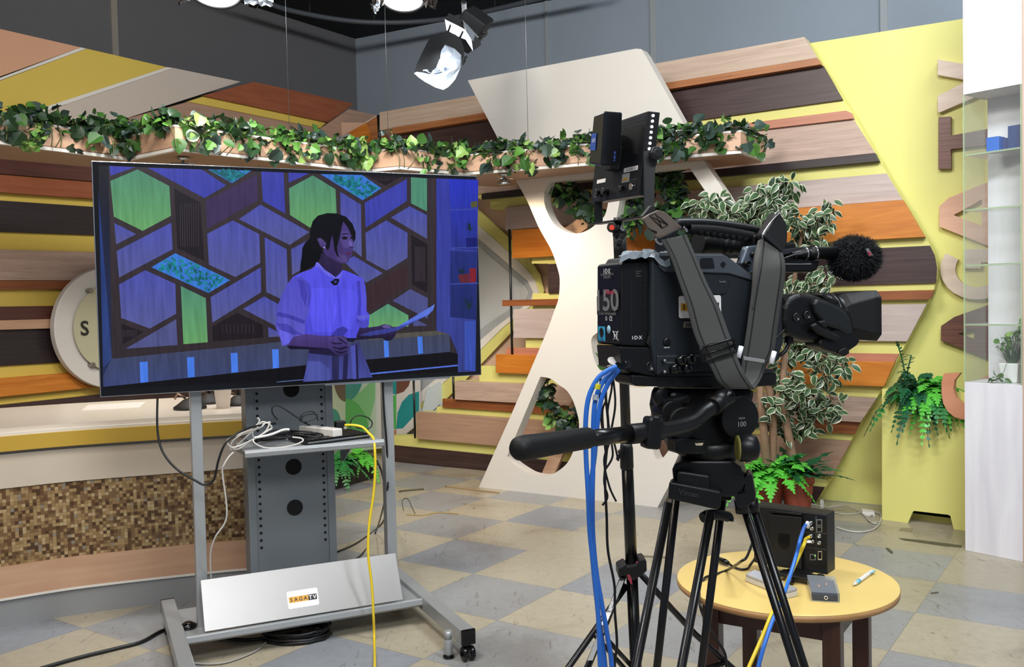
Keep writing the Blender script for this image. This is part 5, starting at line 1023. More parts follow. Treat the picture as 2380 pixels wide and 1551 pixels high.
sp('loop_bar', [(765, 765), (1070, 815), (1055, 865), (770, 820)], .0365, .003, plain('light grey tape', '8F9090', .5), .001, lambda x, y: (1600 + x / 5.967, 700 + y / 5.967))
GLINT = plain('white strap glint', 'F4F6FA', .25, coat=.5)  # pure white colour stands in for glints on the strap's chrome rings
for a, c in (((1723, 805), (1716, 832)), ((1800, 817), (1792, 846))):
    MB().tube([SPL.px(*a, .06), SPL.px(*c, .06)], .0048, 10).build('glint_loop', GLINT, stp)
# ================================================================ camera tripod
TY = 1.86
tp = thing('camera_tripod', 'black heavy video tripod with fluid head and long pan handle under the camera', 'tripod', tuple(at(1650, 1700, TY) * 1))
TB = plain('black tripod metal', '0F0F10', 0.4, var=0.08, bump=0.1, bscale=400, spec=.35); TG = plain('black tripod tube', '0E0E0F', 0.28)
ks('camera_plate', [(1467, 872), (1700, 874), (1806, 868), (1806, 890), (1800, 897), (1700, 903), (1480, 898), (1468, 892)], .0, .075, TB, tp, .003)
ks('plate_lip', [(1527, 868), (1700, 864), (1800, 858), (1800, 868), (1700, 874), (1527, 876)], .0, .075, KB, tp, .002)
c0 = at(1655, 980, TY)
def disc(px, py, off, r, th, nm, m, par=tp, bev=.003, n=36):
    c = SPL.px(px, py, off); b = MB(); b.cyl(c, c - SPL.n * th, r, n=n); return b.build(nm, m, par, bevel=bev)
ks('head_body', [(1560, 905), (1760, 905), (1752, 940), (1745, 1010), (1725, 1040), (1700, 1062), (1600, 1062), (1578, 1020), (1560, 990), (1552, 950)], -.015, .085, TB, tp, .012)
sd = disc(1722, 972, .01, .042, .03, 'counterbalance_dial', TB); k = MB(); add_text(k, '100', SPL.px(1725, 986, .0108), KA, KU, width=.018, bold=True); k.build('print', LBLG, sd); k = MB(); add_text(k, 'vision', SPL.px(1724, 972, .0108), KA, KU, width=.015, bold=True); k.build('print', LBLG, sd)
disc(1566, 962, .0, .026, .04, 'drag_dial', TB); disc(1590, 985, .008, .032, .03, 'tilt_dial', TB)
MB().tube(smooth([SPL.px(*p, -.02) for p in ((1600, 925), (1560, 935), (1535, 932), (1528, 918), (1533, 908))], 5), .012, 10).build('plate_lever', TB, tp)
b = MB(); cc_ = at(1648, 1062, TY); b.lathe(cc_, [(.058, .035), (.064, .03), (.064, .008), (.055, .0), (.048, -.012), (.052, -.018), (.052, -.035)], 36); b.build('pan_base', TB, tp)
ks('lock_block', [(1573, 1022), (1640, 1022), (1640, 1058), (1573, 1055)], .02, .04, TB, tp, .004); ks('bubble_window', [(1615, 1031), (1635, 1030), (1632, 1036), (1618, 1036)], .0215, .002, plain('cream level window', 'D8C8A8', .3), tp, 0)
kn = MB(); a = SPL.px(1704, 1042, .02); kx_ = (KA * .9 + SPL.n * .35).normalized(); kn.lathe(a, [(.016, .006), (.023, .007), (.0245, .009), (.0245, .012)], 28, axis=kx_); kn.build('knob_collar', plain('yellow-green scale ring', '7F7B3A', .5), tp)
kn = MB(); kn.lathe(a, [(.022, .008), (.026, .012), (.027, .03), (.024, .044), (.012, .05), (0, .05)], 28, axis=kx_); kn.build('pan_knob', TB, tp)
# tripod bowl and hinge blocks
def tb(nm, pts, Y0, th, m=TB, bev=.004, par=tp):
    b = MB(); f = [at(x, y, Y0) for x, y in pts]; b.prism(f, Vector((.25, .97, 0)) * th); return b.build(nm, m, par, bevel=bev)
tb('bowl', [(1568, 1078), (1590, 1072), (1700, 1072), (1722, 1085), (1735, 1120), (1740, 1150), (1700, 1156), (1600, 1150), (1566, 1130), (1562, 1092)], 1.80, .12)
tb('hinge_block', [(1574, 1099), (1585, 1096), (1650, 1106), (1650, 1140), (1574, 1128)], 1.775, .03)
pv = tb('hinge_plate', [(1555, 1121), (1562, 1121), (1676, 1143), (1678, 1150), (1674, 1182), (1666, 1186), (1552, 1160)], 1.765, .035)
k = MB(); vs = at(1600, 1147, 1.762); k_ = (at(1660, 1158, 1.762) - at(1560, 1139, 1.762)).normalized(); add_text(k, 'Vinten', vs, k_, KU, width=.040, bold=True); k.build('print', plain('embossed black print', '2A2A2B', .5), pv)
tb('hinge_plate', [(1738, 1098), (1748, 1104), (1757, 1152), (1755, 1166), (1728, 1185), (1712, 1180), (1706, 1150), (1722, 1130)], 1.80, .05)
tb('hinge_block', [(1640, 1145), (1700, 1150), (1700, 1165), (1640, 1165)], 1.86, .06)
MB().tube(smooth([at(1633, 1204, 1.80), at(1645, 1198, 1.81), at(1668, 1197, 1.83), at(1692, 1202, 1.85), at(1694, 1212, 1.85)], 5), .009, 10, flat=1.2).build('bowl_clamp', TB, tp)
def tleg(a, Ya, c, Yc, r, nm='leg_tube'):
    p, q = at(*a, Ya), at(*c, Yc); d = (q - p).normalized(); f = p + d * (p.z - .035) / -d.z
    t = MB().tube([p, f], r, 14).build(nm, TG, tp); return p, f
feet = []
for a, Ya, c, Yc in (((1554, 1170), 1.775, (1478, 1551), 1.66), ((1652, 1190), 1.775, (1584, 1551), 1.66), ((1572, 1150), 1.89, (1527, 1551), 1.99), ((1680, 1152), 1.89, (1630, 1551), 1.99), ((1727, 1170), 1.83, (1848, 1551), 1.80), ((1748, 1168), 1.87, (1870, 1551), 1.86)):
    feet.append(tleg(a, Ya, c, Yc, .0085)[1])
for i in range(3):
    a, c = feet[2 * i], feet[2 * i + 1]; b = MB(); m_ = (a + c) / 2; b.tube([a + Vector((0, 0, .005)), c + Vector((0, 0, .005))], .014, 12); b.lathe(Vector((m_.x, m_.y, 0)), [(.03, 0), (.03, .012), (.012, .03)], 20); b.build('foot', TB, tp)
for x, y, Y_ in ((1722, 1178, 1.82), (1746, 1176, 1.87)):
    p = at(x, y - 16, Y_); q_ = at(x + 4, y + 14, Y_); MB().tube([p, q_], .0135, 14).build('leg_collar', TB, tp)
# pan handle comes towards the viewer
ph = [at(1696, 922, 1.76), at(1665, 940, 1.74), at(1640, 958, 1.72), at(1612, 980, 1.69), at(1580, 993, 1.66), at(1530, 1003, 1.61)]
MB().tube(smooth(ph, 6), .0145, 16).build('pan_arm', TB, tp); MB().cyl(at(1690, 918, 1.77), at(1655, 947, 1.73), .018).build('pan_arm_collar', TB, tp)
MB().tube([at(1533, 1002, 1.615), at(1460, 1010, 1.56)], .0175, 20).build('handle_clamp', TB, tp, bevel=.001)
b = MB(); b.box(at(1515, 1006, 1.585), (.030, .03, .055), Euler((0, .15, .3)).to_matrix()); b.build('clamp_block', TB, tp, bevel=.006)
b = MB(); b.prism([at(x, y, 1.57) for x, y in ((1513, 975), (1520, 968), (1533, 970), (1534, 985), (1518, 1000), (1512, 995))], (.01, .03, 0)); b.build('clamp_lever', TB, tp, bevel=.002)
MB().tube([at(1470, 1008, 1.57), at(1350, 1022, 1.47)], .0138, 18).build('handle_tube', TG, tp)
g0, g1 = at(1368, 1018, 1.485), at(1196, 1045, 1.335); gd = (g1 - g0); gl = gd.length
MB().lathe(g0, [(.0165, 0), (.0175, .004), (.018, gl * .5), (.0190, gl * .88), (.0175, gl * .95), (.012, gl * .99), (0, gl)], 24, axis=gd).build('handle_grip', KR, tp)
# cables at the camera
cable([SPL.px(1462, 846, .01), SPL.px(1430, 853, -.02), SPL.px(1412, 858, -.03)], .008, BLKG, 'thick black connector sleeve at the lower back of the video camera', 'connector_sleeve', 'connector', n=12)
cl = thing('clear_disc_tag', 'small frosted round tag by the cable ties behind the camera', 'tag', tuple(SPL.px(1425, 842, 0))); MB().lathe(SPL.px(1428, 842, -.02), [(.0, 0), (.014, 0), (.014, .0015), (0, .0015)], 20, axis=(.3, -.5, .8)).build('disc', plain('frosted tag', 'B8B6B2', .4), cl)
BP = [[(1434, 852), (1412, 862), (1388, 882), (1368, 925), (1361, 985), (1362, 1060), (1367, 1150), (1371, 1240), (1381, 1330), (1388, 1400), (1393, 1480), (1396, 1570)],
      [(1436, 856), (1420, 868), (1400, 890), (1384, 930), (1379, 990), (1379, 1060), (1377, 1150), (1378, 1240), (1386, 1330), (1398, 1400), (1412, 1480), (1424, 1575)],
      [(1440, 858), (1428, 872), (1412, 895), (1396, 935), (1387, 1000), (1382, 1060), (1373, 1130), (1370, 1200), (1376, 1290), (1384, 1370), (1393, 1450), (1408, 1570)]]
names = ['leftmost blue cable of the three hanging from the camera back', 'blue cable of the camera bundle ending furthest right at the frame bottom', 'blue cable of the camera bundle passing in between the other two']
for pth, lab, yy in zip(BP, names, (1.70, 1.715, 1.73)):
    pts = [at(x, y, yy + .01 * (i > 4)) for i, (x, y) in enumerate(pth)]; last = pts[-1]; pts += [last + Vector((.01, -.02, -.3)), Vector((last.x + .03, last.y - .08, .02)), Vector((last.x - .1, last.y - .3, .008))]
    o = cable(pts, .0046, BLU, lab, 'blue_cable', group='blue cables from the camera back', k=6)
cable([at(1388, 905, 1.695), at(1391, 893, 1.695)], .0052, plain('yellow cable label', 'D4C928', .5), 'yellow wrap label on the leftmost blue camera cable', 'cable_label', 'label')
cable([at(1383, 930, 1.708), at(1385, 918, 1.708)], .0052, plain('pale grey cable label', 'B4BDC6', .5), 'pale grey wrap label on a blue cable below the yellow one', 'cable_label', 'label')
tie = [[(1402, 862), (1396, 880), (1394, 940), (1400, 1000), (1408, 1060), (1404, 1120), (1412, 1155), (1400, 1175)], [(1418, 866), (1422, 900), (1412, 960), (1418, 1020), (1404, 1070), (1416, 1130), (1432, 1166)],
       [(1412, 862), (1408, 920), (1414, 1000), (1406, 1100), (1410, 1200), (1413, 1280), (1428, 1360), (1429, 1420), (1434, 1500), (1428, 1575)], [(1410, 930), (1400, 960), (1408, 1040), (1420, 1010), (1430, 1040), (1437, 1072)], [(1424, 870), (1430, 940), (1420, 1010), (1424, 1060), (1408, 1090)]]
tl = ['black tie cord by the blue cables, ending in a left hook', 'black tie cord by the blue cables, ending in a right hook', 'long thin black cord beside the blue cables reaching below the frame', 'short black cord end hanging beside the light stand wing nut', 'black cord crossing the other cords behind the pan handle']
for pth, lab in zip(tie, tl):
    pts = [at(x, y, 1.745) for x, y in pth]
    if lab.startswith('long'): p = pts[-1]; pts += [p + Vector((0, -.02, -.25)), Vector((p.x + .05, p.y - .1, .01))]
    cable(pts, .0022 if not lab.startswith('long') else .0028, BCB, lab, 'tie_cord', 'cord', n=6)
# ================================================================ light stand with LED panel
LY = 2.30
ls = thing('light_stand', 'black telescopic light stand with star base standing behind the video camera', 'light stand', tuple(floor_at(1484, 1551 + 160)))
SB = plain('black stand tube', '0F0F10', 0.25); SPB = plain('black stand plastic', '151516', 0.45)
P = lambda x, y, Y=LY: at(x, y, Y)
MB().tube([P(1442, 610), P(1456, 1040)], .0125, 16).build('upper_tube', SB, ls); MB().tube([P(1456, 1040), P(1469, 1345)], .0148, 18).build('lower_tube', SB, ls); q = P(1469, 1345); r_ = P(1478, 1551); d = (r_ - q).normalized(); e = q + d * ((q.z - .12) / -d.z); MB().tube([q, e], .0145, 18).build('base_tube', SB, ls)
MB().tube([P(1455, 1030), P(1456, 1043), P(1457, 1087), P(1457, 1092)], [.014, .0165, .0170, .0145], 20).build('tube_collar', SPB, ls)
k = MB(); c = P(1443, 1053, LY - .022); k.cyl(c, c + Vector((0, .02, 0)), .006); k.box(c, (.008, .006, .04), Euler((0, .5, 0)).to_matrix()); k.build('wing_nut', SPB, ls, bevel=.001)
k = MB(); k.prism([P(x, y, LY - .03) for x, y in ((1437, 1322), (1455, 1312), (1458, 1318), (1478, 1314), (1486, 1303), (1498, 1300), (1503, 1306), (1504, 1328), (1490, 1340), (1480, 1346), (1455, 1346), (1452, 1338), (1438, 1345))], (0, .06, 0)); k.build('leg_hub', SPB, ls, bevel=.003)
k = MB(); k.prism([P(x, y, LY - .032) for x, y in ((1458, 1337), (1463, 1336), (1468, 1345), (1470, 1360), (1466, 1358), (1460, 1347))], (0, .001, 0)); k.build('red_label', plain('red sticker print', 'C8485A', .5), ls); k = MB(); k.prism([P(x, y, LY - .028) for x, y in ((1478, 1307), (1486, 1306), (1486, 1310), (1480, 1311))], (0, .001, 0)); k.build('red_label', plain('red sticker print', 'C8485A', .5), ls)
def sleg(pts, foot, r=.008):
    d = (pts[-1] - pts[-2]).normalized(); f = pts[-1] + d * ((pts[-1].z - .012) / -d.z); MB().tube(pts + [f], r, 10).build('leg', SB, ls)
    MB().tube([f - d * .03, f + Vector((0, 0, -.004))], .011, 12).build('foot_cap', SPB, ls)
sleg([P(1449, 1340), P(1412, 1440, 2.2), P(1366, 1551, 2.08)], 0); sleg([P(1457, 1360), P(1378, 1472, 2.27), P(1322, 1551, 2.22)], 0); sleg([P(1488, 1333), P(1560, 1414, 2.36), P(1616, 1475, 2.40), P(1700, 1551, 2.45)], 0)
k = MB(); a, c = P(1447, 1344, LY - .02), P(1371, 1535, 2.07); s_ = Vector((.006, 0, .0)); k.prism([a - s_, a + s_, c + s_, c - s_], (0, -.002, 0)); st_ = k.build('silver_strip', plain('dull silver strip', '8A8A88', .3, metal=.6), ls)
k = MB(); a, c = P(1414, 1424, 2.178), P(1402, 1452, 2.14); k.prism([a - s_, a + s_, c + s_, c - s_], (0, -.003, 0)); k.build('white_label', STK, ls); k = MB(); lv = (P(1434, 1377, 2.2) - P(1418, 1417, 2.16)).normalized(); add_text(k, 'Manfrotto', P(1425, 1400, 2.19), lv, lv.cross(Vector((0, 1, 0))).normalized() * -1, width=.052, bold=True); k.build('print', STK, ls)
for a, c in (((1412, 1488, 2.21), (1478, 1560, 2.3)), ((1380, 1474, 2.265), (1470, 1575, 2.3)), ((1690, 1540, 2.44), (1500, 1590, 2.3))): MB().tube([P(*a), P(*c)], .006, 8).build('brace', SB, ls)
# panel head
MB().tube([P(1437, 506), P(1438, 534), P(1440, 536), P(1441, 548)], [.012, .012, .018, .018], 16).build('spigot', SPB, ls); MB().tube([P(1440, 545), P(1443, 612)], .0165, 16).build('stand_head', SPB, ls)
k = MB(); k.cyl(P(1430, 530, LY - .01), P(1421, 528, LY - .03), .013, n=20); k.build('clamp_knob', SPB, ls, bevel=.002); MB().cyl(P(1423, 529, LY - .033), P(1422, 529, LY - .037), .0065, n=16).build('red_cap', plain('red plastic', 'D8452E', .4), ls)
k = MB(); k.box(P(1440, 562, LY - .03), (.014, .012, .04), Euler((0, .4, 0)).to_matrix()); k.cyl(P(1440, 562, LY - .045), P(1440, 562, LY), .007); k.build('tilt_lever', SPB, ls, bevel=.002)
lp_ = thing('led_panel_light', 'black LED panel light seen from behind, battery clamped on, above the video camera', 'light panel', tuple(P(1437, 510)))
# panel: back face corners, given distance per corner
BL_, BR_, TR_, TL_ = P(1373, 472, 2.42), P(1484, 454, 2.17), P(1506, 258, 2.14), P(1392, 290, 2.39)
ex = (BR_ - BL_).normalized(); ez = (TR_ - BR_).normalized(); nb = ex.cross(ez).normalized()
if nb.dot(CP - BL_) < 0: nb = -nb
Wd, Hd = (BR_ - BL_).length, (TR_ - BR_).length; pf = lambda u, v, o=0: BR_ + ex * ((u - 1) * Wd) + ez * (v * Hd) + nb * o
def pbox(u0, u1, v0, v1, o0, o1, nm, m, par=lp_, bev=.001, holes=()):
    b = MB(); b.prism([pf(u0, v0, o1), pf(u1, v0, o1), pf(u1, v1, o1), pf(u0, v1, o1)], -nb * (o1 - o0)); return b.build(nm, m, par, bevel=bev)
LB = plain('black powder coated housing', '141517', .45, bump=.1, bscale=600)
hs = pbox(0, 1, 0, 1, -.032, 0, 'housing', LB, bev=.002); pbox(.02, .98, .02, .98, -.034, -.032, 'diffuser', plain('white diffuser', 'E0E0E0', .5))
k = MB()
for r in range(3):
    for i in range(26): u = .42 + i * .021; k.prism([pf(u, .955 - r * .045 - .0, .0006), pf(u + .008, .955 - r * .045, .0006), pf(u + .008, .985 - r * .045, .0006), pf(u, .985 - r * .045, .0006)], -nb * .0005)
k.build('vent_slots', plain('slot grey', '3C3E42', .6), hs)
LEDM = emis('white led', 'FFFFFF', 6.0)
for i in range(10): c = pf(1, .17 + .085 * 9.2 - i * .062 * 1.05, -.014); MB().cyl(c + ex * .0003, c + ex * .002, .0031, n=14).build('led_dot', LEDM, lp_)
for u, v, w_, h_ in ((.10, .245, .19, .05), (.66, .315, .27, .055)): pbox(u, u + w_, v, v + h_, 0, .0008, 'label', STK, hs, 0)
pbox(.64, .78, .19, .30, 0, .0008, 'label', plain('pale grey sticker', 'B5B5B0', .5), hs, 0); pbox(.66, .76, .215, .245, .0008, .0012, 'gold_mark', GOLD, hs, 0)
pbox(.80, .93, .07, .18, 0, .0008, 'connector_plate', plain('dark steel', '4A4A4C'), hs, 0); MB().cyl(pf(.865, .12, .0), pf(.865, .12, .006), .008, n=18).build('power_socket', CHR, hs)
for u in (.22, .36): MB().cyl(pf(u, .11, 0), pf(u, .11, .016), .0095, n=20).build('dimmer_knob', BLKG, hs, bevel=.001)
pbox(.62, .69, .09, .15, 0, .006, 'rocker_switch', BLKG, hs); k = MB(); add_text(k, 'DC 12-16V', pf(.86, .205, .0008), ex, ez, width=.035); add_text(k, 'Comlight 2', pf(.795, .342, .0012), ex, ez, width=.045); k.build('print', LBLG, hs)
k = MB()
for i in range(6): k.prism([pf(.06, .07 + i * .012, .0006), pf(.14, .07 + i * .012, .0006), pf(.14, .074 + i * .012, .0006), pf(.06, .074 + i * .012, .0006)], -nb * .0005)
k.build('print', LBLG, hs)
pbox(.42, .58, .36, .66, .0, .026, 'battery_mount', LB, bev=.002); pbox(.50, .56, .38, .80, .0, .020, 'battery_mount', LB, bev=.001)
# V-mount battery on the panel
PB_ = [(1381, 270), (1403, 257), (1447, 260), (1441, 384), (1403, 388), (1367, 383)]
pb = [at(1405, 258, 2.12), at(1447, 261, 2.17), at(1440, 384, 2.19), at(1397, 386, 2.14)]
b = MB(); dv = at(1380, 268, 2.20) - at(1405, 258, 2.12); dv2 = at(1368, 381, 2.22) - at(1397, 386, 2.14)
b._a(pb + [p + (dv if i in (0, 1) else dv2) for i, p in enumerate(pb)])
for f in ((0, 1, 2, 3), (7, 6, 5, 4), (0, 4, 5, 1), (1, 5, 6, 2), (2, 6, 7, 3), (3, 7, 4, 0)): b._f(f)
b.build('battery', plain('black battery plastic', '121418', .3), lp_, bevel=.004)
le = (pb[0] + dv - pb[0]); k = MB(); fc_ = lambda u, v, o=.0006: (pb[0] + dv * u).lerp(pb[3] + dv2 * u, v) + (-ex) * o * 0 + (pb[3] - pb[0]).cross(dv).normalized() * (-o)
BLB = plain('blue battery label', '24499A', .4)
nL = (pb[3] - pb[0]).cross(dv).normalized()
if nL.dot(CP - pb[0]) < 0: nL = -nL
fl2 = lambda u, v, o: (pb[0] + dv * u).lerp(pb[3] + dv2 * u, v) + nL * o
k.prism([fl2(.55, .38, .0006), fl2(1 - .02, .38, .0006), fl2(.97, .72, .0006), fl2(.52, .72, .0006)], nL * .0004); k.build('blue_label', BLB, lp_)
k = MB(); add_text(k, 'I·D·X', fl2(.72, .52, .0014), -dv, (pb[0] - pb[3]), width=.026, bold=True); k.build('print', LBLW, lp_)
k = MB(); add_text(k, 'I·D·X', pb[3].lerp(pb[2], .72).lerp(pb[0].lerp(pb[1], .72), .18) + nb * .001 + (CP - pb[0]).normalized() * .001, (pb[0] - pb[3]), (pb[3] - pb[2]), width=.022, bold=True); k.build('print', plain('blue print', '4F6FD0', .5), lp_)
# yoke
k = MB(); k.prism([P(x, y, 2.15) for x, y in ((1495, 352), (1528, 350), (1519, 400), (1517, 480), (1506, 496), (1496, 502))], ex * .004 + Vector((.002, .003, 0))); k.build('yoke_arm', LB, lp_, bevel=.001); k = MB(); k.prism([P(x, y, 2.40) for x, y in ((1380, 465), (1399, 462), (1400, 514), (1388, 519), (1381, 514))], (.002, .004, 0)); k.build('yoke_arm', LB, lp_, bevel=.001)
k = MB(); ya, yb = P(1384, 519, 2.40), P(1503, 502, 2.15); yn = (yb - ya).normalized().cross(Vector((0, 0, 1))) * .015; k.prism([ya - yn, yb - yn, yb + yn, ya + yn], (0, 0, -.004)); k.build('yoke_base', LB, lp_, bevel=.001)
k = MB(); c = P(1518, 358, 2.145); k.cyl(c, c + ex * .022, .011, n=8); k.cyl(c + ex * .006, c + ex * .02, .0165, n=7); k.build('yoke_knob', LB, lp_, bevel=.002)
# ================================================================ round table
TZ = 0.5; TC = Vector((.752, 2.572, 0))
tbl = thing('round_table', 'small round yellow-topped table with dark brown legs beside the tripod', 'table', tuple(TC))
TY_ = plain('yellow melamine', 'E3C579', 0.3, var=0.03, scale=5); DB = wood('dark brown stained wood', '3A2119', '4E2E22', rough=.35)
MB().lathe(TC, [(0, TZ - .022), (.292, TZ - .022), (.299, TZ - .018), (.300, TZ - .004), (.299, TZ - .004)], 96).build('edge_band', wood('brown beech edge', '9A6F44', 'B58A5A'), tbl, uv=lambda co: (math.atan2(co.y - TC.y, co.x - TC.x), co.z)); MB().lathe(TC, [(0, TZ - .004), (.2995, TZ - .004), (.2985, TZ - .0008), (.296, TZ), (0, TZ)], 96).build('table_top', TY_, tbl)
lg = [Vector((.53, 2.49, 0)), Vector((.80, 2.325, 0)), Vector((.975, 2.595, 0)), Vector((.705, 2.765, 0))]
tx = (lg[1] - lg[0]).normalized(); ty = Vector((-tx.y, tx.x, 0)); RM = Matrix((tx, ty, Vector((0, 0, 1)))).transposed()
for p in lg:
    b = MB(); b.box(p + Vector((0, 0, (TZ - .022) / 2)), (.045, .045, TZ - .022), RM); b.build('leg', DB, tbl, bevel=.003, uv=lambda co: (co.z, (co - TC).dot(tx)))
for i in range(4):
    a, c = lg[i], lg[(i + 1) % 4]; dd = (c - a).normalized(); b = MB(); n = Vector((-dd.y, dd.x, 0)) * .01
    b.prism([a + dd * .02 - n + Vector((0, 0, TZ - .085)), c - dd * .02 - n + Vector((0, 0, TZ - .085)), c - dd * .02 - n + Vector((0, 0, TZ - .022)), a + dd * .02 - n + Vector((0, 0, TZ - .022))], n * 2); b.build('apron', DB, tbl, uv=lambda co: ((co - TC).dot(tx), co.z))
T0 = TZ + .0005
# monitor seen from behind
mzb = TZ + .028
mb0, mb1 = floor_at(1752, 1308, mzb), floor_at(1923, 1337, mzb); me_ = (mb1 - mb0).normalized(); MP = Plane(mb0, math.degrees(math.atan2(me_.y, me_.x)))
zt2 = MP.px(1923, 1197).z; mW = (mb1 - mb0).length; mD = .062
mo_ = thing('field_monitor', 'black field monitor seen from behind with sockets, standing on the round table', 'monitor', tuple(Vector((mb0.x, mb0.y, TZ))))
MBK = plain('black monitor casing', '161617', .42, bump=.1, bscale=500)
def mp(u, z, o=0): return MP.pt(u, z, o)
b = MB(); b.prism([mp(0, mzb), mp(mW, mzb), mp(mW, zt2), mp(0, zt2)], -MP.n * mD); ms = b.build('casing', MBK, mo_, bevel=.003)
mu = lambda x, y: (MP.uv(MP.px(x, y))[0], MP.px(x, y).z)
def mpoly(pts, o, th, nm, m, par=ms, bev=.001, bs=0): b = MB(); b.prism([mp(*mu(*p), o) for p in pts], -MP.n * th); return b.build(nm, m, par, bevel=bev)
zm = lambda x, y: (1560 + x / 3.773, 1140 + y / 3.773)
vp_ = mpoly([zm(*p) for p in ((875, 200), (1155, 225), (1160, 690), (935, 660), (890, 600))], .014, .014, 'battery_plate', MBK, bev=.003); mpoly([zm(*p) for p in ((955, 370), (1055, 375), (1055, 480), (1020, 510), (980, 500), (955, 450))], .0155, .002, 'plate_slot', BLKG, vp_, .001)
mpoly([zm(*p) for p in ((877, 168), (1158, 200), (1158, 210), (877, 180))], .018, .018, 'plate_ridge', BLKG, bev=.001)
mpoly([zm(*p) for p in ((1168, 200), (1364, 225), (1364, 690), (1170, 655))], .0012, .0012, 'socket_plate', plain('socket panel black', '0E0E0F', .35), bev=0)
for x, y in ((1230, 285), (1238, 335), (1232, 398), (1243, 448), (1303, 400), (1303, 458)):
    c = mp(*mu(*zm(x, y)), .001); lg2 = .014 if (x, y) in ((1230, 285), (1232, 398)) else .006; MB().lathe(c, [(.0058, 0), (.0062, .001), (.0055, .002), (.0055, lg2), (.003, lg2), (.003, lg2 - .002), (0, lg2 - .002)], 18, axis=MP.n).build('coax_socket', CHR, ms)
for x, y, w, h, m in ((1302, 282, 50, 55, LBLG), (1302, 342, 50, 50, LBLG), (1245, 585, 50, 52, LBLG), (1308, 570, 36, 80, CHR)):
    o1 = mpoly([zm(x - w / 2, y - h / 2), zm(x + w / 2, y - h / 2), zm(x + w / 2, y + h / 2), zm(x - w / 2, y + h / 2)], .003, .002, 'socket', m, bev=0); mpoly([zm(x - w * .36, y - h * .36), zm(x + w * .36, y - h * .36), zm(x + w * .36, y + h * .36), zm(x - w * .36, y + h * .36)], .0034, .001, 'socket_opening', HOLE, o1, 0)
b = MB(); b.prism([mp(*mu(*zm(1262, 568)), .004), mp(*mu(*zm(1270, 568)), .004), mp(*mu(*zm(1270, 576)), .004), mp(*mu(*zm(1262, 576)), .004)], MP.n * .0005); b.build('status_light', emis('green led', '7CF05A', 3), ms)
for ln in (((1272, 225), (1272, 660)), ((1170, 500), (1364, 520)), ((1170, 370), (1364, 380))): 
    b = MB(); b.tube([mp(*mu(*zm(*ln[0])), .0014), mp(*mu(*zm(*ln[1])), .0014)], .0003, 4); b.build('print_line', LBLG, ms)
b = MB(); ft = mp(mW * .66, 0, .012); b.box(Vector((ft.x, ft.y, TZ + .016)), (.115, .05, .010), Matrix((MP.d, -MP.n, Vector((0, 0, 1)))).transposed()); b.build('stand_plate', MBK, mo_, bevel=.003)
for u, o in ((.60, .05), (.45, -.03), (.86, -.03)): c = mp(mW * u, TZ + .001, o); MB().lathe(c, [(.010, 0), (.012, .004), (.012, .013), (.008, .016)], 14).build('stand_foot', BLKG, mo_)
b = MB(); b.box(Vector((ft.x, ft.y, TZ + .026)) - MP.n * .03, (.05, .05, .012), RM); b.build('stand_neck', MBK, mo_)
s1 = mp(*mu(*zm(1230, 285)), .016); s2 = mp(*mu(*zm(1232, 398)), .016)
cable([s1, s1 + MP.n * .03 + Vector((0, 0, .002)), at(1861, 1250, 2.28), at(1851, 1290, 2.26), at(1832, 1352, 2.20), at(1815, 1400, 2.12), at(1797, 1440, 2.10), at(1778, 1495, 2.07), at(1760, 1560, 2.05), at(1738, 1650, 2.02), at(1718, 1780, 1.98), Vector((.46, 1.92, .15)), Vector((.43, 1.85, .03)), Vector((.38, 1.75, .008))], .0046, BLU, 'blue cable plugged into the monitor on the round table', 'blue_cable')
cable([s2, s2 + MP.n * .03, at(1870, 1262, 2.29), at(1858, 1290, 2.27), at(1835, 1340, 2.235), at(1820, 1376, 2.20), at(1796, 1422, 2.13), at(1770, 1485, 2.10), at(1735, 1565, 2.06), at(1700, 1660, 2.02), at(1672, 1780, 1.98), Vector((.40, 1.92, .15)), Vector((.37, 1.85, .03)), Vector((.32, 1.75, .008))], .0046, YCB, 'yellow cable plugged into the monitor on the round table')
for c, lb in ((s1 + MP.n * .012, 'white round tag on the blue monitor cable plug'), (s2 + MP.n * .014 + Vector((0, 0, -.01)), 'white round tag under the yellow monitor cable plug')):
    tag(MB().lathe(c, [(0, 0), (.0105, 0), (.0105, .0012), (0, .0012)], 18, axis=(.5, -.6, .2) if 'blue' in lb else (0, -.15, 1)).build('cable_tag', STK), lb, 'tag')
cable([mp(.002, mzb + .02, -.03), floor_at(1745, 1312, T0 + .02), floor_at(1738, 1322, T0 + .004), floor_at(1722, 1324, T0 + .004), floor_at(1705, 1318, T0 + .006), floor_at(1693, 1310, T0 + .010)], .0035, BCB, 'black cable from the monitor ending in a plug on the round table')
tag(MB().tube([floor_at(1693, 1310, T0 + .010), floor_at(1686, 1307, T0 + .011), floor_at(1672, 1302, T0 + .011)], [.006, .009, .0095], 14).build('cable_plug', BLKG), 'black round cable plug lying on the left of the round table', 'plug')
cable([mp(.0, mzb + .09, -.02), at(1738, 1290, 2.45), at(1722, 1306, 2.42), floor_at(1690, 1326, T0 + .006), floor_at(1655, 1338, T0 + .006), floor_at(1637, 1345, T0 + .006), floor_at(1627, 1368, TZ - .01), at(1626, 1400, 2.36), at(1636, 1435, 2.36), at(1660, 1480, 2.40), at(1685, 1520, 2.42), at(1688, 1570, 2.42)], .0038, BCB, 'black cable crossing the round table and dropping off its left edge')
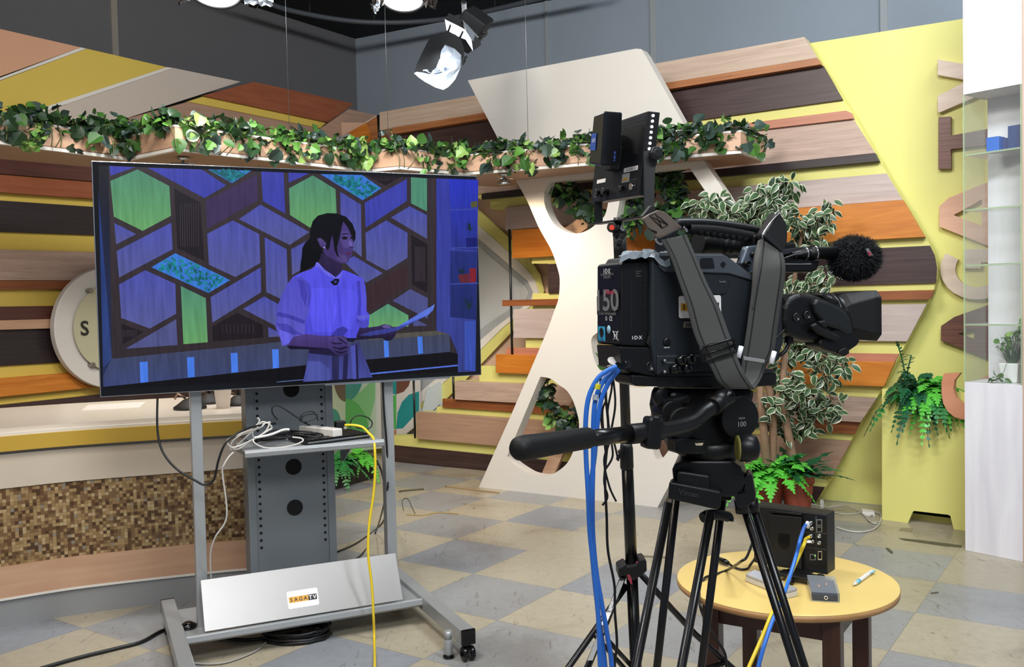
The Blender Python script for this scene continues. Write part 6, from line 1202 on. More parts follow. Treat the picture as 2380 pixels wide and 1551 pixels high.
# plastic cases and pen
def tpoly(pts, z0, h, nm, m, par=None, bev=.002):
    b = MB(); b.prism([floor_at(*zm(*p), z0) for p in pts], (0, 0, h)); return b.build(nm, m, par, bevel=bev)
FRO = glass('frosted clear plastic', (.9, .92, .94), rough=.12, alpha=.10); WPL = plain('white plastic', 'DBD7D1', 0.4)
pc1 = thing('plastic_case', 'flat white plastic case with clear lid lying beneath the blue cable on the table', 'case', tuple(floor_at(*zm(900, 860), TZ)))
q4 = [floor_at(*zm(*p), T0) for p in ((652, 800), (1025, 952), (1108, 930), (735, 762))]
b = MB(); b.prism(q4, (0, 0, .014)); b.build('case_base', WPL, pc1, bevel=.002); b = MB(); b.prism([p + Vector((0, 0, .0145)) for p in q4], (0, 0, .008)); b.build('case_lid', plain('translucent grey lid', 'B9B9BF', .2), pc1, bevel=.002)
pc2 = thing('plastic_box', 'small clear hinged plastic box holding dark and copper parts on the table', 'box', tuple(floor_at(*zm(1340, 900), TZ)))
q5 = [floor_at(*zm(*p), T0) for p in ((1230, 975), (1480, 988), (1440, 830), (1190, 815))]
b = MB(); b.prism(q5, (0, 0, .024)); b.build('box_shell', FRO, pc2, bevel=.002); ctr = sum(q5, Vector()) / 4
b = MB(); b.prism([ctr + (p - ctr) * .88 + Vector((0, 0, .001)) for p in q5], (0, 0, .014)); b.build('dark_contents', plain('dark foam', '2E3440', .7), pc2)
for p in ((1280, 850), (1345, 835)): c = floor_at(*zm(*p), T0 + .016); MB().cyl(c, c + Vector((.010, .006, 0)), .006, n=12).build('copper_part', plain('copper', 'B07A55', .35, metal=.7), pc2)
b = MB(); m_ = q5[0].lerp(q5[1], .5) + Vector((0, 0, .012)); b.lathe(m_ + Vector((0, -.0015, 0)), [(.005, 0), (.005, .002), (.003, .002), (.003, 0)], 16, axis=(0, -1, 0)); b.build('latch', WPL, pc2)
p0_, p1_ = floor_at(*zm(1600, 828), T0 + .0055), floor_at(*zm(1760, 712), T0 + .0055); pd_ = (p1_ - p0_).normalized(); pl_ = (p1_ - p0_).length
pn_ = thing('ballpoint_pen', 'white and light blue ballpoint pen lying on the right of the round table', 'pen', tuple(Vector((p0_.x, p0_.y, TZ))))
MB().lathe(p0_, [(.001, -.003), (.003, .004), (.0048, .012), (.0055, .02)], 14, axis=pd_).build('tip', WPL, pn_); MB().lathe(p0_, [(.0055, .02), (.0056, .044)], 14, axis=pd_).build('grip', plain('light blue rubber', '6FC0DA', .45), pn_)
MB().lathe(p0_, [(.0056, .044), (.0056, pl_), (.004, pl_ + .006)], 14, axis=pd_).build('barrel', WPL, pn_)
b = MB(); n = pd_.cross(Vector((0, 0, 1))).normalized(); b.prism([p0_ + pd_ * (pl_ - .032) + n * .004 + Vector((0, 0, .001)), p0_ + pd_ * (pl_ + .004) + n * .006 + Vector((0, 0, .001)), p0_ + pd_ * (pl_ + .004) + n * .010 + Vector((0, 0, .001)), p0_ + pd_ * (pl_ - .03) + n * .007 + Vector((0, 0, .001))], (0, 0, .003)); b.build('clip', plain('light blue plastic', '7CC4DC', .3), pn_)
# ================================================================ foliage
def leafm(name, c, rough=.38, var=.28):
    m = plain(name, c, rough, var=var, scale=9); b = m.node_tree.nodes['Principled BSDF']; b.inputs['Subsurface Weight'].default_value = 0; return m
G_DK, G_MD, G_LT, G_YL, G_BL = leafm('dark green leaf', '22391F'), leafm('mid green leaf', '3A6229'), leafm('light green leaf', '5C8C3C'), leafm('yellow-green leaf', '8FAE5C'), leafm('bluish green leaf', '34463E')
CRM = leafm('cream leaf edge', 'C9CDB0', var=.1); VG = leafm('variegated leaf centre', '3F5B38'); STM = plain('green-brown stem', '5A5A34', .7); BARK = plain('grey-brown bark', '8C6F58', .8, var=.25, scale=40, bump=.6, bscale=80)
OUT = {'heart': [(0, 0), (.12, .34), (.38, .5), (.66, .40), (.88, .16), (1, 0)], 'oval': [(0, 0), (.15, .20), (.4, .30), (.7, .22), (.88, .08), (1, 0)], 'lobed': [(0, 0), (.05, .40), (.28, .62), (.45, .34), (.72, .42), (1, 0)]}
def leaf(b, p, d, up, L, mi, shape='heart', curl=.18, ring=None):
    """one folded, drooping leaf blade; ring = material of a pale margin"""
    d = d.normalized(); s = d.cross(up)
    if s.length < .1: s = d.cross(Vector((.3, .5, .8)))
    s.normalize(); n = s.cross(d); o = OUT[shape]; mid, lf, rt = [], [], []
    for t, w_ in o:
        c = p + d * (t * L) - n * (curl * L * t * t); mid.append(c); lf.append(c + s * w_ * L + n * w_ * L * .35); rt.append(c - s * w_ * L + n * w_ * L * .35)
    def strip(A, B, m_):
        k = b._a(A); j = b._a(B)
        for i in range(len(A) - 1): b._f((k + i, k + i + 1, j + i + 1, j + i), m_, True)
    if ring is None: strip(mid, lf, mi); strip(rt, mid, mi)
    else:
        il = [m_.lerp(e, .74) for m_, e in zip(mid, lf)]; ir = [m_.lerp(e, .74) for m_, e in zip(mid, rt)]
        strip(mid, il, mi); strip(ir, mid, mi); strip(il, lf, ring); strip(rt, ir, ring)
LM = [G_DK, G_MD, G_LT, G_YL, G_BL, CRM, VG]
def rnd_dir(rr, zb=0.0): return Vector((rr.gauss(0, 1), rr.gauss(0, 1), rr.gauss(0, .8) + zb)).normalized()
def foliage(path, n, L, rr, spread, wts, par=None, name='leaves', shape=None, zb=-.1, ring=False, face=.5):
    """leaves scattered about a path"""
    b = MB(); path = smooth(path, 6)
    for i in range(n):
        t = rr.random() * (len(path) - 1); k = int(t); p = path[k].lerp(path[min(k + 1, len(path) - 1)], t - k)
        p = p + Vector((rr.gauss(0, spread[0]), rr.gauss(0, spread[1]), rr.gauss(0, spread[2]))); d = rnd_dir(rr, zb); tc_ = (CP - p).normalized(); up = (rnd_dir(rr, .4) + tc_ * face + Vector((0, 0, .4))).normalized()
        mi = rr.choices(range(7), wts)[0]; leaf(b, p, d, up, L * rr.uniform(.5, 1.6), mi, shape or rr.choice(['heart', 'heart', 'oval', 'lobed']), rr.uniform(.0, .4), 5 if ring or (mi == 6) else None)
    return b.build(name, LM, par, fix=False)
def vine_stem(paths, r, par, m=STM, nm='stem'):
    b = MB()
    for p in paths: b.tube(smooth(p, 5), r, 5)
    return b.build(nm, m, par)
# garlands along the hanging shelf
rr = random.Random(21)
gdef = [(-20, 262, 120, 280, 'at the far left end over the trailing sprig'), (110, 285, 235, 300, 'between the far left end and the first inner corner'), (225, 305, 400, 290, 'over the first inner corner of the zigzag'), (395, 280, 540, 300, 'bright leaves right of the first outer corner'),
        (530, 303, 690, 325, 'above the middle of the television'), (680, 328, 830, 350, 'above the television, right of middle'), (820, 350, 930, 335, 'at the second outer corner with hanging pale leaves'), (920, 332, 1060, 350, 'above the right end of the television'),
        (1050, 352, 1250, 345, 'between the television and the spotlight'), (1262, 330, 1400, 320, 'in front of the white panel'), (1390, 322, 1530, 318, 'hidden behind the LED panel'), (1515, 315, 1790, 305, 'at the right end, spilling over the corner')]
def shelf_pt(x):
    for i in range(len(fl_) - 1):
        (xa, ya), (xb, yb) = fl_[i], fl_[i + 1]
        if xa <= x <= xb:
            A_, B_ = sf[i], sf[i + 1]; y = ya + (yb - ya) * (x - xa) / (xb - xa); d = ray(x, y); return CP + d * ((HZ - H) / d.z)
    return sf[-1]
for gi, (x0, y0, x1, y1, where) in enumerate(gdef):
    n = max(3, int((x1 - x0) / 30)); pts = []
    for i in range(n + 1): x = x0 + (x1 - x0) * i / n; q = shelf_pt(min(x, 1765)); pts.append(q + Vector((.0, .02, SHH + (.03 if gi < 3 else .018))))
    t = thing('leaf_garland', 'leaf garland on the hanging shelf, ' + where, 'garland', tuple(pts[0]), 'leaf garlands on the hanging shelf')
    Lm = sum((pts[i + 1] - pts[i]).length for i in range(n)); wt = [5, 3, .6, .2, 3, 0, 0] if gi < 3 else [4, 4, 2, 1.0, 2, 0, .2] if gi < 9 else [4, 4, 1, .1, 4, 0, 0]
    foliage(pts, int(Lm * 330), .048, rr, (.03, .045, .026), wt, t, 'leaves')
    low = [p + Vector((0, -.055, -.075)) for p in pts]; k_ = rr.sample(range(len(low)), max(1, int(len(low) * .6))); k_.sort(); low = [low[i] for i in k_] if len(k_) > 1 else low[:2]; foliage(low, int(Lm * (34 if gi < 3 else 60)), .055, rr, (.05, .012, .028), wt, t, 'hanging_leaves', zb=-1.2, face=1.0)
    st = [pts] + [[p + Vector((rr.uniform(-.02, .02), -.03, rr.uniform(-.02, .03))) for p in pts]]
    for _ in range(2):
        k = rr.randrange(len(pts)); p = pts[k] + Vector((0, -.05, -.02)); st.append([p, p + Vector((.03, -.02, -.06)), p + Vector((.0 + rr.uniform(-.04, .04), -.02, -.12))])
    vine_stem(st, .003, t)
# trailing sprig at the left
t = thing('trailing_sprig', 'thin light green sprig hanging over the shelf front near the left edge', 'sprig', tuple(shelf_pt(90))); q = [Vector((0, -.03, 0)) + at(*p, sf[1].y + .12) for p in ((92, 292), (98, 312), (96, 330), (74, 344), (66, 350))]
vine_stem([q], .002, t); foliage(q, 60, .028, rr, (.02, .01, .012), [0, .5, 3, 3, 0, 0, 0], t, zb=-.3)
# ivy seen through the holes of the white panel
def vine(pts, off, n, lab, L=.06, sp=(.035, .03, .035), wt=(3, 4, 1, .3, 4, 0, 0)):
    w3 = [PA.px(x, y, off) for x, y in pts]; t = thing('ivy_vine', lab, 'vine', tuple(w3[0]), 'ivy vines behind the white panel'); foliage(w3, n, L, rr, sp, wt, t); vine_stem([w3, [p + Vector((.02, 0, .02)) for p in w3]], .004, t)
vine([(1290, 430), (1330, 452), (1360, 490), (1400, 515), (1440, 520), (1475, 500)], -.14, 260, 'dusty green ivy vine across the upper left hole of the white panel')
vine([(1545, 395), (1562, 430), (1570, 480), (1585, 520), (1600, 560)], -.14, 230, 'green ivy vine down the upper right opening of the white panel')
vine([(1478, 440), (1500, 480), (1540, 520), (1560, 560)], -.16, 130, 'green ivy vine right behind the LED panel yoke')
vine([(1262, 882), (1272, 925), (1290, 960), (1312, 985), (1318, 1010)], -.14, 110, 'ivy vine in the lower left hole of the white panel', sp=(.03, .03, .02)); vine([(1330, 960), (1342, 985), (1330, 1000)], -.16, 40, 'short dark ivy end at the right of the lower left hole', wt=(3, 1, 0, 0, 5, 0, 0))
vine([(1390, 820), (1400, 845), (1420, 870)], -.12, 30, 'small bright ivy tuft in the round hole left of the camera', wt=(1, 3, 5, 2, 0, 0, 0))
# ferns
def frond(b, p, d, L, mi, rr, droop=.5, w=.16, n=16, up=Vector((0, 0, 1))):
    d = d.normalized(); pts = [p + d * (L * i / n) - Vector((0, 0, 1)) * (droop * L * (i / n) ** 2) for i in range(n + 1)]
    b.tube(pts, .0016, 4, mi)
    for i in range(1, n + 1):
        t = i / n; T = (pts[i] - pts[i - 1]).normalized(); s = T.cross(up)
        if s.length < .15: s = T.cross(Vector((.6, .6, 0)))
        s.normalize(); wl = w * L * (math.sin(min(1, t * 1.25 + .12) * math.pi) ** .7 if t < .7 else (1 - t) * 2.4 + .12); nn = s.cross(T)
        for sg in (-1, 1):
            q_ = pts[i]; tip = q_ + (s * sg + T * .35).normalized() * wl - nn * wl * rr.uniform(-.1, .25); hw = T * (L / n * .62); k = b._a([q_ - hw, q_ + hw, tip + hw * .25, tip - hw * .25, q_.lerp(tip, .5) + hw * 1.05 + nn * wl * .08, q_.lerp(tip, .5) - hw * 1.05 + nn * wl * .08])
            b._f((k, k + 1, k + 4, k + 5), mi, True); b._f((k + 5, k + 4, k + 2, k + 3), mi, True)
FB, FD, FM2 = leafm('bright fern green', '58B83E', var=.2), leafm('deep fern green', '1F5A38', var=.25), leafm('mid fern green', '2F7A3C', var=.25)
FMs = [FB, FD, FM2]
def fern(c, n, L, mi, lab, droop=.5, zr=(.2, 1.0), w=.16, par=None, seed=1, ang=(0, 6.283), nm='fern', bias=Vector()):
    rr = random.Random(seed); b = MB()
    for i in range(n):
        a = ang[0] + (ang[1] - ang[0]) * (i + rr.random() * .7) / n; z = rr.uniform(*zr); frond(b, c + Vector((rr.gauss(0, .015), rr.gauss(0, .015), 0)), Vector((math.cos(a), math.sin(a), z)) + bias, L * rr.uniform(.7, 1.15), mi if rr.random() < .8 else 2, rr, droop * rr.uniform(.6, 1.3), w)
    if par is not None: return b.build('fronds', FMs, par, fix=False)
    t = thing(nm, lab, 'fern', tuple(c)); b.build('fronds', FMs, t, fix=False); return t
# terracotta pots
TER = plain('terracotta', '94442F', .6, var=.15, scale=8)
def pot(x, ytop, Y, r, h, lab, nm='terracotta_pot'):
    c = at(x, ytop, Y); c.z = 0; t = thing(nm, lab, 'plant pot', tuple(c)); zt = h
    MB().lathe(c, [(0, 0), (r * .68, 0), (r * .72, .01), (r * .95, zt * .78), (r * .93, zt * .8), (r * 1.04, zt * .81), (r * 1.06, zt * .97), (r * 1.03, zt), (r * .95, zt), (r * .9, zt * .9), (0, zt * .88)], 40).build('pot_body', TER, t)
    MB().lathe(c, [(0, zt * .885), (r * .9, zt * .885), (r * .88, zt * .90), (0, zt * .91)], 24).build('soil', plain('dark soil', '2A211B', .95, bump=1, bscale=90), t); return c + Vector((0, 0, zt * .9)), t
ph1, _ = pot(1853, 1101, 5.30, .092, at(1853, 1101, 5.30).z, 'terracotta pot with banded rim behind the field monitor, the right one of two')
ph2, _ = pot(1786, 1104, 5.34, .088, at(1786, 1104, 5.34).z, 'terracotta pot under the bright green fern, left of the other terracotta pot')
fern(ph1 + Vector((-.02, -.02, .0)), 40, .30, 1, 'dark green fern arching out of the right terracotta pot', .32, (.25, 1.2), .11, seed=4, bias=Vector((.35, .1, .1)))
fern(ph2 + Vector((.0, -.06, .05)), 44, .30, 0, 'bright green fern spilling over the left terracotta pot', .75, (.1, 1.1), .2, seed=5, bias=Vector((-.35, -.2, .1)))
# ficus
fc_t = thing('variegated_ficus', 'tall ficus tree with white-edged leaves standing in the terracotta pots behind the camera', 'potted tree', tuple(ph2)); FY = 5.25
fp_ = lambda x, y, dy=0: at(x, y, FY + dy)
stems = [[ph2, fp_(1775, 1000), fp_(1768, 900), fp_(1790, 780), fp_(1770, 640), fp_(1790, 520), fp_(1800, 450)], [ph1, fp_(1822, 950), fp_(1822, 860), fp_(1838, 760), fp_(1850, 620), fp_(1870, 520)], [ph2 + Vector((.02, 0, 0)), fp_(1795, 940), fp_(1765, 830), fp_(1750, 700), fp_(1720, 560), fp_(1690, 480)]]
b = MB()
for s_ in stems: sp_ = smooth(s_, 6); b.tube(sp_, [.022 * (1 - .85 * i / len(sp_)) + .004 for i in range(len(sp_))], 8)
b.build('trunk', BARK, fc_t)
br = [([(1770, 560), (1720, 500), (1660, 478), (1630, 470)], 95), ([(1790, 520), (1770, 470), (1800, 440), (1840, 450)], 130), ([(1700, 520), (1740, 500), (1790, 500), (1850, 510)], 210), ([(1850, 560), (1880, 530), (1905, 510), (1920, 485)], 75), ([(1830, 600), (1860, 580), (1890, 570)], 50), ([(1640, 500), (1690, 490), (1740, 480)], 80),
      ([(1840, 660), (1870, 670), (1900, 655), (1922, 650)], 75), ([(1830, 700), (1850, 680), (1880, 700)], 60), ([(1830, 820), (1870, 820), (1920, 830), (1965, 855)], 75), ([(1900, 850), (1925, 900), (1935, 960)], 50), ([(1830, 860), (1850, 900), (1880, 950), (1920, 950)], 80), ([(1800, 880), (1840, 900), (1860, 960)], 90), ([(1780, 930), (1800, 980), (1850, 1000)], 60), ([(1840, 780), (1860, 800), (1900, 800)], 60), ([(1870, 980), (1890, 1000)], 24), ([(1740, 620), (1760, 700), (1790, 800)], 90)]
rr = random.Random(8); b = MB(); tw_ = []
for pts, n in br:
    p3 = smooth([fp_(x, y, rr.uniform(-.12, .12)) for x, y in pts], 6); tw_.append(p3)
    for i in range(int(n * 1.35)):
        t = rr.random() ** .8 * (len(p3) - 1); k = int(t); p = p3[k].lerp(p3[min(k + 1, len(p3) - 1)], t - k) + Vector((rr.gauss(0, .035), rr.gauss(0, .06), rr.gauss(0, .035)))
        d = Vector((rr.gauss(0, .8), rr.gauss(0, .5), rr.gauss(-.55, .5))); leaf(b, p, d, Vector((rr.gauss(0, .6), -1, .6)), rr.uniform(.048, .072), rr.choice([6, 6, 0]), 'oval', rr.uniform(.1, .5), 5)
b.build('leaves', LM, fc_t, fix=False); b = MB()
for p3 in tw_: b.tube(p3, .004, 5)
b.build('twigs', BARK, fc_t)
# ferns on the yellow planter box
zbx = ztop; pfx = lambda x, o=-.09: PB.pt(PB.uv(PB.px(x, 905))[0], zbx, o)
fern(pfx(2118), 80, .27, 1, 'dark green hanging fern at the left end of the yellow planter box', 1.0, (.1, 1.6), .15, seed=12, bias=Vector((-.1, -.75, 0))); fern(pfx(2158), 70, .24, 0, 'bright green fern behind the lowest letter on the yellow planter box', 1.0, (.1, 1.2), .2, seed=13, bias=Vector((0, -.8, 0)))
b_ = MB(); rr = random.Random(3)
for (a, c, e) in (((2105, 900), (2100, 850), (2085, 795)), ((2125, 895), (2108, 880), (2118, 825))):
    p, q_, s_ = at(*a, 5.05), at(*c, 5.05), at(*e, 5.05); path = smooth([p, q_, s_], 10)
    for i in range(len(path) - 1): frond(b_, path[i], Vector((rr.uniform(-1, 1), rr.uniform(-1, .3), .5)), .03, 1, rr, .2, .4, 3)
    b_.tube(path, .004, 5, 1)
t = thing('fern_shoots', 'two upright curled fern shoots rising from the dark fern on the planter box', 'fern', tuple(at(2110, 900, 5.05))); b_.build('fronds', FMs, t, fix=False)
# grass plant and ivy in the display case
gp_ = thing('grass_plant', 'grassy plant in a square white pot on the bottom of the display case', 'potted plant', tuple(pc(W_ * .78, .10, z0)))
b = MB(); u_, d_ = W_ * .66, .11; hh = .095; s0, s1 = .036, .046
b._a([pc(u_ - s0, d_ - s0, z0 + .001), pc(u_ + s0, d_ - s0, z0 + .001), pc(u_ + s0, d_ + s0, z0 + .001), pc(u_ - s0, d_ + s0, z0 + .001), pc(u_ - s1, d_ - s1, z0 + hh), pc(u_ + s1, d_ - s1, z0 + hh), pc(u_ + s1, d_ + s1, z0 + hh), pc(u_ - s1, d_ + s1, z0 + hh)])
for f in ((0, 3, 2, 1), (4, 5, 6, 7), (0, 1, 5, 4), (1, 2, 6, 5), (2, 3, 7, 6), (3, 0, 4, 7)): b._f(f)
b.build('pot', plain('white ceramic', 'E6E6E6', .3), gp_, bevel=.003); b = MB(); rr = random.Random(6); base = pc(u_, d_, z0 + hh)
for i in range(110):
    a = rr.uniform(0, 6.28); L = rr.uniform(.10, .20); lean = rr.uniform(.1, .75); dd = Vector((math.cos(a) * lean, math.sin(a) * lean * .6, 1)).normalized(); p = base + Vector((math.cos(a), math.sin(a), 0)) * .02
    pts = [p + dd * (L * k / 6) - Vector((0, 0, lean * L * .5 * (k / 6) ** 2)) + Vector((math.cos(a), math.sin(a), 0)) * (lean * L * .35 * (k / 6) ** 2) for k in range(7)]; s = Vector((-math.sin(a), math.cos(a), 0)) * .0028
    k0 = b._a([q_ - s * (1 - k / 6.2) for k, q_ in enumerate(pts)]); k1 = b._a([q_ + s * (1 - k / 6.2) for k, q_ in enumerate(pts)])
    for k in range(6): b._f((k0 + k, k0 + k + 1, k1 + k + 1, k1 + k), rr.choice([0, 0, 1]), True)
b.build('blades', [leafm('dark grass green', '27452F'), leafm('mid grass green', '3F6642')], gp_, fix=False)
iv = thing('ivy_sprig', 'light green ivy sprig trailing over the grassy plant in the display case', 'vine', tuple(pc(W_ * .8, .16, z0 + .2))); rr = random.Random(9)
ip = [pc(W_ * .90, .12, z0 + .30), pc(W_ * .74, .12, z0 + .25), pc(W_ * .62, .13, z0 + .20), pc(W_ * .48, .08, z0 + .19)]; foliage(ip, 60, .026, rr, (.018, .018, .018), [0, 2, 5, 1, 0, 0, 0], iv); vine_stem([ip, [pc(W_ * .66, .05, z0 + .10), pc(W_ * .6, .04, z0 + .04), pc(W_ * .5, .03, z0 + .012), pc(W_ * .38, .03, z0 + .02)]], .0012, iv)
foliage([pc(W_ * .55, .03, z0 + .02), pc(W_ * .42, .03, z0 + .015)], 14, .024, rr, (.02, .005, .008), [0, 3, 3, 0, 0, 0, 0], iv, 'low_leaves')
# dark trough with ferns behind the cart
tr_ = thing('plant_trough', 'dark wooden plant trough on the floor behind the television cart', 'planter', tuple(floor_at(800, 1135)))
a, c = floor_at(740, 1150), floor_at(871, 1112); dd = (c - a).normalized(); n = Vector((-dd.y, dd.x, 0)); b = MB(); b.prism([a, c, c + n * .2, a + n * .2], (0, 0, .17)); b.build('trough_box', plain('dark stained trough', '2C2722', .6, var=.2), tr_, bevel=.004)
b = MB(); b.prism([a + n * .01 + dd * .01 + Vector((0, 0, .17)), c + n * .01 - dd * .01 + Vector((0, 0, .17)), c + n * .19 - dd * .01 + Vector((0, 0, .17)), a + n * .19 + dd * .01 + Vector((0, 0, .17))], (0, 0, .004)); b.build('soil', plain('dark soil', '2A211B'), tr_)
m_ = a.lerp(c, .45) + n * .06 + Vector((0, 0, .18)); fern(m_, 26, .24, 2, 'fern hanging over the dark trough, seen beside the cart column', .9, (.1, .9), .2, seed=31, bias=Vector((-.05, -.6, 0))); fern(a.lerp(c, .85) + n * .08 + Vector((0, 0, .18)), 22, .22, 0, 'brighter fern at the right end of the dark trough near the cart post', .9, (.2, 1.0), .2, seed=32, bias=Vector((0, -.5, 0)))
# ================================================================ studio lamps under the ceiling
HSG = plain('black lamp housing', '0E0F11', .75); FOI = plain('crumpled foil', 'C9D2DC', .25, metal=.85, var=.1, bump=1.0, bscale=30); BFO = plain('brown-black heat foil', '2B2522', .55, metal=.3, var=.3, scale=20, bump=.8, bscale=40)
BULB = emis('bright studio lamp', 'FFFFFF', 30.0)
def crumple(c, u, v, w, h, nm, m, par, seed, n=7, amp=.015):
    rr = random.Random(seed); rows = [[c + u * (w * (i / n - .5)) + v * (h * (j / n - .5)) + Vector((rr.uniform(-amp, amp), rr.uniform(-amp, amp), rr.uniform(-amp, amp))) for i in range(n + 1)] for j in range(n + 1)]
    return MB().grid(rows, smooth=False).build(nm, m, par, solid=.002)
for k, (x, y, Y, lab) in enumerate(((497, -16, 4.4, 'bright round studio lamp at the top left, wrapped in dark foil'), (936, -2, 4.6, 'bright round studio lamp at the top centre, left of the barn-door spotlight'))):
    c = at(x, y, Y); t = thing('studio_lamp', lab, 'studio lamp', tuple(c)); ax = Vector((.0, -.45, -1)).normalized(); r = .118 if k == 0 else .108
    MB().lathe(c - ax * .02, [(r * .6, -.26), (r * .9, -.22), (r * 1.12, -.04), (r * 1.14, .0), (r * 1.05, .0), (r * 1.02, -.03), (r * .4, -.2)], 40, axis=ax).build('housing', HSG, t)
    MB().lathe(c - ax * .022, [(0, 0), (r * .6, .02), (r, .0), (r, -.006), (0, -.006)], 40, axis=ax).build('lens', BULB, t)
    hg = c - ax * .2; MB().cyl(hg, Vector((hg.x, hg.y, CEIL)), .018).build('hanger', HSG, t)
    for sg in (-1, 1):
        q = c + Vector((sg * r * 1.18, .02, .012)); crumple(q, Vector((.35 * sg, .2, -.12)).normalized(), Vector((0, .35, 1)).normalized(), .14 if sg > 0 and k == 0 else .07, .11, 'heat_foil', BFO, t, 40 + k * 2 + sg)
    if k == 0: crumple(c + Vector((r * 1.75, 0, -.035)), Vector((1, .1, -.06)).normalized(), Vector((0, .2, 1)).normalized(), .13, .05, 'foil_strip', FOI, t, 77, 6, .008)
    else: crumple(c + Vector((-r * 1.15, -.02, -.045)), Vector((1, .1, .9)).normalized(), Vector((0, .2, 1)).normalized(), .04, .05, 'foil_strip', FOI, t, 78, 5, .008)
    l = D.lights.new('lamp_beam', 'SPOT'); l.energy = 55; l.color = (.95, .98, 1); l.spot_size = 2.0; l.spot_blend = .6; l.shadow_soft_size = .11; o = D.objects.new('lamp_beam', l); COL.objects.link(o); o.location = c + ax * .05; o.rotation_euler = Vector((-.1, .55, -1)).to_track_quat('-Z', 'Y').to_euler()
# barn-door spotlight
SY = 5.3; sx_ = lambda x, y, dy=0: at(940 + x / 6.745, y / 6.745, SY + dy)
sl = thing('barn_door_spotlight', 'spotlight with open barn doors and crumpled white foil hanging above the white panel', 'spotlight', tuple(sx_(950, 300)))
def sq_(pts, nm, m, dy=0, th=.006, solidv=None, par=sl, bev=.001):
    b = MB(); f = [sx_(p[0], p[1], (p[2] if len(p) > 2 else 0) + dy) for p in pts]; b.prism(f, solidv or Vector((0, th, 0))); return b.build(nm, m, par, bevel=bev)
sq_([(890, 30), (970, 30), (992, 370), (975, 385), (955, 360), (905, 240)], 'stirrup', plain('grey-white painted bracket', '9BA0A6', .5), 0, .02); b = MB(); b.cyl(sx_(925, 60), Vector((sx_(925, 60).x, sx_(925, 60).y, CEIL)), .014); b.build('hanger', HSG, sl)
k = MB(); k.box(sx_(1040, 460, .12), (.15, .24, .20), Euler((.5, .62, .1)).to_matrix()); k.build('housing', HSG, sl, bevel=.012)
sq_([(905, 310, -.06), (1000, 400, -.03), (1165, 580, .0), (1080, 650, -.02), (1020, 560, -.05)], 'side_plate', plain('grey lamp plate', '8B929A', .45, metal=.3), -.03, .006)
sq_([(635, 300), (700, 200), (880, 300), (1000, 440), (1190, 640), (1200, 700), (1075, 800), (1065, 640), (950, 460)], 'top_door', HSG, -.05, .004)
rf = sq_([(632, 300), (660, 470), (860, 580), (960, 620), (1075, 800), (1050, 610), (950, 460), (640, 300)], 'reflector', emis('lit reflector', 'E6F0FF', 1.6), -.03, .004); sq_([(730, 380), (900, 470), (880, 560), (710, 480)], 'bulb', BULB, -.036, .003)
for p in ((725, 390, 690, 490), (915, 490, 870, 590)): MB().tube([sx_(p[0], p[1], -.05), sx_(p[2], p[3], -.05)], .006, 8).build('door_clip', HSG, sl)
b = MB(); cts = [(650, 505), (800, 520), (900, 640), (940, 800), (930, 950), (860, 1120)]; 
sq_([(385, 610), (450, 570), (560, 520), (680, 500), (800, 540), (890, 620), (935, 760), (935, 860), (900, 1020), (890, 860), (780, 760), (640, 690), (575, 800), (560, 920), (500, 1010), (410, 1155), (280, 1130), (160, 1115), (200, 990), (290, 800)], 'front_door', HSG, -.10, .004)
rr = random.Random(14); b = MB(); foil_o = [(640, 690), (780, 760), (895, 860), (900, 950), (880, 1060), (800, 1240), (740, 1310), (680, 1370), (610, 1410), (480, 1370), (330, 1290), (230, 1220), (150, 1150), (210, 1110), (410, 1150), (500, 1060), (560, 900), (580, 790)]
cen = (620, 1080); rings = [1, .72, .42, .14]; G_ = []
for r in rings: G_.append([sx_(cen[0] + (x - cen[0]) * r + rr.uniform(-14, 14) * (r < 1), cen[1] + (y - cen[1]) * r + rr.uniform(-14, 14) * (r < 1), -.09 + rr.uniform(-.02, .02)) for x, y in foil_o])
b.grid(G_, smooth=False, closed=True); k = len(b.v) - len(foil_o); b._f([k + i for i in range(len(foil_o))]); fo = b.build('foil', plain('matt silver foil', 'D4DEEA', .35, metal=.3, var=.1, bump=.8, bscale=25), sl, solid=.001)
MB().tube(smooth([sx_(1165, 560, .02), sx_(1230, 520, .0), sx_(1290, 515, 0), (sx_(1270, 550, 0)), sx_(1210, 590, 0), sx_(1150, 625, -.02), sx_(1040, 560, -.06), sx_(905, 330, -.06)], 5), .006, 8).build('power_lead', BLK, sl); sq_([(940, 880), (985, 865), (980, 900), (945, 930), (970, 940), (940, 990), (905, 1030)], 'door_hinge', HSG, -.08, .01)
k = MB(); add_text(k, 'BALCAR', sx_(932, 170, -.012), (sx_(945, 250) - sx_(925, 90)).normalized(), Vector((1, 0, .1)), width=.10); k.build('print', plain('grey bracket print', '50555C', .5), sl)
for loc, e, tgt, sz in ((sx_(800, 480, -.08), 1.2, sx_(600, 1100, -.12), 1.3), (sx_(620, 800, -.16), 1.6, sx_(560, 1150, -.1), 2.2), (sx_(1130, 720, .1), 8, sx_(1250, 860, .9), 1.4)):
    l = D.lights.new('spotlight_beam', 'SPOT'); l.energy = e; l.color = (.9, .96, 1); l.spot_size = sz; l.spot_blend = .8; l.shadow_soft_size = .04; o = D.objects.new('spotlight_beam', l); COL.objects.link(o); o.location = loc; o.rotation_euler = (tgt - loc).to_track_quat('-Z', 'Y').to_euler()
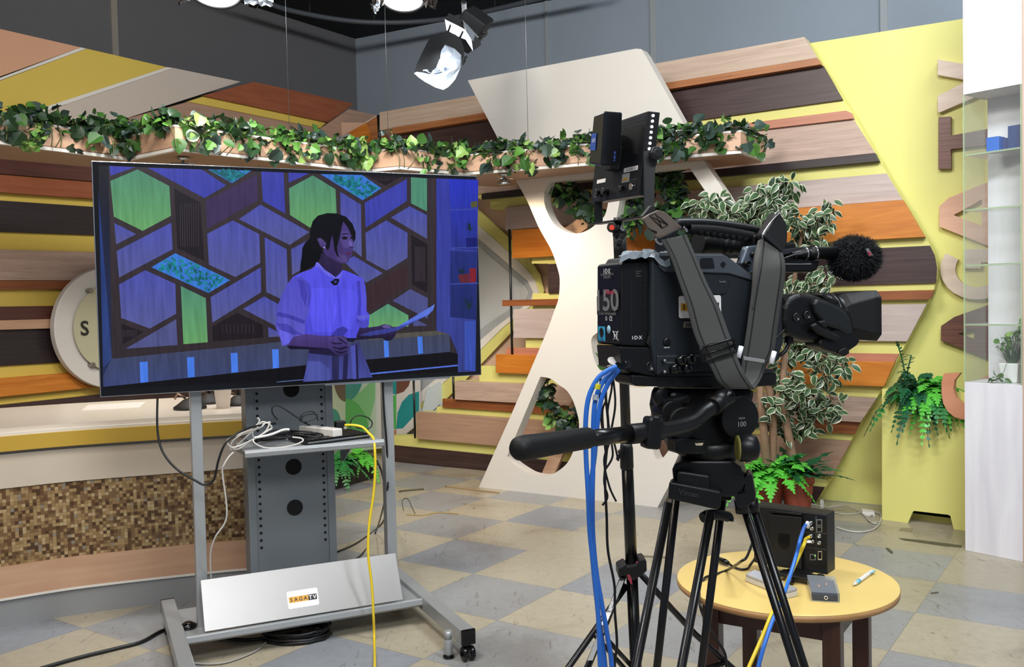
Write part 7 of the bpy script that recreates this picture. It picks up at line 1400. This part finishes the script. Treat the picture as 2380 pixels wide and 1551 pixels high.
# curved curtain rail under the ceiling
rl = [floor_at(x, y, CEIL - .12) for x, y in ((560, -25), (640, 14), (720, 34), (800, 47), (870, 52), (960, 51), (1050, 42), (1150, 22), (1250, -2), (1400, -40))]
ra = MB().tube(smooth(rl, 6), .022, 8).build('curved_rail', plain('dark grey rail', '4A4F55', .5)); tag(ra, 'long curved dark grey rail running under the black ceiling', 'rail')
for k, i in enumerate((2, 4, 7)): MB().cyl(rl[i], rl[i] + Vector((0, 0, .12)), .008).build('rail_hanger', HSG, ra)
# ================================================================ small things on the floor at the right
PWC = plain('off-white cable', 'B9B6AC', .5)
cable([floor_at(1944, 1226, .006), floor_at(1970, 1234, .006), floor_at(2000, 1237, .006), floor_at(2030, 1231, .006), floor_at(2045, 1215, .006), floor_at(2046, 1195, .006), floor_at(2020, 1188, .006)], .005, PWC, 'off-white cable looping widest on the floor beside the yellow box')
cable([floor_at(1925, 1180, .006), floor_at(1950, 1176, .012), floor_at(1975, 1178, .02), floor_at(2000, 1190, .01), floor_at(2025, 1214, .006), floor_at(2040, 1218, .006)], .004, PWC, 'off-white cable running from the wall corner to the white adapter on the floor')
cable([floor_at(1930, 1190, .006), floor_at(1960, 1195, .006), floor_at(1990, 1194, .006), floor_at(2004, 1190, .008)], .003, PWC, 'thin off-white cable lying flat left of the white adapter on the floor'); cable([floor_at(2030, 1196, .01), floor_at(2016, 1205, .01), floor_at(2028, 1215, .008), floor_at(2047, 1212, .006)], .003, PWC, 'short off-white cable between white adapter and yellow box')
cable([floor_at(1875, 1171, .03), floor_at(1895, 1174, .02), floor_at(1912, 1178, .006), floor_at(1926, 1184, .006)], .003, PWC, 'thin off-white cable along the floor behind the field monitor')
def slabf(pts, h, lab, nm, m, cat, z=.001):
    b = MB(); b.prism([floor_at(x, y, z) for x, y in pts], (0, 0, h)); return tag(b.build(nm, m, bevel=.001 if h > .01 else 0), lab, cat)
slabf([(2002, 1190), (2030, 1195), (2033, 1201), (2004, 1198)], .022, 'small white power adapter on the floor left of the yellow box', 'power_adapter', WPL, 'adapter'); slabf([(1906, 1172), (1914, 1173), (1915, 1182), (1906, 1180)], .03, 'small grey-white plug box at the foot of the slanted yellow edge', 'plug_box', WPL, 'plug')
TAPE = plain('brown tape', '8A8066', .6, var=.2); STN = plain('dark tape residue', '57543F', .7, var=.3, scale=30)
slabf([(2095, 1227), (2122, 1229), (2120, 1237), (2089, 1233)], .001, 'small brown tape patch on the floor in front of the yellow box', 'tape_patch', TAPE, 'tape'); slabf([(2088, 1251), (2140, 1256), (2235, 1268), (2236, 1273), (2190, 1269), (2100, 1256)], .0006, 'dark scuff streak on the floor before the yellow box', 'floor_scuff', STN, 'mark'); slabf([(2058, 1273), (2066, 1275), (2076, 1284), (2073, 1288), (2062, 1280)], .0006, 'small dark tape scrap on the grey tile left of the streak', 'tape_scrap', STN, 'tape')
slabf([(2163, 1378), (2180, 1376), (2182, 1379), (2164, 1381)], .0006, 'tiny dark floor mark at the tile seam right of the table', 'floor_mark', STN, 'mark')
cable([floor_at(928, 1143, .006), floor_at(938, 1141, .006), floor_at(985, 1137, .006)], .006, STN, 'short brown stick-like tape strip on the floor near the plank base', 'tape_strip', 'tape'); cable([floor_at(1035, 1131, .004), floor_at(1100, 1139, .004), floor_at(1160, 1146, .004)], .006, plain('tan tape', '9A7F5C', .6), 'tan tape strip on the floor at the foot of the white panel', 'tape_strip', 'tape')
cable([floor_at(938, 1187, .003), floor_at(935, 1165, .003), floor_at(944, 1158, .003), floor_at(952, 1166, .003), floor_at(958, 1180, .003), floor_at(965, 1194, .003)], .0022, STN, 'hooked brown tape outline on the floor between cart and plank wall', 'tape_mark', 'tape'); cable([floor_at(945, 1197, .003), floor_at(985, 1198, .003), floor_at(1020, 1192, .003), floor_at(1065, 1195, .003)], .0035, plain('ochre tape', 'A58A4E', .6, var=.3, scale=30), 'ochre tape residue line on the floor right of the hooked outline', 'tape_mark', 'tape')
cable([floor_at(1478, 1292, .006), floor_at(1522, 1294, .006), floor_at(1560, 1296, .006)], .0035, plain('olive cable', '6E6C58', .6), 'short straight olive cable on the floor behind the light stand')
